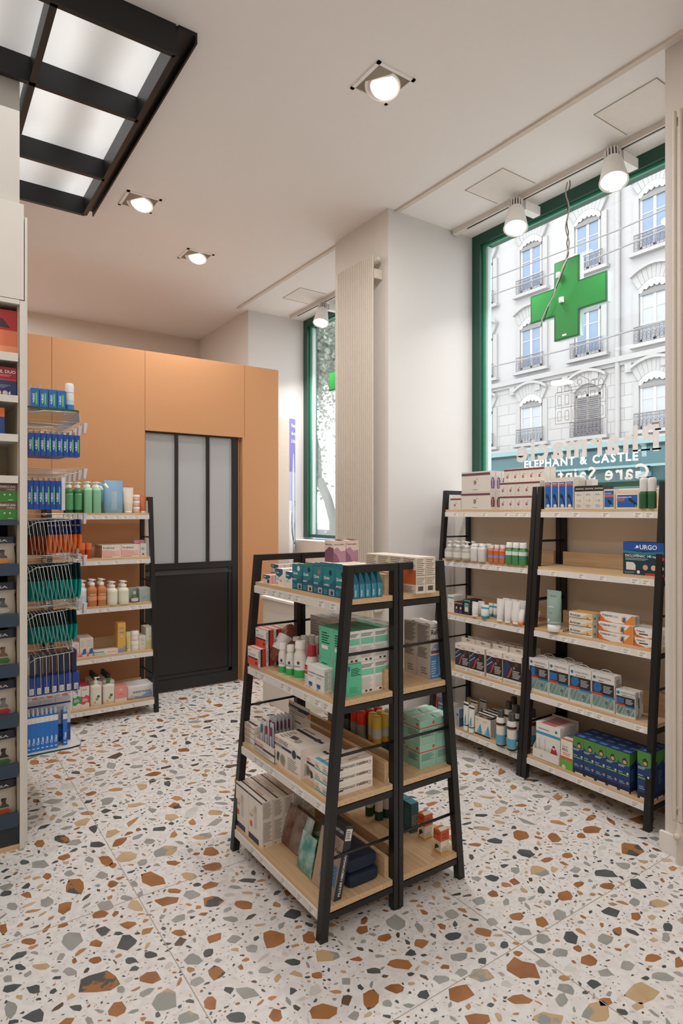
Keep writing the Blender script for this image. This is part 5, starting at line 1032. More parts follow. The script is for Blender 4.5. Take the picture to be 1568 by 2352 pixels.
UB = [('r', 'F', 0, .74, 1, 1, '#1b4fa0'), ('t', 'F', .42, .79, .030, 'URGO', '#f2f2f0'), ('c', 'F', .36, .86, .007, '#f2f2f0'), ('p', 'F', [(.28, .80), (.34, .86), (.38, .88), (.33, .82)], '#f2f2f0'), ('p', 'F', [(0, .74), (.5, .70), (1, .74), (1, .66), (.5, .62), (0, .66)], '#2a7a8c'), ('t', 'F', .06, .545, .0165, 'DICLOFÉNAC 140 mg', '#e6eae8'), ('l', 'F', .06, .44, .7, .52, 2, '#a9bcb8'), ('p', 'F', [(.08, .14), (.32, .14), (.32, .3), (.26, .38), (.08, .38)], '#dcd8d0'),
      ('c', 'F', .56, .24, .013, '#c9a894'), ('c', 'F', .76, .24, .013, '#d8b8a2'), ('c', 'F', .96, .24, .009, '#c9a894'), ('c', 'F', .39, .09, .008, '#e9e2da'), ('r', 'F', .56, .0, 1, .07, '#c4362e'), ('l', 'F', .04, .03, .3, .1, 2, '#8aa0a0'), ('c', 'F', .97, .52, .009, '#c4362e'), ('r', 'T', 0, 0, 1, 1, '#1b3f86')]
SX(CT('patch_box', '#17353c', *UB), 'large blue and dark teal patch box standing alone', WH, z, 1430.5, 1524, 1321, 1, 1244, d=.07)
# third shelf
z = RZ[2]; WH = 'on far wall third shelf'
SX(CT('cream_box', '#e4e0d6', ('r', 'F', 0, .80, 1, .90, '#3fa5a0'), ('l', 'F', .2, .3, .8, .6, 5, '#c9c2b6')), 'tall white box with teal stripe', WH, z, 1028, 1042, 1412, 1, 1366, d=.045, nd=2)
SX(CT('kids_box', '#1e2240', ('r', 'F', 0, .84, 1, .93, '#d98a3c'), ('c', 'F', .5, .5, .006, '#e0a050'), ('p', 'F', [(.3, .35), (.7, .4), (.6, .6), (.4, .55)], '#e8c89a'), ('l', 'F', .2, .1, .8, .24, 2, '#8a86a0')), 'narrow navy box with orange figure', WH, z, 1043.5, 1062, 1416, 2, 1381, d=.035, nd=2)
SX(CT('gift_box', '#1d2126', ('r', 'F', .08, .88, .95, .98, '#2fa59c'), ('r', 'F', .2, .2, .7, .75, '#d9d2c4'), ('r', 'F', .24, .5, .66, .72, '#3fa5a0'), *[('c', 'R', (k * 37 % 100) / 100, (k * 61 % 100) / 100, .0016, '#d9d6d0') for k in range(22)], *[('c', 'F', (k * 31 % 20) / 100 + .75, (k * 57 % 100) / 100, .0016, '#d9d6d0') for k in range(8)]), 'black speckled gift box with teal label', WH, z, 1063.5, 1080, 1424, 1, 1376, d=.05, nd=2)
TW = lambda col, cap, band=(), cf=.14: (lambda w, d, h: tubep('cream_tube', w * .96, h, col, cap, cf, band))
SX(TW('#e9e5df', '#e4ddd2'), 'plain white tube beside the black gift box', WH, z, 1084, 1099.5, 1427, 1, 1381, d=.05, nd=2, cat='tube')
SX(TW('#eceae6', '#2b8a8e', [(.62, .78, '#3f9fb4')], .2), 'white tube with teal cap, left one', WH, z, 1105, 1123, 1430, 1, 1387, cat='tube')
SX(TW('#eceae6', '#2b8a8e', [(.62, .78, '#3f9fb4')], .2), 'white tube with teal cap, right pair', WH, z, 1121.5, 1143, 1427, 2, 1384, cat='tube', X=2.90)
SX(TW('#e6e2dc', '#e9e5df', (), .08), 'tall white tube', WH, z, 1140.5, 1195, 1437, 3, 1374, d=.05, nd=2, cat='tube')
SX(TW('#ece8e2', '#e0703c', (), .2), 'short white tube with orange cap', WH, z, 1174, 1205, 1441, 2, 1396, d=.04, cat='tube', X=2.825)
SX(TW('#e9dccb', '#d8764a', [(.1, .3, '#d07a58')], .1), 'flat beige tube showing orange', 'behind the double black posts', z, 1222, 1242, 1441, 2, 1400, cat='tube', X=3.02)
WH = 'on near wall third shelf'
o = SX(lambda w, d, h: tubep('gel_tube', w, h, '#8fa69c', '#e9e6e0', .17, [(.05, .10, '#a9bcb2')], ((.010, .82, '#55645e', 'VOELTIZ'), (.012, .5, '#e9efe9', 'VEINO'), (.006, .34, '#55645e', 'gel frais')), ((-.2, .14, .006, '#e9efe9'),)), 'big grey green gel tube standing on its white cap', WH, z, 1256, 1289, 1456, 1, 1354, cat='tube')
SX(CT('drops_box', '#e6dcc8', ('p', 'F', [(0, .55), (.5, .9), (1, .9), (1, 1), (0, 1)], '#4f8a5c'), ('r', 'F', .5, .85, 1, 1, '#d9803c'), ('l', 'F', .1, .2, .7, .5, 2, '#a8a08e'), *[('c', 'R', .25 + .25 * k, .4, .006, ('#d8503c', '#e0803c', '#4a4640')[k]) for k in range(3)]), 'small low box lying before the big tube', WH, z, 1270, 1289, 1457, 1, 1443, d=.075)
AR = [('r', 'F', 0, .22, .96, .30, '#2d3440'), ('t', 'F', .03, .45, .020, 'Arnican', '#3c3a38'), ('p', 'F', [(.5, .4), (.8, .85), (1, 1), (1, .35), (.8, .3)], '#e8c088'), ('c', 'F', .8, .42, .0055, '#c47a30'), ('l', 'F', .1, .08, .7, .16, 1, '#9a9488'), ('r', 'R', .4, .25, .6, .55, '#4a443c'), ('r', 'T', 0, 0, 1, 1, '#dcaa5e'), ('l', 'R', .08, .2, .3, .8, 4, '#a8a092')]
SX(CT('arnica_box', '#e9e0d0', *AR), 'cream and yellow arnica box', WH, z, 1306.5, 1360, 1462, 1, 1404, d=.042, nd=2, nh=3)
VO = [('p', 'F', [(0, 0), (1, 0), (1, .25), (.7, .06), (.4, .02), (.15, .2), (0, .8)], '#d9682e'), ('p', 'F', [(.7, 0), (1, 0), (1, 1), (.92, 1), (.8, .5)], '#e08a3c'), ('t', 'F', .05, .62, .0155, 'Voltaren', '#3a3f48'), ('t', 'F', .33, .62, .0145, 'Actigo', '#b9b2a8'), ('t', 'F', .08, .40, .008, '2%', '#d9783c'), ('l', 'F', .08, .28, .3, .34, 1, '#b0aaa0'), ('c', 'F', .70, .42, .0125, '#e0903c'), ('p', 'F', [(.62, .75), (.69, .62), (.66, .2), (.69, .2), (.71, .4), (.73, .1), (.75, .1), (.73, .62), (.79, .82), (.71, .70)], '#1c5a86'), ('c', 'F', .71, .82, .0022, '#1c5a86'), ('l', 'R', .1, .1, .9, .9, 5, '#8a847a')]
Xv = frontX(1374, 1475, z); hv = (Zv(1427, Xv, Yx(1374, Xv)) - z) / 2
SX(CT('gel_box', '#ebe6de', *VO), 'orange and white gel box', 'stacked ' + WH, z, 1374, 1453, 1475, 1, h=2 * hv, d=.042, nd=1, nh=2)
stock(CT('gel_box', '#ebe6de', *VO), 'orange and white gel box', 'topmost and set back ' + WH, '-X', z + 2 * hv + .0015, (Xv + .014, Yx(1374, Xv) + .0), Yx(1374, Xv) - Yx(1453, Xv), .042, hv)
VS = [('p', 'F', [(0, 0), (1, 0), (1, .3), (.5, .02), (.1, .3), (0, .85)], '#d9682e'), ('t', 'F', .08, .62, .012, 'Voltaren', '#3a3f48'), ('r', 'F', .2, .34, .58, .48, '#5a3a30'), ('c', 'F', .84, .5, .008, '#e0903c'), ('p', 'F', [(.80, .8), (.84, .3), (.87, .3), (.90, .85), (.85, .6)], '#1c5a86')]
SX(CT('gel_box', '#ebe6de', *VS), 'small orange and white gel box', 'beside the post ' + WH, z, 1456.5, 1511, 1490, 1, h=.086, d=.04, nh=2)
stock(CT('upright_box', '#e6e0d8', ('l', 'F', .2, .1, .8, .9, 6, '#b5aea4')), 'white upright carton', 'behind the orange gel boxes', '-X', z, (Xv + .09, Yx(1455, Xv + .06)), .036, .05, .085, n=5)
# fourth shelf
z = RZ[1]; WH = 'on far wall fourth shelf'
def TH_(v): return [('r', 'F', 0, .16, 1, .80, '#23201f'), ('p', 'F', [(.02, .28), (.18, .30), (.48, .52), (.30, .78), (.02, .62)] if v else [(.0, .26), (.16, .20), (.50, .55), (.20, .80), (.02, .66)], '#2b3358'), ('p', 'F', [(.2, .19), (.32, .22), (.52, .54), (.45, .58), (.3, .3)], '#c9452e'), ('c', 'F', .72, .70, .009, '#c9543e'), ('c', 'F', .72, .70, .007, '#1a1514'), ('c', 'F', .60, .58, .008, '#8a8078'), ('l', 'F', .52, .22, .95, .50, 5, '#cfc8c0'),
    *([('p', 'F', [(.02, .62), (.30, .78), (.31, .765), (.03, .6)], '#d9d4cc'), ('p', 'F', [(.02, .45), (.40, .64), (.41, .625), (.03, .43)], '#d9d4cc')] if v else []), ('t', 'F', .12, .89, .0085, 'THERM', '#8a847c'), ('t', 'F', .5, .84, .0085, 'COOL', '#3a3632'), ('r', 'F', .3, .79, .65, .82, '#e6ded2'), ('c', 'F', .92, .07, .003, '#2a2624'), ('l', 'F', .1, .04, .8, .1, 1, '#b9b0a4')]
TK = dict(tab=(.032, '#cdc2b4'))
SX(CT('heat_patch_box', '#e4dbcf', *TH_(1), **TK), 'white heat patch box, blue panel', 'left pair, fourth wall shelf', z, 1045, 1112, 1535, 2, 1476, d=.055, nd=3)
SX(CT('heat_patch_box', '#e4dbcf', *TH_(1), **TK), 'white heat patch box, blue panel', 'single column beside the left pair', z, 1116.5, 1153, 1563, 1, 1492, d=.055, nd=3)
SX(CT('heat_patch_box', '#e4dbcf', *TH_(0), **TK), 'white heat patch box with diamond picture', 'fourth wall shelf', z, 1155, 1197, 1573, 1, 1501, d=.055, nd=3)
WH = 'on near wall fourth shelf'
def TP(name, pic): return [('r', 'F', .02, .42, .98, .76, '#262728'), ('c', 'F', .12, .88, .0085, '#2a7a8c'), ('t', 'F', .24, .865, .0125, "THERA°PEARL", '#8a8880'), ('t', 'F', .3, .785, .0085, name, '#3a3836'), ('p', 'F', pic, '#2e66a0'), ('r', 'F', 0, .40, .48, .47, '#c4402e'), ('r', 'F', .48, .37, 1, .44, '#1f6ba6'), ('l', 'F', .52, .50, .92, .70, 5, '#c9c6c0'),
    ('r', 'F', .03, .08, .97, .39, '#7f9c92'), *[('c', 'F', .06 + (k * 29 % 89) / 100, .10 + (k * 53 % 27) / 100, .0022, ('#b9cfc6', '#4f7a70', '#9ac0b0')[k % 3]) for k in range(60)], ('c', 'F', .68, .24, .0125, '#c9b8a4'), ('c', 'F', .68, .24, .0108, '#4f7a72'), ('l', 'R', .15, .55, .85, .92, 6, '#9a968e'), ('c', 'R', .5, .1, .008, '#8a9a94')]
hd = [(.10, .48), (.10, .66), (.2, .76), (.32, .70), (.30, .58), (.34, .48)]
bk_ = [(.04, .48), (.04, .70), (.42, .70), (.42, .50)]; rd = [(.08, .52), (.08, .68), (.2, .76), (.40, .74), (.46, .6), (.36, .5), (.2, .48)]
def thera(nm, pic, handle=True):
    def f(w, d, h):
        r = empty('gel_pack_box'); b = MB(); b.box(-w / 2, w / 2, 0, d, 0, h, pm('#dedad4', .25)); deco(b, w, d, h, TP(nm, pic)); b.build('box_body', r)
        if handle:
            b = MB(); b.tube([(-w * .28, d * .5, h - .002), (-w * .24, d * .5, h + .010), (-w * .1, d * .5, h + .017), (w * .1, d * .5, h + .017), (w * .24, d * .5, h + .010), (w * .28, d * .5, h - .002)], .0016, mat('#c9c6c0', .2, name='clear_handle'), 6); b.build('carry_handle', r)
        return r
    return f
SX(thera('MASQUE VISAGE', hd), 'clear fronted gel mask box with face picture', WH, z, 1215, 1259, 1594, 1, 1509, d=.06, nd=2, pd=.063)
SX(thera('DOS', bk_), 'gel pack box with blue back wrap picture', WH, z, 1260.5, 1305.5, 1604, 1, 1519, d=.06, nd=2, pd=.063)
SX(thera('MULTI-USAGES', rd), 'gel pack box with round blue picture, third along', WH, z, 1307.5, 1357, 1617, 1, 1531, d=.06, pd=.063)
SX(thera('GENOU', rd), 'gel pack box with blue knee picture, fourth along', WH, z, 1358.5, 1410.5, 1632, 1, 1543, d=.06, pd=.063)
SX(thera('ARTICULATION', bk_, False), 'short gel pack box', 'at near end of fourth wall shelf', z, 1414, 1458, 1649, 1, 1581, d=.028, nd=2, pd=.040)
# bottom shelf
z = RZ[0]; WH = 'on far wall bottom shelf'
SX(CT('red_carton', '#d4492e', ('l', 'F', .15, .1, .85, .9, 6, '#e0806a')), 'bright red orange slim box', WH, z, 990, 1003.5, 1652, 1, 1602, d=.05, X=2.83)
SX(CT('teal_carton', '#2a7a9c', ('l', 'F', .1, .3, .8, .6, 4, '#a9d0dc'), ('r', 'F', 0, .7, 1, .85, '#d0a890'), ('r', 'R', 0, 0, 1, 1, '#e0dcd4')), 'teal and white slim box', WH, z, 1005, 1018, 1655, 1, 1606, d=.04, X=2.83)
SX(CT('white_carton', '#dfe0de', ('c', 'F', .5, .55, .012, '#2a5f8a'), ('l', 'F', .1, .1, .9, .25, 2, '#9aa4a8')), 'white box with round blue picture', WH, z, 1020, 1041, 1665, 1, 1612, d=.05, X=2.84)
SX(CT('blue_grey_carton', '#9aa6ae', ('r', 'R', 0, 0, 1, 1, '#7a8c9c'), ('r', 'R', 0, 0, 1, .5, '#3c5f86'), ('r', 'F', .2, .6, .7, .75, '#2a5088'), ('l', 'F', .2, .1, .8, .4, 3, '#7a8894')), 'blue grey box beside the freezing gel tubes', WH, z, 1047, 1054, 1678, 1, 1627, d=.05, nd=1)
PEAK = [('p', 'F', [(.25, .12), (.95, .12), (.8, .48), (.7, .62), (.55, .40)], '#3f96b4'), ('r', 'F', 0, .0, 1, .10, '#23211f')]
def coldtube(w, d, h):
    r = tubep('cold_gel_tube', w * .92, h, '#e4e0d8', '#e4dfd6', .13, [(.06, .10, '#23211f'), (.86, .93, '#2a2826')]); b = r.children[0]
    m = MB(); y = -w * .33; m.quad([(-w * .2, y, h * .25), (w * .28, y, h * .25), (w * .16, y + w * .06, h * .62)], pm('#3f96b4')); m.quad([(-w * .2, y - .0006, h * .25), (w * .02, y - .0006, h * .25), (w * .08, y + w * .04, h * .52)], pm('#6fb4c8')); m.build('peak_print', b); return r
for i, (uL, uR, v0, vT, X_) in enumerate(((1064, 1077, 1682, 1610, None), (1076, 1090, 1690, 1618, None), (1080, 1098, 1680, 1606, 2.93), (1100, 1118, 1680, 1604, 3.0))):
    SX(coldtube, 'white tube with turquoise peak, ' + ('leftmost', 'second', 'third and set back', 'hindmost')[i], WH, z, uL, uR, v0, 1, vT, cat='tube', X=X_)
COB = [('r', 'F', 0, .90, 1, .985, '#262422'), ('t', 'F', .12, .915, .008, 'COLOR', '#d9d4ca'), ('r', 'F', 0, .885, 1, .90, '#d9923c'), ('p', 'F', [(.2, .11), (.95, .11), (.8, .42), (.72, .58), (.5, .38)], '#3f96b4'), ('p', 'F', [(.2, .11), (.5, .11), (.6, .34), (.5, .38)], '#6fb4c8'), ('r', 'F', 0, .0, 1, .09, '#262422'), ('l', 'F', .1, .66, .6, .78, 2, '#b5aea2'), ('r', 'T', 0, 0, 1, .5, '#262422'), ('l', 'R', .12, .1, .88, .85, 9, '#a8a092'), ('r', 'R', 0, .90, 1, .985, '#262422')]
SX(CT('cold_spray_box', '#e4ded2', *COB), 'white box with turquoise peak', WH, z, 1090.5, 1126, 1693, 2, 1637, d=.038, nd=4)
CAN = lambda w, d, h: can('cold_spray_can', .052, .205, '#e2ddd4', '#4a4a48', [(.0, .06, '#262422'), (.74, .82, '#262422'), (.71, .735, '#d9923c'), (.08, .40, '#5aa8c2')], .22, capw=.72)
for i, (u, v) in enumerate(((1150, 1711), (1175, 1721), (1168, 1690), (1186, 1700), (1206, 1708), (1180, 1677), (1222, 1711))):
    one(CAN, 'cold spray can with dark cap, ' + ('leftmost in front', 'second in front beside the posts', 'leftmost in middle row', 'second in middle row', 'third in middle row', 'hindmost of all', 'seen just right of the posts')[i], 'spray can', u, v, z, 0, grp='cold spray cans on far wall bottom shelf')
WH = 'on near wall bottom shelf'
X0 = frontX(1223, 1744, z); YL, YR = Yx(1223, X0), Yx(1287, X0) + .012; w = YL - YR; yc = (YL + YR) / 2
r = empty('counter_display', (X0, yc, z), -math.pi / 2); tag(r, 'white cardboard tray holding blister cards on near wall bottom shelf', 'counter display')
b = MB(); m = pm('#e6e0d8'); D_ = .17
b.box(-w / 2, w / 2, 0, .002, 0, .05, m); b.box(-w / 2, w / 2, 0, D_, 0, .002, m)
for s_ in (-1, 1): b.prism([(0, 0), (D_, 0), (D_, .16), (.06, .115), (0, .05)], 'x', s_ * w / 2 - .001, s_ * w / 2 + .001, m)
b.text('B', (-.03, -.0006, .014), (1, 0, 0), (0, 0, 1), .022, pm('#a9a299')); b.build('tray', r); b = MB(); b.box(-w / 2, w / 2, D_ - .002, D_, .002, .20, m); b.build('header_card', r)
TBC = [('r', 'F', 0, .66, 1, .74, '#3a9ac0'), ('r', 'F', .0, .86, .45, 1, '#e9e4de'), ('c', 'F', .84, .85, .008, '#2a7f9c'), ('l', 'F', .1, .80, .6, .86, 1, '#8a8a88'), ('r', 'F', .12, .2, .16, .55, '#c9ccd0'), ('r', 'F', .36, .2, .4, .55, '#c9ccd0'), ('p', 'F', [(.12, .2), (.4, .2), (.36, .15), (.16, .15)], '#5a5654'), ('c', 'F', .74, .40, .009, '#3a2a2c'), ('p', 'F', [(.6, .2), (.9, .16), (.84, .36), (.66, .36)], '#c43c40'), ('c', 'F', .74, .36, .007, '#e8cdb8'), ('r', 'T', .2, 0, .8, 1, '#c4545a')]
stock(CT('toothbrush_card', '#e9e4dc', *TBC), 'white and blue oral care card', 'in the tray on wall shelf', '-X', z + .004, (X0 + .020, YL - .006), w - .012, .011, .185, nd=9, cat='blister card', pd=.016, jit=.0012)
SX(CT('lice_treatment_box', '#e9e2d4', ('r', 'F', 0, 0, 1, .34, '#6aa83c'), ('r', 'F', 0, .34, 1, .42, '#cf4a2c'), ('t', 'F', .12, .74, .010, 'DUOLP', '#3a3836'), ('t', 'F', .12, .62, .018, 'PRO', '#2a2826'), ('l', 'F', .15, .46, .85, .58, 2, '#d98a60'), ('c', 'F', .25, .05, .012, '#d6d0c8'), ('r', 'T', 0, 0, 1, 1, '#e0dcd4'), ('r', 'T', 0, 0, 1, .3, '#d05038'), ('r', 'R', 0, 0, 1, .34, '#6aa83c')), 'single white green and red lice treatment box', WH, z, 1287.5, 1314.5, 1773, 1, 1696, d=.05)
LC = [('p', 'F', [(0, .76), (.3, .70), (.6, .66), (1, .70), (1, 1), (0, 1)], '#4f8a3c'), ('c', 'F', .60, .76, .0165, '#8a7a9c'), ('c', 'F', .60, .76, .0148, '#2e5a34'), ('c', 'F', .58, .76, .0085, '#d9a470'), ('p', 'F', [(.36, .82), (.6, .88), (.82, .8), (.74, .84), (.58, .82), (.42, .8)], '#3a2618'), ('l', 'F', .04, .62, .62, .68, 2, '#d0dae4'), ('l', 'F', .04, .47, .5, .52, 1, '#a0b4cc'), ('r', 'F', .04, .425, .9, .455, '#7fae4c'), ('c', 'F', .82, .49, .0055, '#d6ccc4'), ('c', 'F', .82, .25, .006, '#d9a69c'), ('c', 'F', .82, .25, .003, '#b83c34'), ('l', 'F', .12, .20, .6, .28, 2, '#a0b4cc'), ('r', 'F', 0, 0, 1, .14, '#1a1832'), ('r', 'F', .2, .0, .95, .045, '#d6d2cc'),
      ('p', 'R', [(0, .70), (1, .80), (1, 1), (0, 1)], '#4f8a3c'), ('l', 'R', .1, .3, .7, .6, 6, '#5a7a9c'), ('r', 'R', .1, .0, .9, .045, '#d6d2cc'), ('r', 'R', 0, .05, 1, .14, '#1a1832'), ('r', 'T', 0, 0, 1, 1, '#2e3a78'), ('r', 'T', .3, .2, .9, .6, '#4f8aa4')]
SX(CT('lice_lotion_box', '#163a6c', *LC), 'navy and green lice lotion box', 'near wall bottom shelf', z, 1315.5, 1446, 1780, 5, 1689, d=.054, nd=3)
SX(CT('lice_lotion_box', '#163a6c', *LC), 'navy and green lice lotion box', 'behind the near front post', z, 1463.5, 1494, 1848, 1, 1722, d=.054, nd=3, X=frontX(1316, 1780, z))
# ================================================================ shelf against the orange partition
def YF(z): return 4.475 + LEAN * z + .03
z = LZ[4]; WH = 'on orange wall shelf top'; Y_ = YF(z)
SY(lambda w, d, h: bottle('toner_pump_bottle', w * .95, h, '#3f8a56', '#dfe6dc', [(.02, .12, '#1f4a30'), (.13, .78, '#57a06c')], kind='pump', pumph=.22, rough=.12, alpha=.2, shoulder=.84, capr=.5, txt=((.011, .74, '#b9d6c0', 'LA ROSE'),), hook=.022), 'dark green clear pump bottle', WH, z, 149, 189, 1175, 2, 1106, nd=2, d=.055, cat='pump bottle', Y=Y_)
SY(lambda w, d, h: bottle('mint_pump_bottle', w * .96, h, '#8fc9a0', '#eef2ec', kind='pump', pumph=.25, e=4, shoulder=.9, capr=.55, hook=.026), 'mint green square pump bottle', WH, z, 191, 231.5, 1176, 2, 1104, nd=2, d=.055, cat='pump bottle', Y=Y_)
def refill(w, d, h):
    r = empty('refill_pouch'); b = MB(); loft(b, [(w * .42, d * .4, 0), (w * .47, d * .5, h * .06), (w * .48, d * .5, h * .35), (w * .47, d * .35, h * .7), (w * .48, .003, h * .95), (w * .46, .001, h)], mat('#86aecb', .25, var=.12, scale=20, name='pale_blue_film'), 2.6, 24)
    loft(b, [(w * .36, d * .47, h * .07), (w * .38, d * .53, h * .12), (w * .38, d * .52, h * .35), (w * .34, d * .40, h * .66)], mat('#a9bfcd', .3, var=.05, name='pouch_print'), 2.1, 24); b.build('pouch_body', r)
    c_ = MB(); c_.T = Matrix.Translation((-w * .36, -.004, h * .82)) @ Matrix.Rotation(math.radians(-40), 4, 'Y'); c_.lathe([(.012, -.02), (.012, .018), (0, .019)], mat('#eef0ee', .4, name='white_cap'), n=14); c_.build('spout_cap', r); return r
SY(refill, 'pale blue refill pouch with white spout', WH, z, 236, 283, 1178, 1, 1104, d=.06, cat='pouch', Y=Y_ + .03)
SY(refill, 'second blue refill pouch standing behind the pale one', WH, z, 226, 262, 1178, 1, 1110, d=.05, cat='pouch', Y=Y_ + .11)
SY(lambda w, d, h: tubep('body_cream_tube', w, h, '#e6dccf', '#efe6da', .08, [(.3, .8, '#ecd9c6')]), 'tall white and peach tube', WH, z, 282, 306, 1176, 1, 1120, d=.05, nd=2, cat='tube', Y=Y_ + .02)
JAR = lambda c1, c2: (lambda w, d, h: jar_(w, h, c1, c2))
def jar_(w, h, c1, c2):
    r = empty('cream_jar'); b = MB(); b.lathe([(w * .44, 0), (w * .47, .003), (w * .47, h * .55), (w * .44, h * .58)], mat(c1, .3, var=.02, name='jar_' + c1.strip('#')), n=20); b.build('jar_body', r)
    c_ = MB(); c_.lathe([(w * .49, h * .58), (w * .49, h * .97), (w * .46, h), (0, h)], mat(c2, .35, var=.02, name='lid_' + c2.strip('#')), n=20); c_.build('jar_lid', r); return r
def jstk(lbl, wh, z, uL, uR, v0, vT, n, c1, c2, Y=None, X=None, nh=2, nd=1, rz=0):
    Y = Y or G(uR, v0, z)[1]; w = (Xy(uR, Y) - Xy(uL, Y)) / n; h = (Zv(vT, Xy(uR, Y), Y) - z) / nh
    out = stock(JAR(c1, c2), lbl, wh, '-Y', z, (Xy(uL, Y), Y), w, w, h, n, nd, nh, cat='jar'); return out
jstk('peach and white cream jar', WH, z, 304, 321, 1176, 1137, 1, '#e2bd9a', '#e9e2da', Y=Y_ + .03, nh=3)
SY(lambda w, d, h: tubep('body_cream_tube', w, h, '#cf7048', '#e6ded4', .10), 'short burnt orange tube at shelf end', WH, z, 320, 336, 1175, 1, 1139, d=.04, cat='tube', Y=Y_ + .03)
z = LZ[3]; WH = 'on orange wall second shelf'; Y_ = YF(z)
jstk('orange lidded supplement jar', WH, z, 181, 211, 1284, 1247, 2, '#b8441c', '#e0703c', Y=Y_ + .02, nh=1, nd=2)
PR = [('t', 'F', .06, .70, .020, 'ProRhinel', '#5a4a52'), ('p', 'F', [(0, .12), (.9, .12), (.95, .3), (.7, .5), (.3, .6), (0, .6)], '#e8b3a2'), ('c', 'F', .8, .4, .016, '#eec4b6'), ('l', 'F', .05, .03, .6, .1, 1, '#4a424a'), ('r', 'L', 0, .0, 1, 1, '#c99868'), ('r', 'L', .1, .75, .9, .95, '#6a4a3a'), ('r', 'F', .9, 0, 1, 1, '#edcdbf')]
SY(CT('saline_box', '#e9dfd4', *PR), 'cream and pink nasal saline box', WH, z, 233.5, 322, 1284, 2, 1250, d=.036, nd=4, Y=Y_ + .01, pd=.05)
SY(CT('white_blue_box', '#e6e2da', ('c', 'F', .4, .6, .012, '#9ac0d8'), ('p', 'F', [(.2, .1), (.7, .1), (.5, .3)], '#8a5a40')), 'white box with blue ring picture', WH, z, 322.5, 336, 1281, 1, 1248, d=.04, Y=Y_ + .04)
SY(CT('pink_box', '#e39cac', ('l', 'F', .4, .3, .8, .6, 1, '#a84a68')), 'flat pink box', 'lying on the boxes of second shelf', z + .094, 308, 331, 1200, 1, h=.024, d=.05, Y=Y_ + .10)
z = LZ[2]; WH = 'on orange wall third shelf'; Y_ = YF(z)
PB = lambda c1, band, e=2.0, cap='#efe6dc', **k: (lambda w, d, h: bottle('pump_bottle', w * .97, h, c1, cap, band, kind='pump', pumph=.26, e=e, capr=.52, shoulder=.74, hook=.024, **k))
SY(PB('#e6e4e0', [(.1, .55, '#c6dde6')]), 'white pump bottle with pale blue label', WH, z, 178, 200, 1398, 1, 1331, d=.05, nd=2, cat='pump bottle', Y=Y_ + .02)
SY(PB('#d98a50', [(.3, .5, '#e2a070')], 3.5, rough=.2, alpha=.2, txt=((.013, .56, '#f2e6da', 'pouponi'),)), 'orange clear pump bottle', WH, z, 200.5, 243.5, 1397, 2, 1327, d=.055, nd=2, cat='pump bottle', Y=Y_)
SY(PB('#e6e2c6', [(.15, .6, '#e8e4d0')]), 'cream oval pump bottle', WH, z, 244, 296, 1394, 2, 1333, d=.055, nd=2, cat='pump bottle', Y=Y_)
SY(CT('scent_box', '#a9b8b0', ('p', 'F', [(.5, .4), (1, .8), (1, .6)], '#d9b08c'), ('r', 'T', 0, 0, 1, 1, '#d3d8d4')), 'grey green scent box behind the round bottle', WH, z, 295, 317, 1388, 1, 1350, d=.06, nd=1, Y=Y_ + .08)
SY(CT('scent_box', '#a9b8b0', ('p', 'F', [(.4, .4), (1, .9), (1, .7)], '#d9b08c'), ('r', 'T', 0, 0, 1, 1, '#d3d8d4'), ('l', 'F', .2, .2, .8, .4, 3, '#8a9a92')), 'grey green scent box beside the shelf post', WH, z, 320, 346, 1388, 1, 1350, d=.06, nd=2, Y=Y_ + .015)
def perfume(w, d, h):
    r = empty('scent_bottle'); b = MB(); b.lathe([(w * .44, 0), (w * .47, .004), (w * .47, h * .42), (w * .3, h * .58), (w * .12, h * .62)], mat('#77827c', .1, var=.05, trans=.3, name='smoky_glass'), n=20); b.lathe([(w * .475, h * .12), (w * .475, h * .40)], pm('#e4dcd0'), n=10, a0=math.pi * 1.1, a1=math.pi * 1.9); b.build('bottle_body', r)
    c_ = MB(); c_.lathe([(.0, h * .62), (w * .16, h * .66), (w * .22, h * .8), (w * .16, h * .95), (0, h)], mat('#b9cdbf', .3, name='ball_stopper'), n=16); c_.build('ball_stopper', r); return r
SY(perfume, 'smoky glass scent bottle with mint ball stopper', WH, z, 299, 318, 1390, 1, 1357, cat='bottle', Y=Y_ + .03)
z = LZ[1]; WH = 'on orange wall fourth shelf'; Y_ = YF(z)
SY(CT('tall_box', '#e4d9cc', ('l', 'F', .1, .5, .9, .9, 8, '#c3bab0'), ('p', 'F', [(.3, .1), (1, .15), (.9, .45), (.5, .4)], '#3a66a4'), ('p', 'F', [(0, 0), (.4, 0), (.2, .3)], '#d86a70')), 'cream box with blue and red shapes', WH, z, 183, 214, 1512, 2, 1464, d=.03, nd=6, Y=Y_ + .01)
SY(CT('tall_box', '#e6d9d4', ('p', 'F', [(0, 0), (1, 0), (.6, .6), (.2, .4)], '#e08a94'), ('l', 'F', .2, .6, .9, .9, 3, '#b9aab0')), 'pink patterned box behind the wire basket', WH, z, 155, 182, 1514, 2, 1476, d=.03, nd=2, Y=Y_ + .01)
SY(CT('ointment_box', '#e9e3d8', ('r', 'F', 0, 0, .5, .3, '#a8d6cf'), ('t', 'F', .02, .50, .0165, 'Bepanthen', '#38505a'), ('r', 'F', .56, .25, .95, .65, '#e8c4be'), ('r', 'F', 0, 0, .04, 1, '#5aa8a0')), 'long low white ointment box', WH, z, 214.5, 271, 1509, 1, 1489, d=.05, Y=Y_)
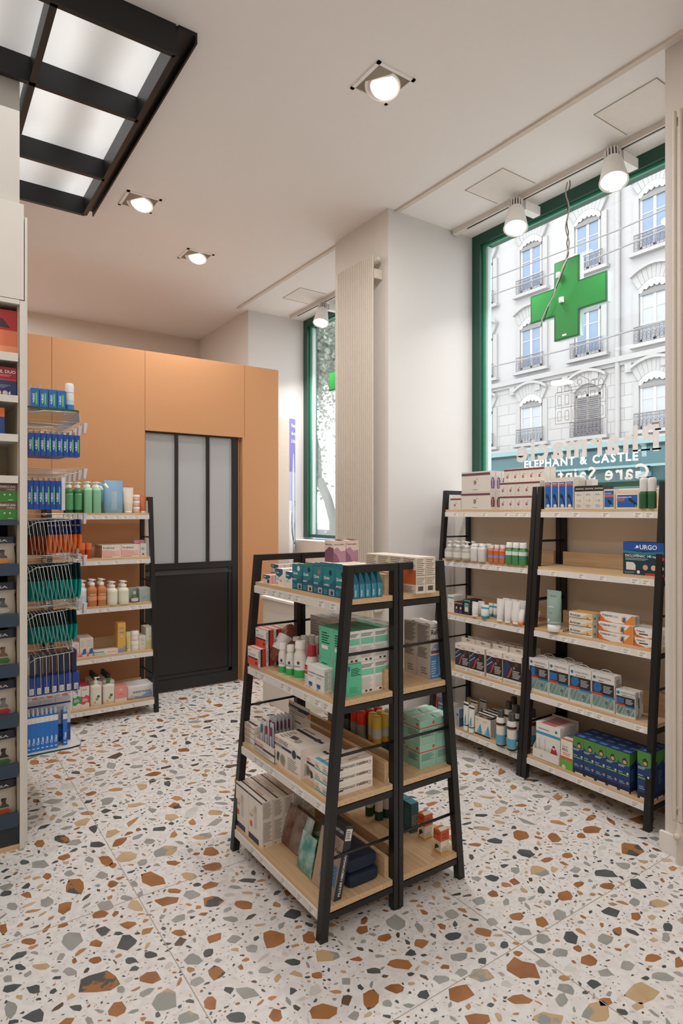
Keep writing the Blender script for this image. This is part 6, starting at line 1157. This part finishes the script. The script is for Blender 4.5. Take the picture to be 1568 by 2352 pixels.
SY(CT('yellow_box', '#dfae58', ('l', 'F', .15, .78, .85, .86, 2, '#a8884c'), ('r', 'F', .2, .66, .8, .70, '#7f9ab8'), ('c', 'F', .5, .55, .008, '#e8c890'), ('p', 'F', [(0, 0), (1, 0), (1, .25), (.6, .12), (.3, .16), (0, .1)], '#8a9ac4')), 'tall yellow box with blue foot', WH, z, 270.5, 288.5, 1503, 1, 1430, d=.04, Y=Y_, nd=2)
SY(lambda w, d, h: tubep('sun_tube', w, h, '#d6d6a0', '#e6e4d6', .1, [(.1, .7, '#dccf8a')]), 'yellow green tube behind the jars', WH, z, 289, 302, 1499, 1, 1450, cat='tube', Y=Y_ + .03)
jstk('white jar with orange flower', WH, z, 300, 319, 1498, 1448, 1, '#ece4da', '#efe9e2', Y=Y_ + .02, nh=2)
SY(CT('flower_box', '#dcd8cc', ('c', 'F', .5, .4, .005, '#d9b040'), ('l', 'F', .2, .6, .8, .8, 2, '#b5b09e')), 'short pale box with yellow flower', WH, z, 319.5, 335, 1497, 1, 1459, d=.05, nd=2, Y=Y_ + .01)
SY(CT('flower_box', '#dcd6c4', ('c', 'F', .5, .58, .006, '#d9b040'), ('r', 'F', 0, 0, 1, .4, '#d6ca90')), 'tall pale box with yellow flower', WH, z, 335.5, 352, 1496, 1, 1440, d=.03, nd=4, Y=Y_ + .01)
z = LZ[0]; WH = 'on orange wall bottom shelf'; Y_ = YF(z)
def WV(c_): return [('p', 'F', [(0, .2), (.3, .15), (.7, .26), (1, .2), (1, .52), (.6, .6), (.3, .5), (0, .56)], c_), ('c', 'F', .3, .85, .005, '#c4404a'), ('c', 'F', .6, .85, .005, '#7fa890'), ('l', 'F', .15, .3, .85, .45, 3, '#e9e0d8'), ('r', 'T', 0, 0, 1, 1, c_)]
SY(CT('syrup_box', '#e6ddd4', ('c', 'F', .5, .4, .014, '#c3cbd0'), ('l', 'F', .1, .75, .8, .9, 2, '#a8a29a')), 'white box with grey circle', WH, z, 146, 166.5, 1633, 1, 1578, d=.04, nd=4, Y=Y_)
SY(CT('syrup_box', '#e6ddd4', *WV('#3a9a64')), 'white box with green wave', WH, z, 167, 186, 1629, 1, 1577, d=.04, nd=5, Y=Y_)
SY(CT('syrup_box', '#e6ddd4', *WV('#d9485a')), 'white box with red wave', WH, z, 186.5, 205, 1627, 1, 1575, d=.04, nd=5, Y=Y_)
LB = lambda cap, kind: (lambda w, d, h: bottle('baby_lotion_bottle', w * .96, h, '#e6ddcf', cap, [(.12, .78, '#e9e1d4')], .2, .5, e=4, dpt=.05, shoulder=.82, kind=kind, pumph=.26, hook=.026, extra=((.35, .42, .010, '#3f6a5c'), (.1, .3, .010, '#8fa86a'), (-.3, .16, .008, '#d9a860'))))
SY(LB('#ece4da', 'pump'), 'big cream lotion bottle with white pump', WH, z, 205.5, 233, 1624, 1, 1551, d=.056, cat='pump bottle', Y=Y_ + .03)
SY(LB('#3f7a44', 'cap'), 'big cream lotion bottle with mid green cap', WH, z, 234.5, 262.5, 1619, 1, 1555, d=.056, cat='bottle', Y=Y_ + .03)
SY(LB('#1d2a20', 'cap'), 'cream lotion bottle with dark cap', 'behind the two big ones', z, 207, 262.5, 1600, 2, 1545, d=.056, nd=4, cat='bottle', Y=Y_ + .09, pd=.052)
SY(CT('pink_box', '#e49a8c', ('r', 'F', 0, 0, 1, .2, '#e6dcd2'), ('l', 'F', .3, .4, .7, .55, 2, '#d8766c'), ('c', 'F', .5, .75, .012, '#ebb4a8'), ('r', 'T', .3, .2, .9, .8, '#d9cfc8'), flap=True), 'coral pink cube box', WH, z, 263.5, 291.5, 1616, 1, 1573, d=.09, Y=Y_ + .01)
def wipes(w, d, h):
    r = empty('wipes_pack'); b = MB(); m = pm('#dcdad8', .3)
    vs = []; n = 16
    for (x, s_) in ((-.5, .05), (-.485, .6), (-.44, 1), (0, 1.04), (.44, 1), (.485, .6), (.5, .05)):
        for k in range(n):
            t = 2 * math.pi * k / n; ct, st = math.cos(t), math.sin(t); vs.append((x * w, d / 2 + d / 2 * s_ * abs(ct) ** .6 * (1 if ct > 0 else -1), h / 2 + h / 2 * (.9 + .1 * s_) * abs(st) ** .5 * (1 if st > 0 else -1)))
    b.add(vs, [(j * n + i, j * n + (i + 1) % n, (j + 1) * n + (i + 1) % n, (j + 1) * n + i) for j in range(6) for i in range(n)], m, True)
    deco(b, w * .9, d, h, []); y = -d * .03
    b.quad([(-.30 * w, y, .04 * h), (.44 * w, y, .04 * h), (.44 * w, y, .42 * h), (.2 * w, y, .34 * h), (0, y, .14 * h), (-.2 * w, y, .2 * h)], pm('#7d9fc0')); b.disc((-.3 * w, y - .0006, .15 * h), (1, 0, 0), (0, 0, 1), h * .12, pm('#d9a888'), 12)
    b.text('waterwipes', (.04 * w, y - .0012, .44 * h), (1, 0, 0), (0, 0, 1), h * .27, pm('#4a6a84'), 'C', bold=.01, fit=w * .7); b.build('pack_body', r)
    return r
SY(wipes, 'white and blue wipes pack', WH, z, 292.5, 353, 1611, 1, 1568, d=.038, nd=4, cat='wipes pack', Y=Y_ + .01, pd=.042)

# ================================================================ tall cabinet at the left edge
CY_ = 2.99
def CZ(v): return Zv(v, .371, CY_)
CW = mat('#d9d3ca', .6, var=.015, name='cabinet_white_laminate'); CI = mat('#c3b69c', .7, name='cabinet_inner'); NVL = mat('#2b3d4f', .5, var=.03, name='navy_shelf_front'); NVD = mat('#1e2226', .6, name='dark_cabinet_back')
r = empty('display_cabinet', (0, CY_, 0)); tag(r, 'tall white cabinet at the left edge with navy lower shelves', 'cabinet')
XLc = -.55
def part(nm, *bx): 
    b = MB()
    for q in bx: b.box(q[0], q[1], q[2] - CY_, q[3] - CY_, q[4], q[5], q[6])
    return b.build(nm, r)
part('side_panel', (.372, .392, CY_, 3.72, 0, CZ(690), CW)); part('outer_side', (.392, .402, CY_ + .005, 3.72, 0.02, Zv(500, .40, 2.995), CW))
part('upper_panel', (XLc, .388, CY_, 3.72, CZ(688) + .001, Zv(470, .39, CY_), CW)); part('side_panel', (XLc, XLc + .02, CY_, 3.72, 0, CZ(690), CW))
part('top_rail', (XLc, .371, CY_, CY_ + .02, CZ(699), CZ(689), CW)); part('back_panel', (XLc, .371, 3.40, 3.42, CZ(1190), CZ(690), CI)); part('lower_back_panel', (XLc, .371, 3.36, 3.38, 0.1, CZ(1190), NVD))
part('inner_side', (.366, .371, CY_ + .02, 3.4, CZ(1945), CZ(699), CI))
for (va, vb) in ((812, 831), (909, 925), (998, 1015), (1093, 1110)):
    part('shelf', (XLc, .366, CY_ + .004, 3.4, CZ(vb) + .006, CZ(va) - .006, CW), (XLc, .366, CY_, CY_ + .004, CZ(vb), CZ(va), CW))
for (va, vb) in ((1195, 1206), (1294, 1321), (1409, 1438), (1524, 1553), (1637, 1668), (1752, 1783), (1865, 1897)):
    part('navy_shelf', (XLc, .366, CY_, CY_ + .015, CZ(vb), CZ(va), NVL), (XLc, .366, CY_ + .015, 3.36, CZ(vb), CZ(vb) + .015, NVL))
part('plinth', (XLc, .370, CY_ + .012, CY_ + .03, .02, CZ(1897), mat('#272b2e', .6, name='dark_plinth')), (XLc, .38, CY_ + .005, CY_ + .04, 0, .02, OAKX))
def cab(make, lb, z0, uL, uR, vT, d, Y=None, cat='box', nh=1, wlb=''):
    Y = Y or CY_ + .03; xR = Xy(uR, Y); return stock(make, lb, wlb, '-Y', z0, (xR - uL, Y), uL, d, (Zv(vT, xR, Y) - z0) / nh, nh=nh, cat=cat)
zt = lambda v: CZ(v) + .0
cab(CT('display_carton', '#d9714a', ('r', 'F', 0, .55, 1, 1, '#a81e1c'), ('p', 'F', [(.5, .62), (.9, .6), (.8, .8), (.6, .85)], '#3a1a18'), ('p', 'F', [(0, .3), (.3, .4), (.2, .7), (0, .8)], '#b9c4bc'), ('r', 'F', 0, 0, 1, .2, '#e6926a')), 'red and orange display carton on the cabinet top shelf', CZ(812) - .006, .30, 42, 716, .14, Y=CY_ + .03)
cab(CT('pet_treatment_box', '#22305c', ('r', 'F', 0, .58, 1, 1, '#9c1f2a'), ('r', 'F', 0, .56, 1, .60, '#cf3c2c'), ('t', 'F', .98, .80, .0185, 'PROKIL DUO', '#e6dcd8', 'R'), ('l', 'F', .5, .68, .9, .76, 2, '#c98a8a'), ('c', 'F', .66, .14, .010, '#d9a49a'), ('c', 'F', .78, .14, .010, '#c9c4c0'), ('t', 'F', .86, .08, .022, '4', '#e6e2de', 'C'), ('l', 'F', .4, .3, .9, .42, 3, '#8a90b0')), 'red and navy pet treatment box on the second cabinet shelf', CZ(909) - .006, .20, 38, 846, .05)
cab(CT('pet_treatment_box', '#22447c', ('r', 'F', 0, .68, 1, 1, '#e0703c')), 'orange and navy box on the third cabinet shelf', CZ(998) - .006, .12, 10.5, 937, .05)
cab(CT('worming_box', '#3f8a34', ('r', 'F', 0, .58, 1, 1, '#6a5244'), ('t', 'F', .96, .76, .014, 'VERMISCAN', '#e0d8cc', 'R'), ('t', 'F', .96, .62, .010, 'CHIENS', '#cfc6ba', 'R'), ('p', 'F', [(0, 0), (.5, 0), (.62, .5), (.5, 1), (0, 1)], '#d9d2c4'), ('c', 'F', .42, .5, .010, '#c9782c'), ('c', 'F', .72, .38, .004, '#d0dcc8'), ('c', 'F', .84, .38, .004, '#d0dcc8'), ('l', 'F', .8, .05, .95, .14, 1, '#c9d6c0')), 'green and brown dog worming box', CZ(1195) + .001, .17, 39, 1111, .05, nh=2, wlb='on the fourth cabinet shelf')
def petbag(pill, pic):
    def f(w, d, h):
        b = MB(); m = mat('#b5a998', .35, var=.08, scale=14, bump=.5, name='beige_foil_bag'); nv = pm('#20253a', .3)
        S = [(w * .46, d * .38, 0), (w * .5, d * .5, h * .08), (w * .49, d * .52, h * .4), (w * .47, d * .4, h * .68), (w * .5, d * .1, h * .80)]
        loft(b, S, m, 3, 24); loft(b, [(w * .5, d * .1, h * .79), (w * .5, .003, h * .9), (w * .5, .002, h)], nv, 3, 24)
        y = -d * .12; b.text('APSA', (w * .34, y - .006, h * .86), (1, 0, 0), (0, 0, 1), h * .085, pm('#d6d2ca'), 'R', bold=.02, fit=w * .36)
        y = -d * .53; c_ = pm(pill)
        b.quad([(-w * .4, y, h * .24), (w * .32, y, h * .24), (w * .37, y, h * .29), (w * .32, y, h * .36), (-w * .4, y, h * .36)], c_)
        pc = pm(pic); y -= .0005
        k = .62; ox = w * .24; oz = h * .40
        def q_(px, pz, e=0): return (ox + (px - .21) * w * k, y + e, oz + (pz - .40) * h * k)
        b.quad([q_(.08, .40), q_(.36, .40), q_(.33, .47), q_(.27, .52, .002), (q_(.26, .62, .003)), q_(.17, .64, .003), q_(.15, .55, .002), q_(.10, .48)], pc); b.disc(q_(.20, .68, .004), (1, 0, 0), (0, 0, 1), w * .045, pc, 12)
        for s_ in (-1, 1): b.quad([q_(.21 + .02 * s_, .71, .004), q_(.21 + .075 * s_, .70, .004), q_(.21 + .06 * s_, .775, .004)], pc)
        b.disc((w * .34, y, h * .12), (1, 0, 0), (0, 0, 1), w * .055, pm('#c9784c'), 12); b.disc((w * .34, y - .0005, h * .12), (1, 0, 0), (0, 0, 1), w * .042, pm('#cbbfae'), 12)
        return b.build('pet_food_bag')
    return f
for i, (vb, vT, pill, pic, nm) in enumerate(((1296, 1232, '#d98a3c', '#4a4038', 'orange stripe'), (1411, 1336, '#b9b4ac', '#4a4a48', 'grey cat and silver stripe'), (1526, 1444, '#3c6a3a', '#6a4c34', 'brown dog and green stripe'), (1640, 1560, '#b32c34', '#6d6a66', 'grey dog and red stripe'), (1756, 1674, '#3c6a3a', '#24221f', 'black dog and green stripe'), (1870, 1786, '#b8502f', '#3a3630', 'pointed eared dog and rust stripe'))):
    cab(petbag(pill, pic), 'beige pet food bag with ' + nm + ' in the cabinet', CZ({1296: 1321, 1411: 1438, 1526: 1553, 1640: 1668, 1756: 1783, 1870: 1897}[vb]) + .016, .215, 36.5 + i * .7, vT, .07, cat='pet food bag', Y=CY_ + .065)
# ================================================================ hook and basket display on the cabinet side
CHR = mat('#cfcac2', .25, metal=.45, var=.02, name='chrome_wire'); TAG = mat('#cfcbd0', .25, var=.02, name='clear_price_flag'); SG = glass_mat('green_edge_glass', (.93, .97, .95, 1), refl=.1); GE = mat('#1f4a36', .25, name='glass_edge')
XP = .404
def glass_shelf(z, xe, lb, solid=None):
    r = empty('glass_shelf', (XP, 3.06, z)); tag(r, lb, 'shelf', 'glass shelves on the cabinet side')
    pts = [(.002, 0), (xe - .05, 0), (xe - .012, .012), (xe, .05), (xe, .64), (.002, .64)]
    b = MB(); n = len(pts); b.add([(p[0], p[1], 0) for p in pts] + [(p[0], p[1], -.008) for p in pts], [tuple(range(n)), tuple(range(n, 2 * n))[::-1]], solid or SG); b.build('glass_plate', r)
    b = MB(); b.add([(p[0], p[1], -.0002) for p in pts] + [(p[0], p[1], -.0078) for p in pts], [(i, i + 1, n + i + 1, n + i) for i in range(n - 1)], GE); b.build('polished_edge', r)
    b = MB(); b.hexa([(xe + .001, .05, -.045), (xe + .004, .05, -.045), (xe + .004, .62, -.045), (xe + .001, .62, -.045), (xe - .002, .05, .002), (xe + .001, .05, .002), (xe + .001, .62, .002), (xe - .002, .62, .002)], TAG); b.build('price_strip', r)
    for yy in (.03, .60):
        b = MB(); b.tube([(.0, yy, -.03), (.08, yy, -.012), (xe - .02, yy, -.010)], .004, CHR, 6); b.build('bracket', r)
zt_ = Zv(936, .5, 3.06); zl_ = .372
glass_shelf(zt_, .235, 'upper glass shelf on the cabinet side above the hooks'); glass_shelf(zl_, .24, 'lowest glass shelf on the cabinet side near the floor', mat('#d6d2cc', .3, name='white_back_glass'))
UG = [('t', 'F', .30, .30, .0125, '+URGO', '#eef0f2', 'L', 90), ('r', 'F', .52, .16, .80, .80, '#6fb24a'), ('r', 'F', .62, .26, .68, .72, '#dff0c8')]
UG = [(('t', 'F', .46, .26, .0125, '+URGO', '#eef0f2', 'L', 90)), ('r', 'F', .55, .18, .80, .80, '#4fae5c'), ('r', 'F', .65, .26, .70, .72, '#a9dba0')]
Y0 = 3.09
def hx_(uL, uR, n, v0, vT, Y, lb, col='#14469c', d=.07, tray=True, dec=UG, wh='', cat='plaster box', nm='plaster_box', th=.94):
    xl, xr = Xy(uL, Y), Xy(uR, Y); w = (xr - xl) / n; zb = Zv(v0, xl, Y); h = Zv(vT, xl, Y) - zb
    def mk(w_, d_, h_):
        r = empty(nm); b = MB(); b.box(-w_ / 2 * th, w_ / 2 * th, 0, d_, 0, h_, pm(col, .3)); deco(b, w_ * th, d_, h_, list(dec)); b.build('box_body', r)
        if tray: t = MB(); t.box(-w_ / 2 * th, -w_ / 2 * th + .0012, .001, d_, h_, h_ + .016, pm('#cfc9c0')); t.build('hang_tab', r)
        return r
    return stock(mk, lb, wh, '-Y', zb, (xl, Y), w, d, h, n=n, cat=cat, name=nm)
hx_(70, 151, 4, 936, 890, 3.09, 'bright blue plaster box standing on the upper glass shelf', '#1766ae', .08)
o = can('spray_bottle', .033, .10, '#e2dbd6', '#e9e9ea', [(.05, .55, '#c3cfe0'), (.05, .3, '#3c7ab8')], .3); X_ = Xy(161, 3.10); o.scale = (1.2, 1.2, Zv(880, X_, 3.1) / 1 * 0 + (Zv(880, X_, 3.10) - zt_) / .10); o.location = (X_, 3.115, zt_ + .0005); tag(o, 'white spray bottle with clear cap on the upper glass shelf', 'spray bottle')
W9 = 'hanging on first hook row'
hx_(66, 184, 9, 1044, 993, 3.10, 'royal blue plaster box', wh=W9)
hx_(60, 150, 7, 1047, 1000, 3.27, 'royal blue plaster box', wh='on the hooks behind first row', dec=[], tray=False); hx_(60, 142, 7, 1049, 1004, 3.43, 'royal blue plaster box', wh='on the hindmost upper hooks', dec=[], tray=False)
hx_(64, 141, 6, 1170, 1103, 3.10, 'tall royal blue plaster box', wh='hanging on second hook row')
hx_(141, 150, 1, 1172, 1096, 3.14, 'white narrow box beside the tall blue plaster boxes', '#e6e4e2', dec=[], tray=False, th=.9)
def hook(y, z, L, lb):
    r = empty('display_hook', (XP, y, z)); tag(r, lb, 'hook', 'chrome display hooks on the cabinet side')
    b = MB(); b.tube([(0, 0, -.012), (.022, 0, .010), (L, 0, .012)], .0017, CHR, 6); b.tube([(.01, .0, -.018), (L - .04, .0, -.010), (L - .02, 0, -.004)], .0018, CHR, 6); b.build('wire_arm', r)
    b = MB(); b.hexa([(L - .004, -.001, -.036), (L + .006, -.001, -.036), (L + .006, .030, -.036), (L - .004, .030, -.036), (L - .002, -.001, .013), (L + .014, -.001, .013), (L + .014, .030, .013), (L - .002, .030, .013)], TAG); b.build('price_flag', r)
lv = (977, 1082, 1186, 1282, 1393); hw = ('top', 'second', 'third', 'fourth', 'lowest')
for i, v in enumerate(lv):
    for j, y in enumerate((3.10, 3.22, 3.34, 3.46, 3.58)):
        hook(y + .035, Zv(v, .67, 3.12) - .0, .262, 'chrome hook with price flag, %s row, %s' % (hw[i], ('nearest', 'second nearest', 'middle', 'second farthest', 'farthest')[j]))
# orange and teal pouches
def ppouch(top, bot, stripe):
    def f(w, d, h):
        b = MB(); mt = pm(top, .2); mo = pm(bot, .25)
        # w runs into the room depth (Y); face looks along +X
        def S(t): return {0: .60, .12: .84, .35: .98, .55: 1.0, .8: .92, 1: .86}[t]
        for (ts, m) in (((0, .12, .35, .55), mo), ((.55, .8, 1), mt)):
            vs = []; fs = []
            for t in ts:
                bw = w * S(t) / 2; bd = d * (.5 if t < .5 else .28)
                vs += [(-bd, -bw, h * t), (bd, -bw, h * t), (bd, bw, h * t), (-bd, bw, h * t)]
            for j in range(len(ts) - 1):
                for k in range(4): fs.append((j * 4 + k, j * 4 + (k + 1) % 4, j * 4 + 4 + (k + 1) % 4, j * 4 + 4 + k))
            fs += [(3, 2, 1, 0), tuple(len(vs) - 4 + k for k in range(4))]; b.add(vs, fs, m)
        x = -d * .31
        if stripe: b.quad([(x, w * .42, h * .80), (x, -w * .42, h * .80), (x, -w * .42, h * .84), (x, w * .42, h * .84)], pm('#d9a070')); b.quad([(x, w * .3, h * .62), (x, -w * .3, h * .62), (x, -w * .2, h * .7), (x, w * .2, h * .7)], pm('#7a86a0'))
        else: b.quad([(x, w * .3, h * .58), (x, -w * .3, h * .58), (x, 0, h * .70)], pm('#3f8a84'))
        return b.build('floss_pouch')
    return f
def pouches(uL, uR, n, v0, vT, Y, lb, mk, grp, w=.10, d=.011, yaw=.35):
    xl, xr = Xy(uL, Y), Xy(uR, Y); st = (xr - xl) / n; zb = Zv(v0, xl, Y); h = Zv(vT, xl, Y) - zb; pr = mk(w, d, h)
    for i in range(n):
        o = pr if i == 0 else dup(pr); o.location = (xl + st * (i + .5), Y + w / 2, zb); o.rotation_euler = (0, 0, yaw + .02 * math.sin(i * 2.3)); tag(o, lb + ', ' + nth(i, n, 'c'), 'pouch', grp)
pouches(66, 106, 4, 1276, 1196, 3.12, 'dark orange pouch, basket shade in its colour', ppouch('#2a2a34', '#8a3a1c', False), 'dark orange pouches')  # shade inside the basket is painted as darker pouch colours
pouches(103, 183, 7, 1272, 1193, 3.10, 'bright orange and navy pouch in the wire basket', ppouch('#1d2f5c', '#e07034', True), 'bright orange pouches')
pouches(64, 182, 11, 1384, 1298, 3.10, 'teal green pouch in the upper teal basket', ppouch('#14302e', '#118a82', False), 'teal pouches of the upper basket')
pouches(64, 172, 10, 1484, 1410, 3.10, 'teal green pouch in the lower teal basket', ppouch('#14302e', '#118a82', False), 'teal pouches of the lower basket')
CARD = [('r', 'F', .2, .08, .8, .42, '#e0dcd6'), ('l', 'F', .28, .12, .72, .38, 6, '#8a8894')]
hx_(64, 183, 7, 1602, 1560, 3.10, 'navy blue carded box with barcode', '#173c86', .07, False, CARD, 'in the lowest basket', 'carded box', 'carded_box', .93)
def basket(z0, z1, xr, Y, n, lb, lean_=.03):
    r = empty('wire_basket', (XP, Y, z0)); tag(r, lb, 'wire basket', 'wire baskets on the cabinet side'); h = z1 - z0; L = xr - XP
    b = MB(); b.tube([(0, -.004, h - .03), (.045, -.008, h), (L, -.008, h + .012)], .0017, CHR, 6); b.tube([(0, .20, h - .03), (.045, .20, h), (L, .20, h + .012), (L, -.008, h + .012)], .0017, CHR, 6); b.build('top_rim', r)
    b = MB(); b.tube([(0, -.008, 0), (L + .02, -.008, .004), (L + .02, .20, .004)], .0017, CHR, 6); b.tube([(0, .20, 0), (L + .02, .20, .004)], .0017, CHR, 6); b.build('bottom_rim', r)
    for i in range(n):
        x = .012 + (L - .03) * i / (n - 1); b = MB(); b.tube([(x - .004, .06, h + .010), (x, -.010, h + .004), (x + lean_, -.012, .0)], .0012, CHR, 5); b.build('upright_wire', r)
    b = MB(); b.box(L + .021, L + .023, .0, .19, -.02, .03, TAG); b.build('price_strip', r)
X9 = Xy(182, 3.1)
basket(Zv(1278, .45, 3.08), Zv(1200, .45, 3.08), X9 - .03, 3.085, 12, 'wire basket holding the orange pouches', .02)
basket(Zv(1394, .45, 3.08), Zv(1304, .45, 3.08), X9 - .035, 3.085, 12, 'wire basket holding the upper teal pouches')
basket(Zv(1494, .45, 3.08), Zv(1412, .45, 3.08), X9 - .055, 3.085, 11, 'wire basket holding the lower teal pouches')
basket(Zv(1600, .45, 3.10), Zv(1512, .45, 3.08), X9 - .03, 3.085, 8, 'lowest wire basket holding the navy carded boxes', .004)
pouches(66, 178, 7, 1566, 1505, 3.125, 'dark navy card behind the carded boxes', lambda w, d, h: MB().box(-.010, .010, -.035, .035, 0, h, pm('#0f1c40', .25)).build('backing_card'), 'dark navy cards of the lowest basket', .07, yaw=0)
# bottom glass shelf: white cartons and slim blue toothbrush boxes
zz = zl_ + .001
TC = [('r', 'T', .05, .2, .9, .8, '#e6e0d8'), ('r', 'T', .55, .25, .9, .75, '#d07a4a'), ('l', 'T', .08, .3, .5, .7, 4, '#8a8890'), ('r', 'F', 0, .86, 1, .90, '#2f3c70'), ('l', 'F', .1, .5, .9, .8, 6, '#b5b2b8'), ('r', 'F', .0, .0, 1, .40, '#28448a'), ('l', 'F', .1, .1, .9, .34, 5, '#6a82b8')]
stock(CT('toothpaste_carton', '#d9d8da', *TC), 'white carton with blue foot', 'on the lowest glass shelf', '-Y', zz, (.412, 3.165), .066, .09, .205, n=3, nd=2)
TS = [('r', 'F', 0, .80, 1, .96, '#e0dcd8'), ('t', 'F', .72, .18, .014, 'Clean', '#e6eef8', 'L', 90), ('l', 'F', .2, .05, .8, .12, 1, '#c0d4f0')]
def slim(w, d, h):
    r = empty('toothbrush_box'); b = MB(); b.box(-w / 2, w / 2, 0, d, 0, h * .86, pm('#1d6fc4', .3)); deco(b, w, d, h * .86, TS); b.build('box_body', r)
    b = MB(); loft(b, [(w * .42, d * .4, h * .86), (w * .36, d * .36, h * .93), (w * .18, d * .2, h)], mat('#c9cdd6', .1, var=.02, alpha=.8, name='clear_dome'), cy=d / 2, n=14); b.build('clear_tip', r); return r
stock(slim, 'slim blue toothbrush box', 'on the lowest glass shelf', '-Y', zz, (.412, 3.085), .0185, .05, .185, n=7, cat='toothbrush box')
stock(slim, 'slim blue toothbrush box set apart at right', 'on lowest glass shelf', '-Y', zz, (.565, 3.10), .0185, .05, .175, n=1, cat='toothbrush box')
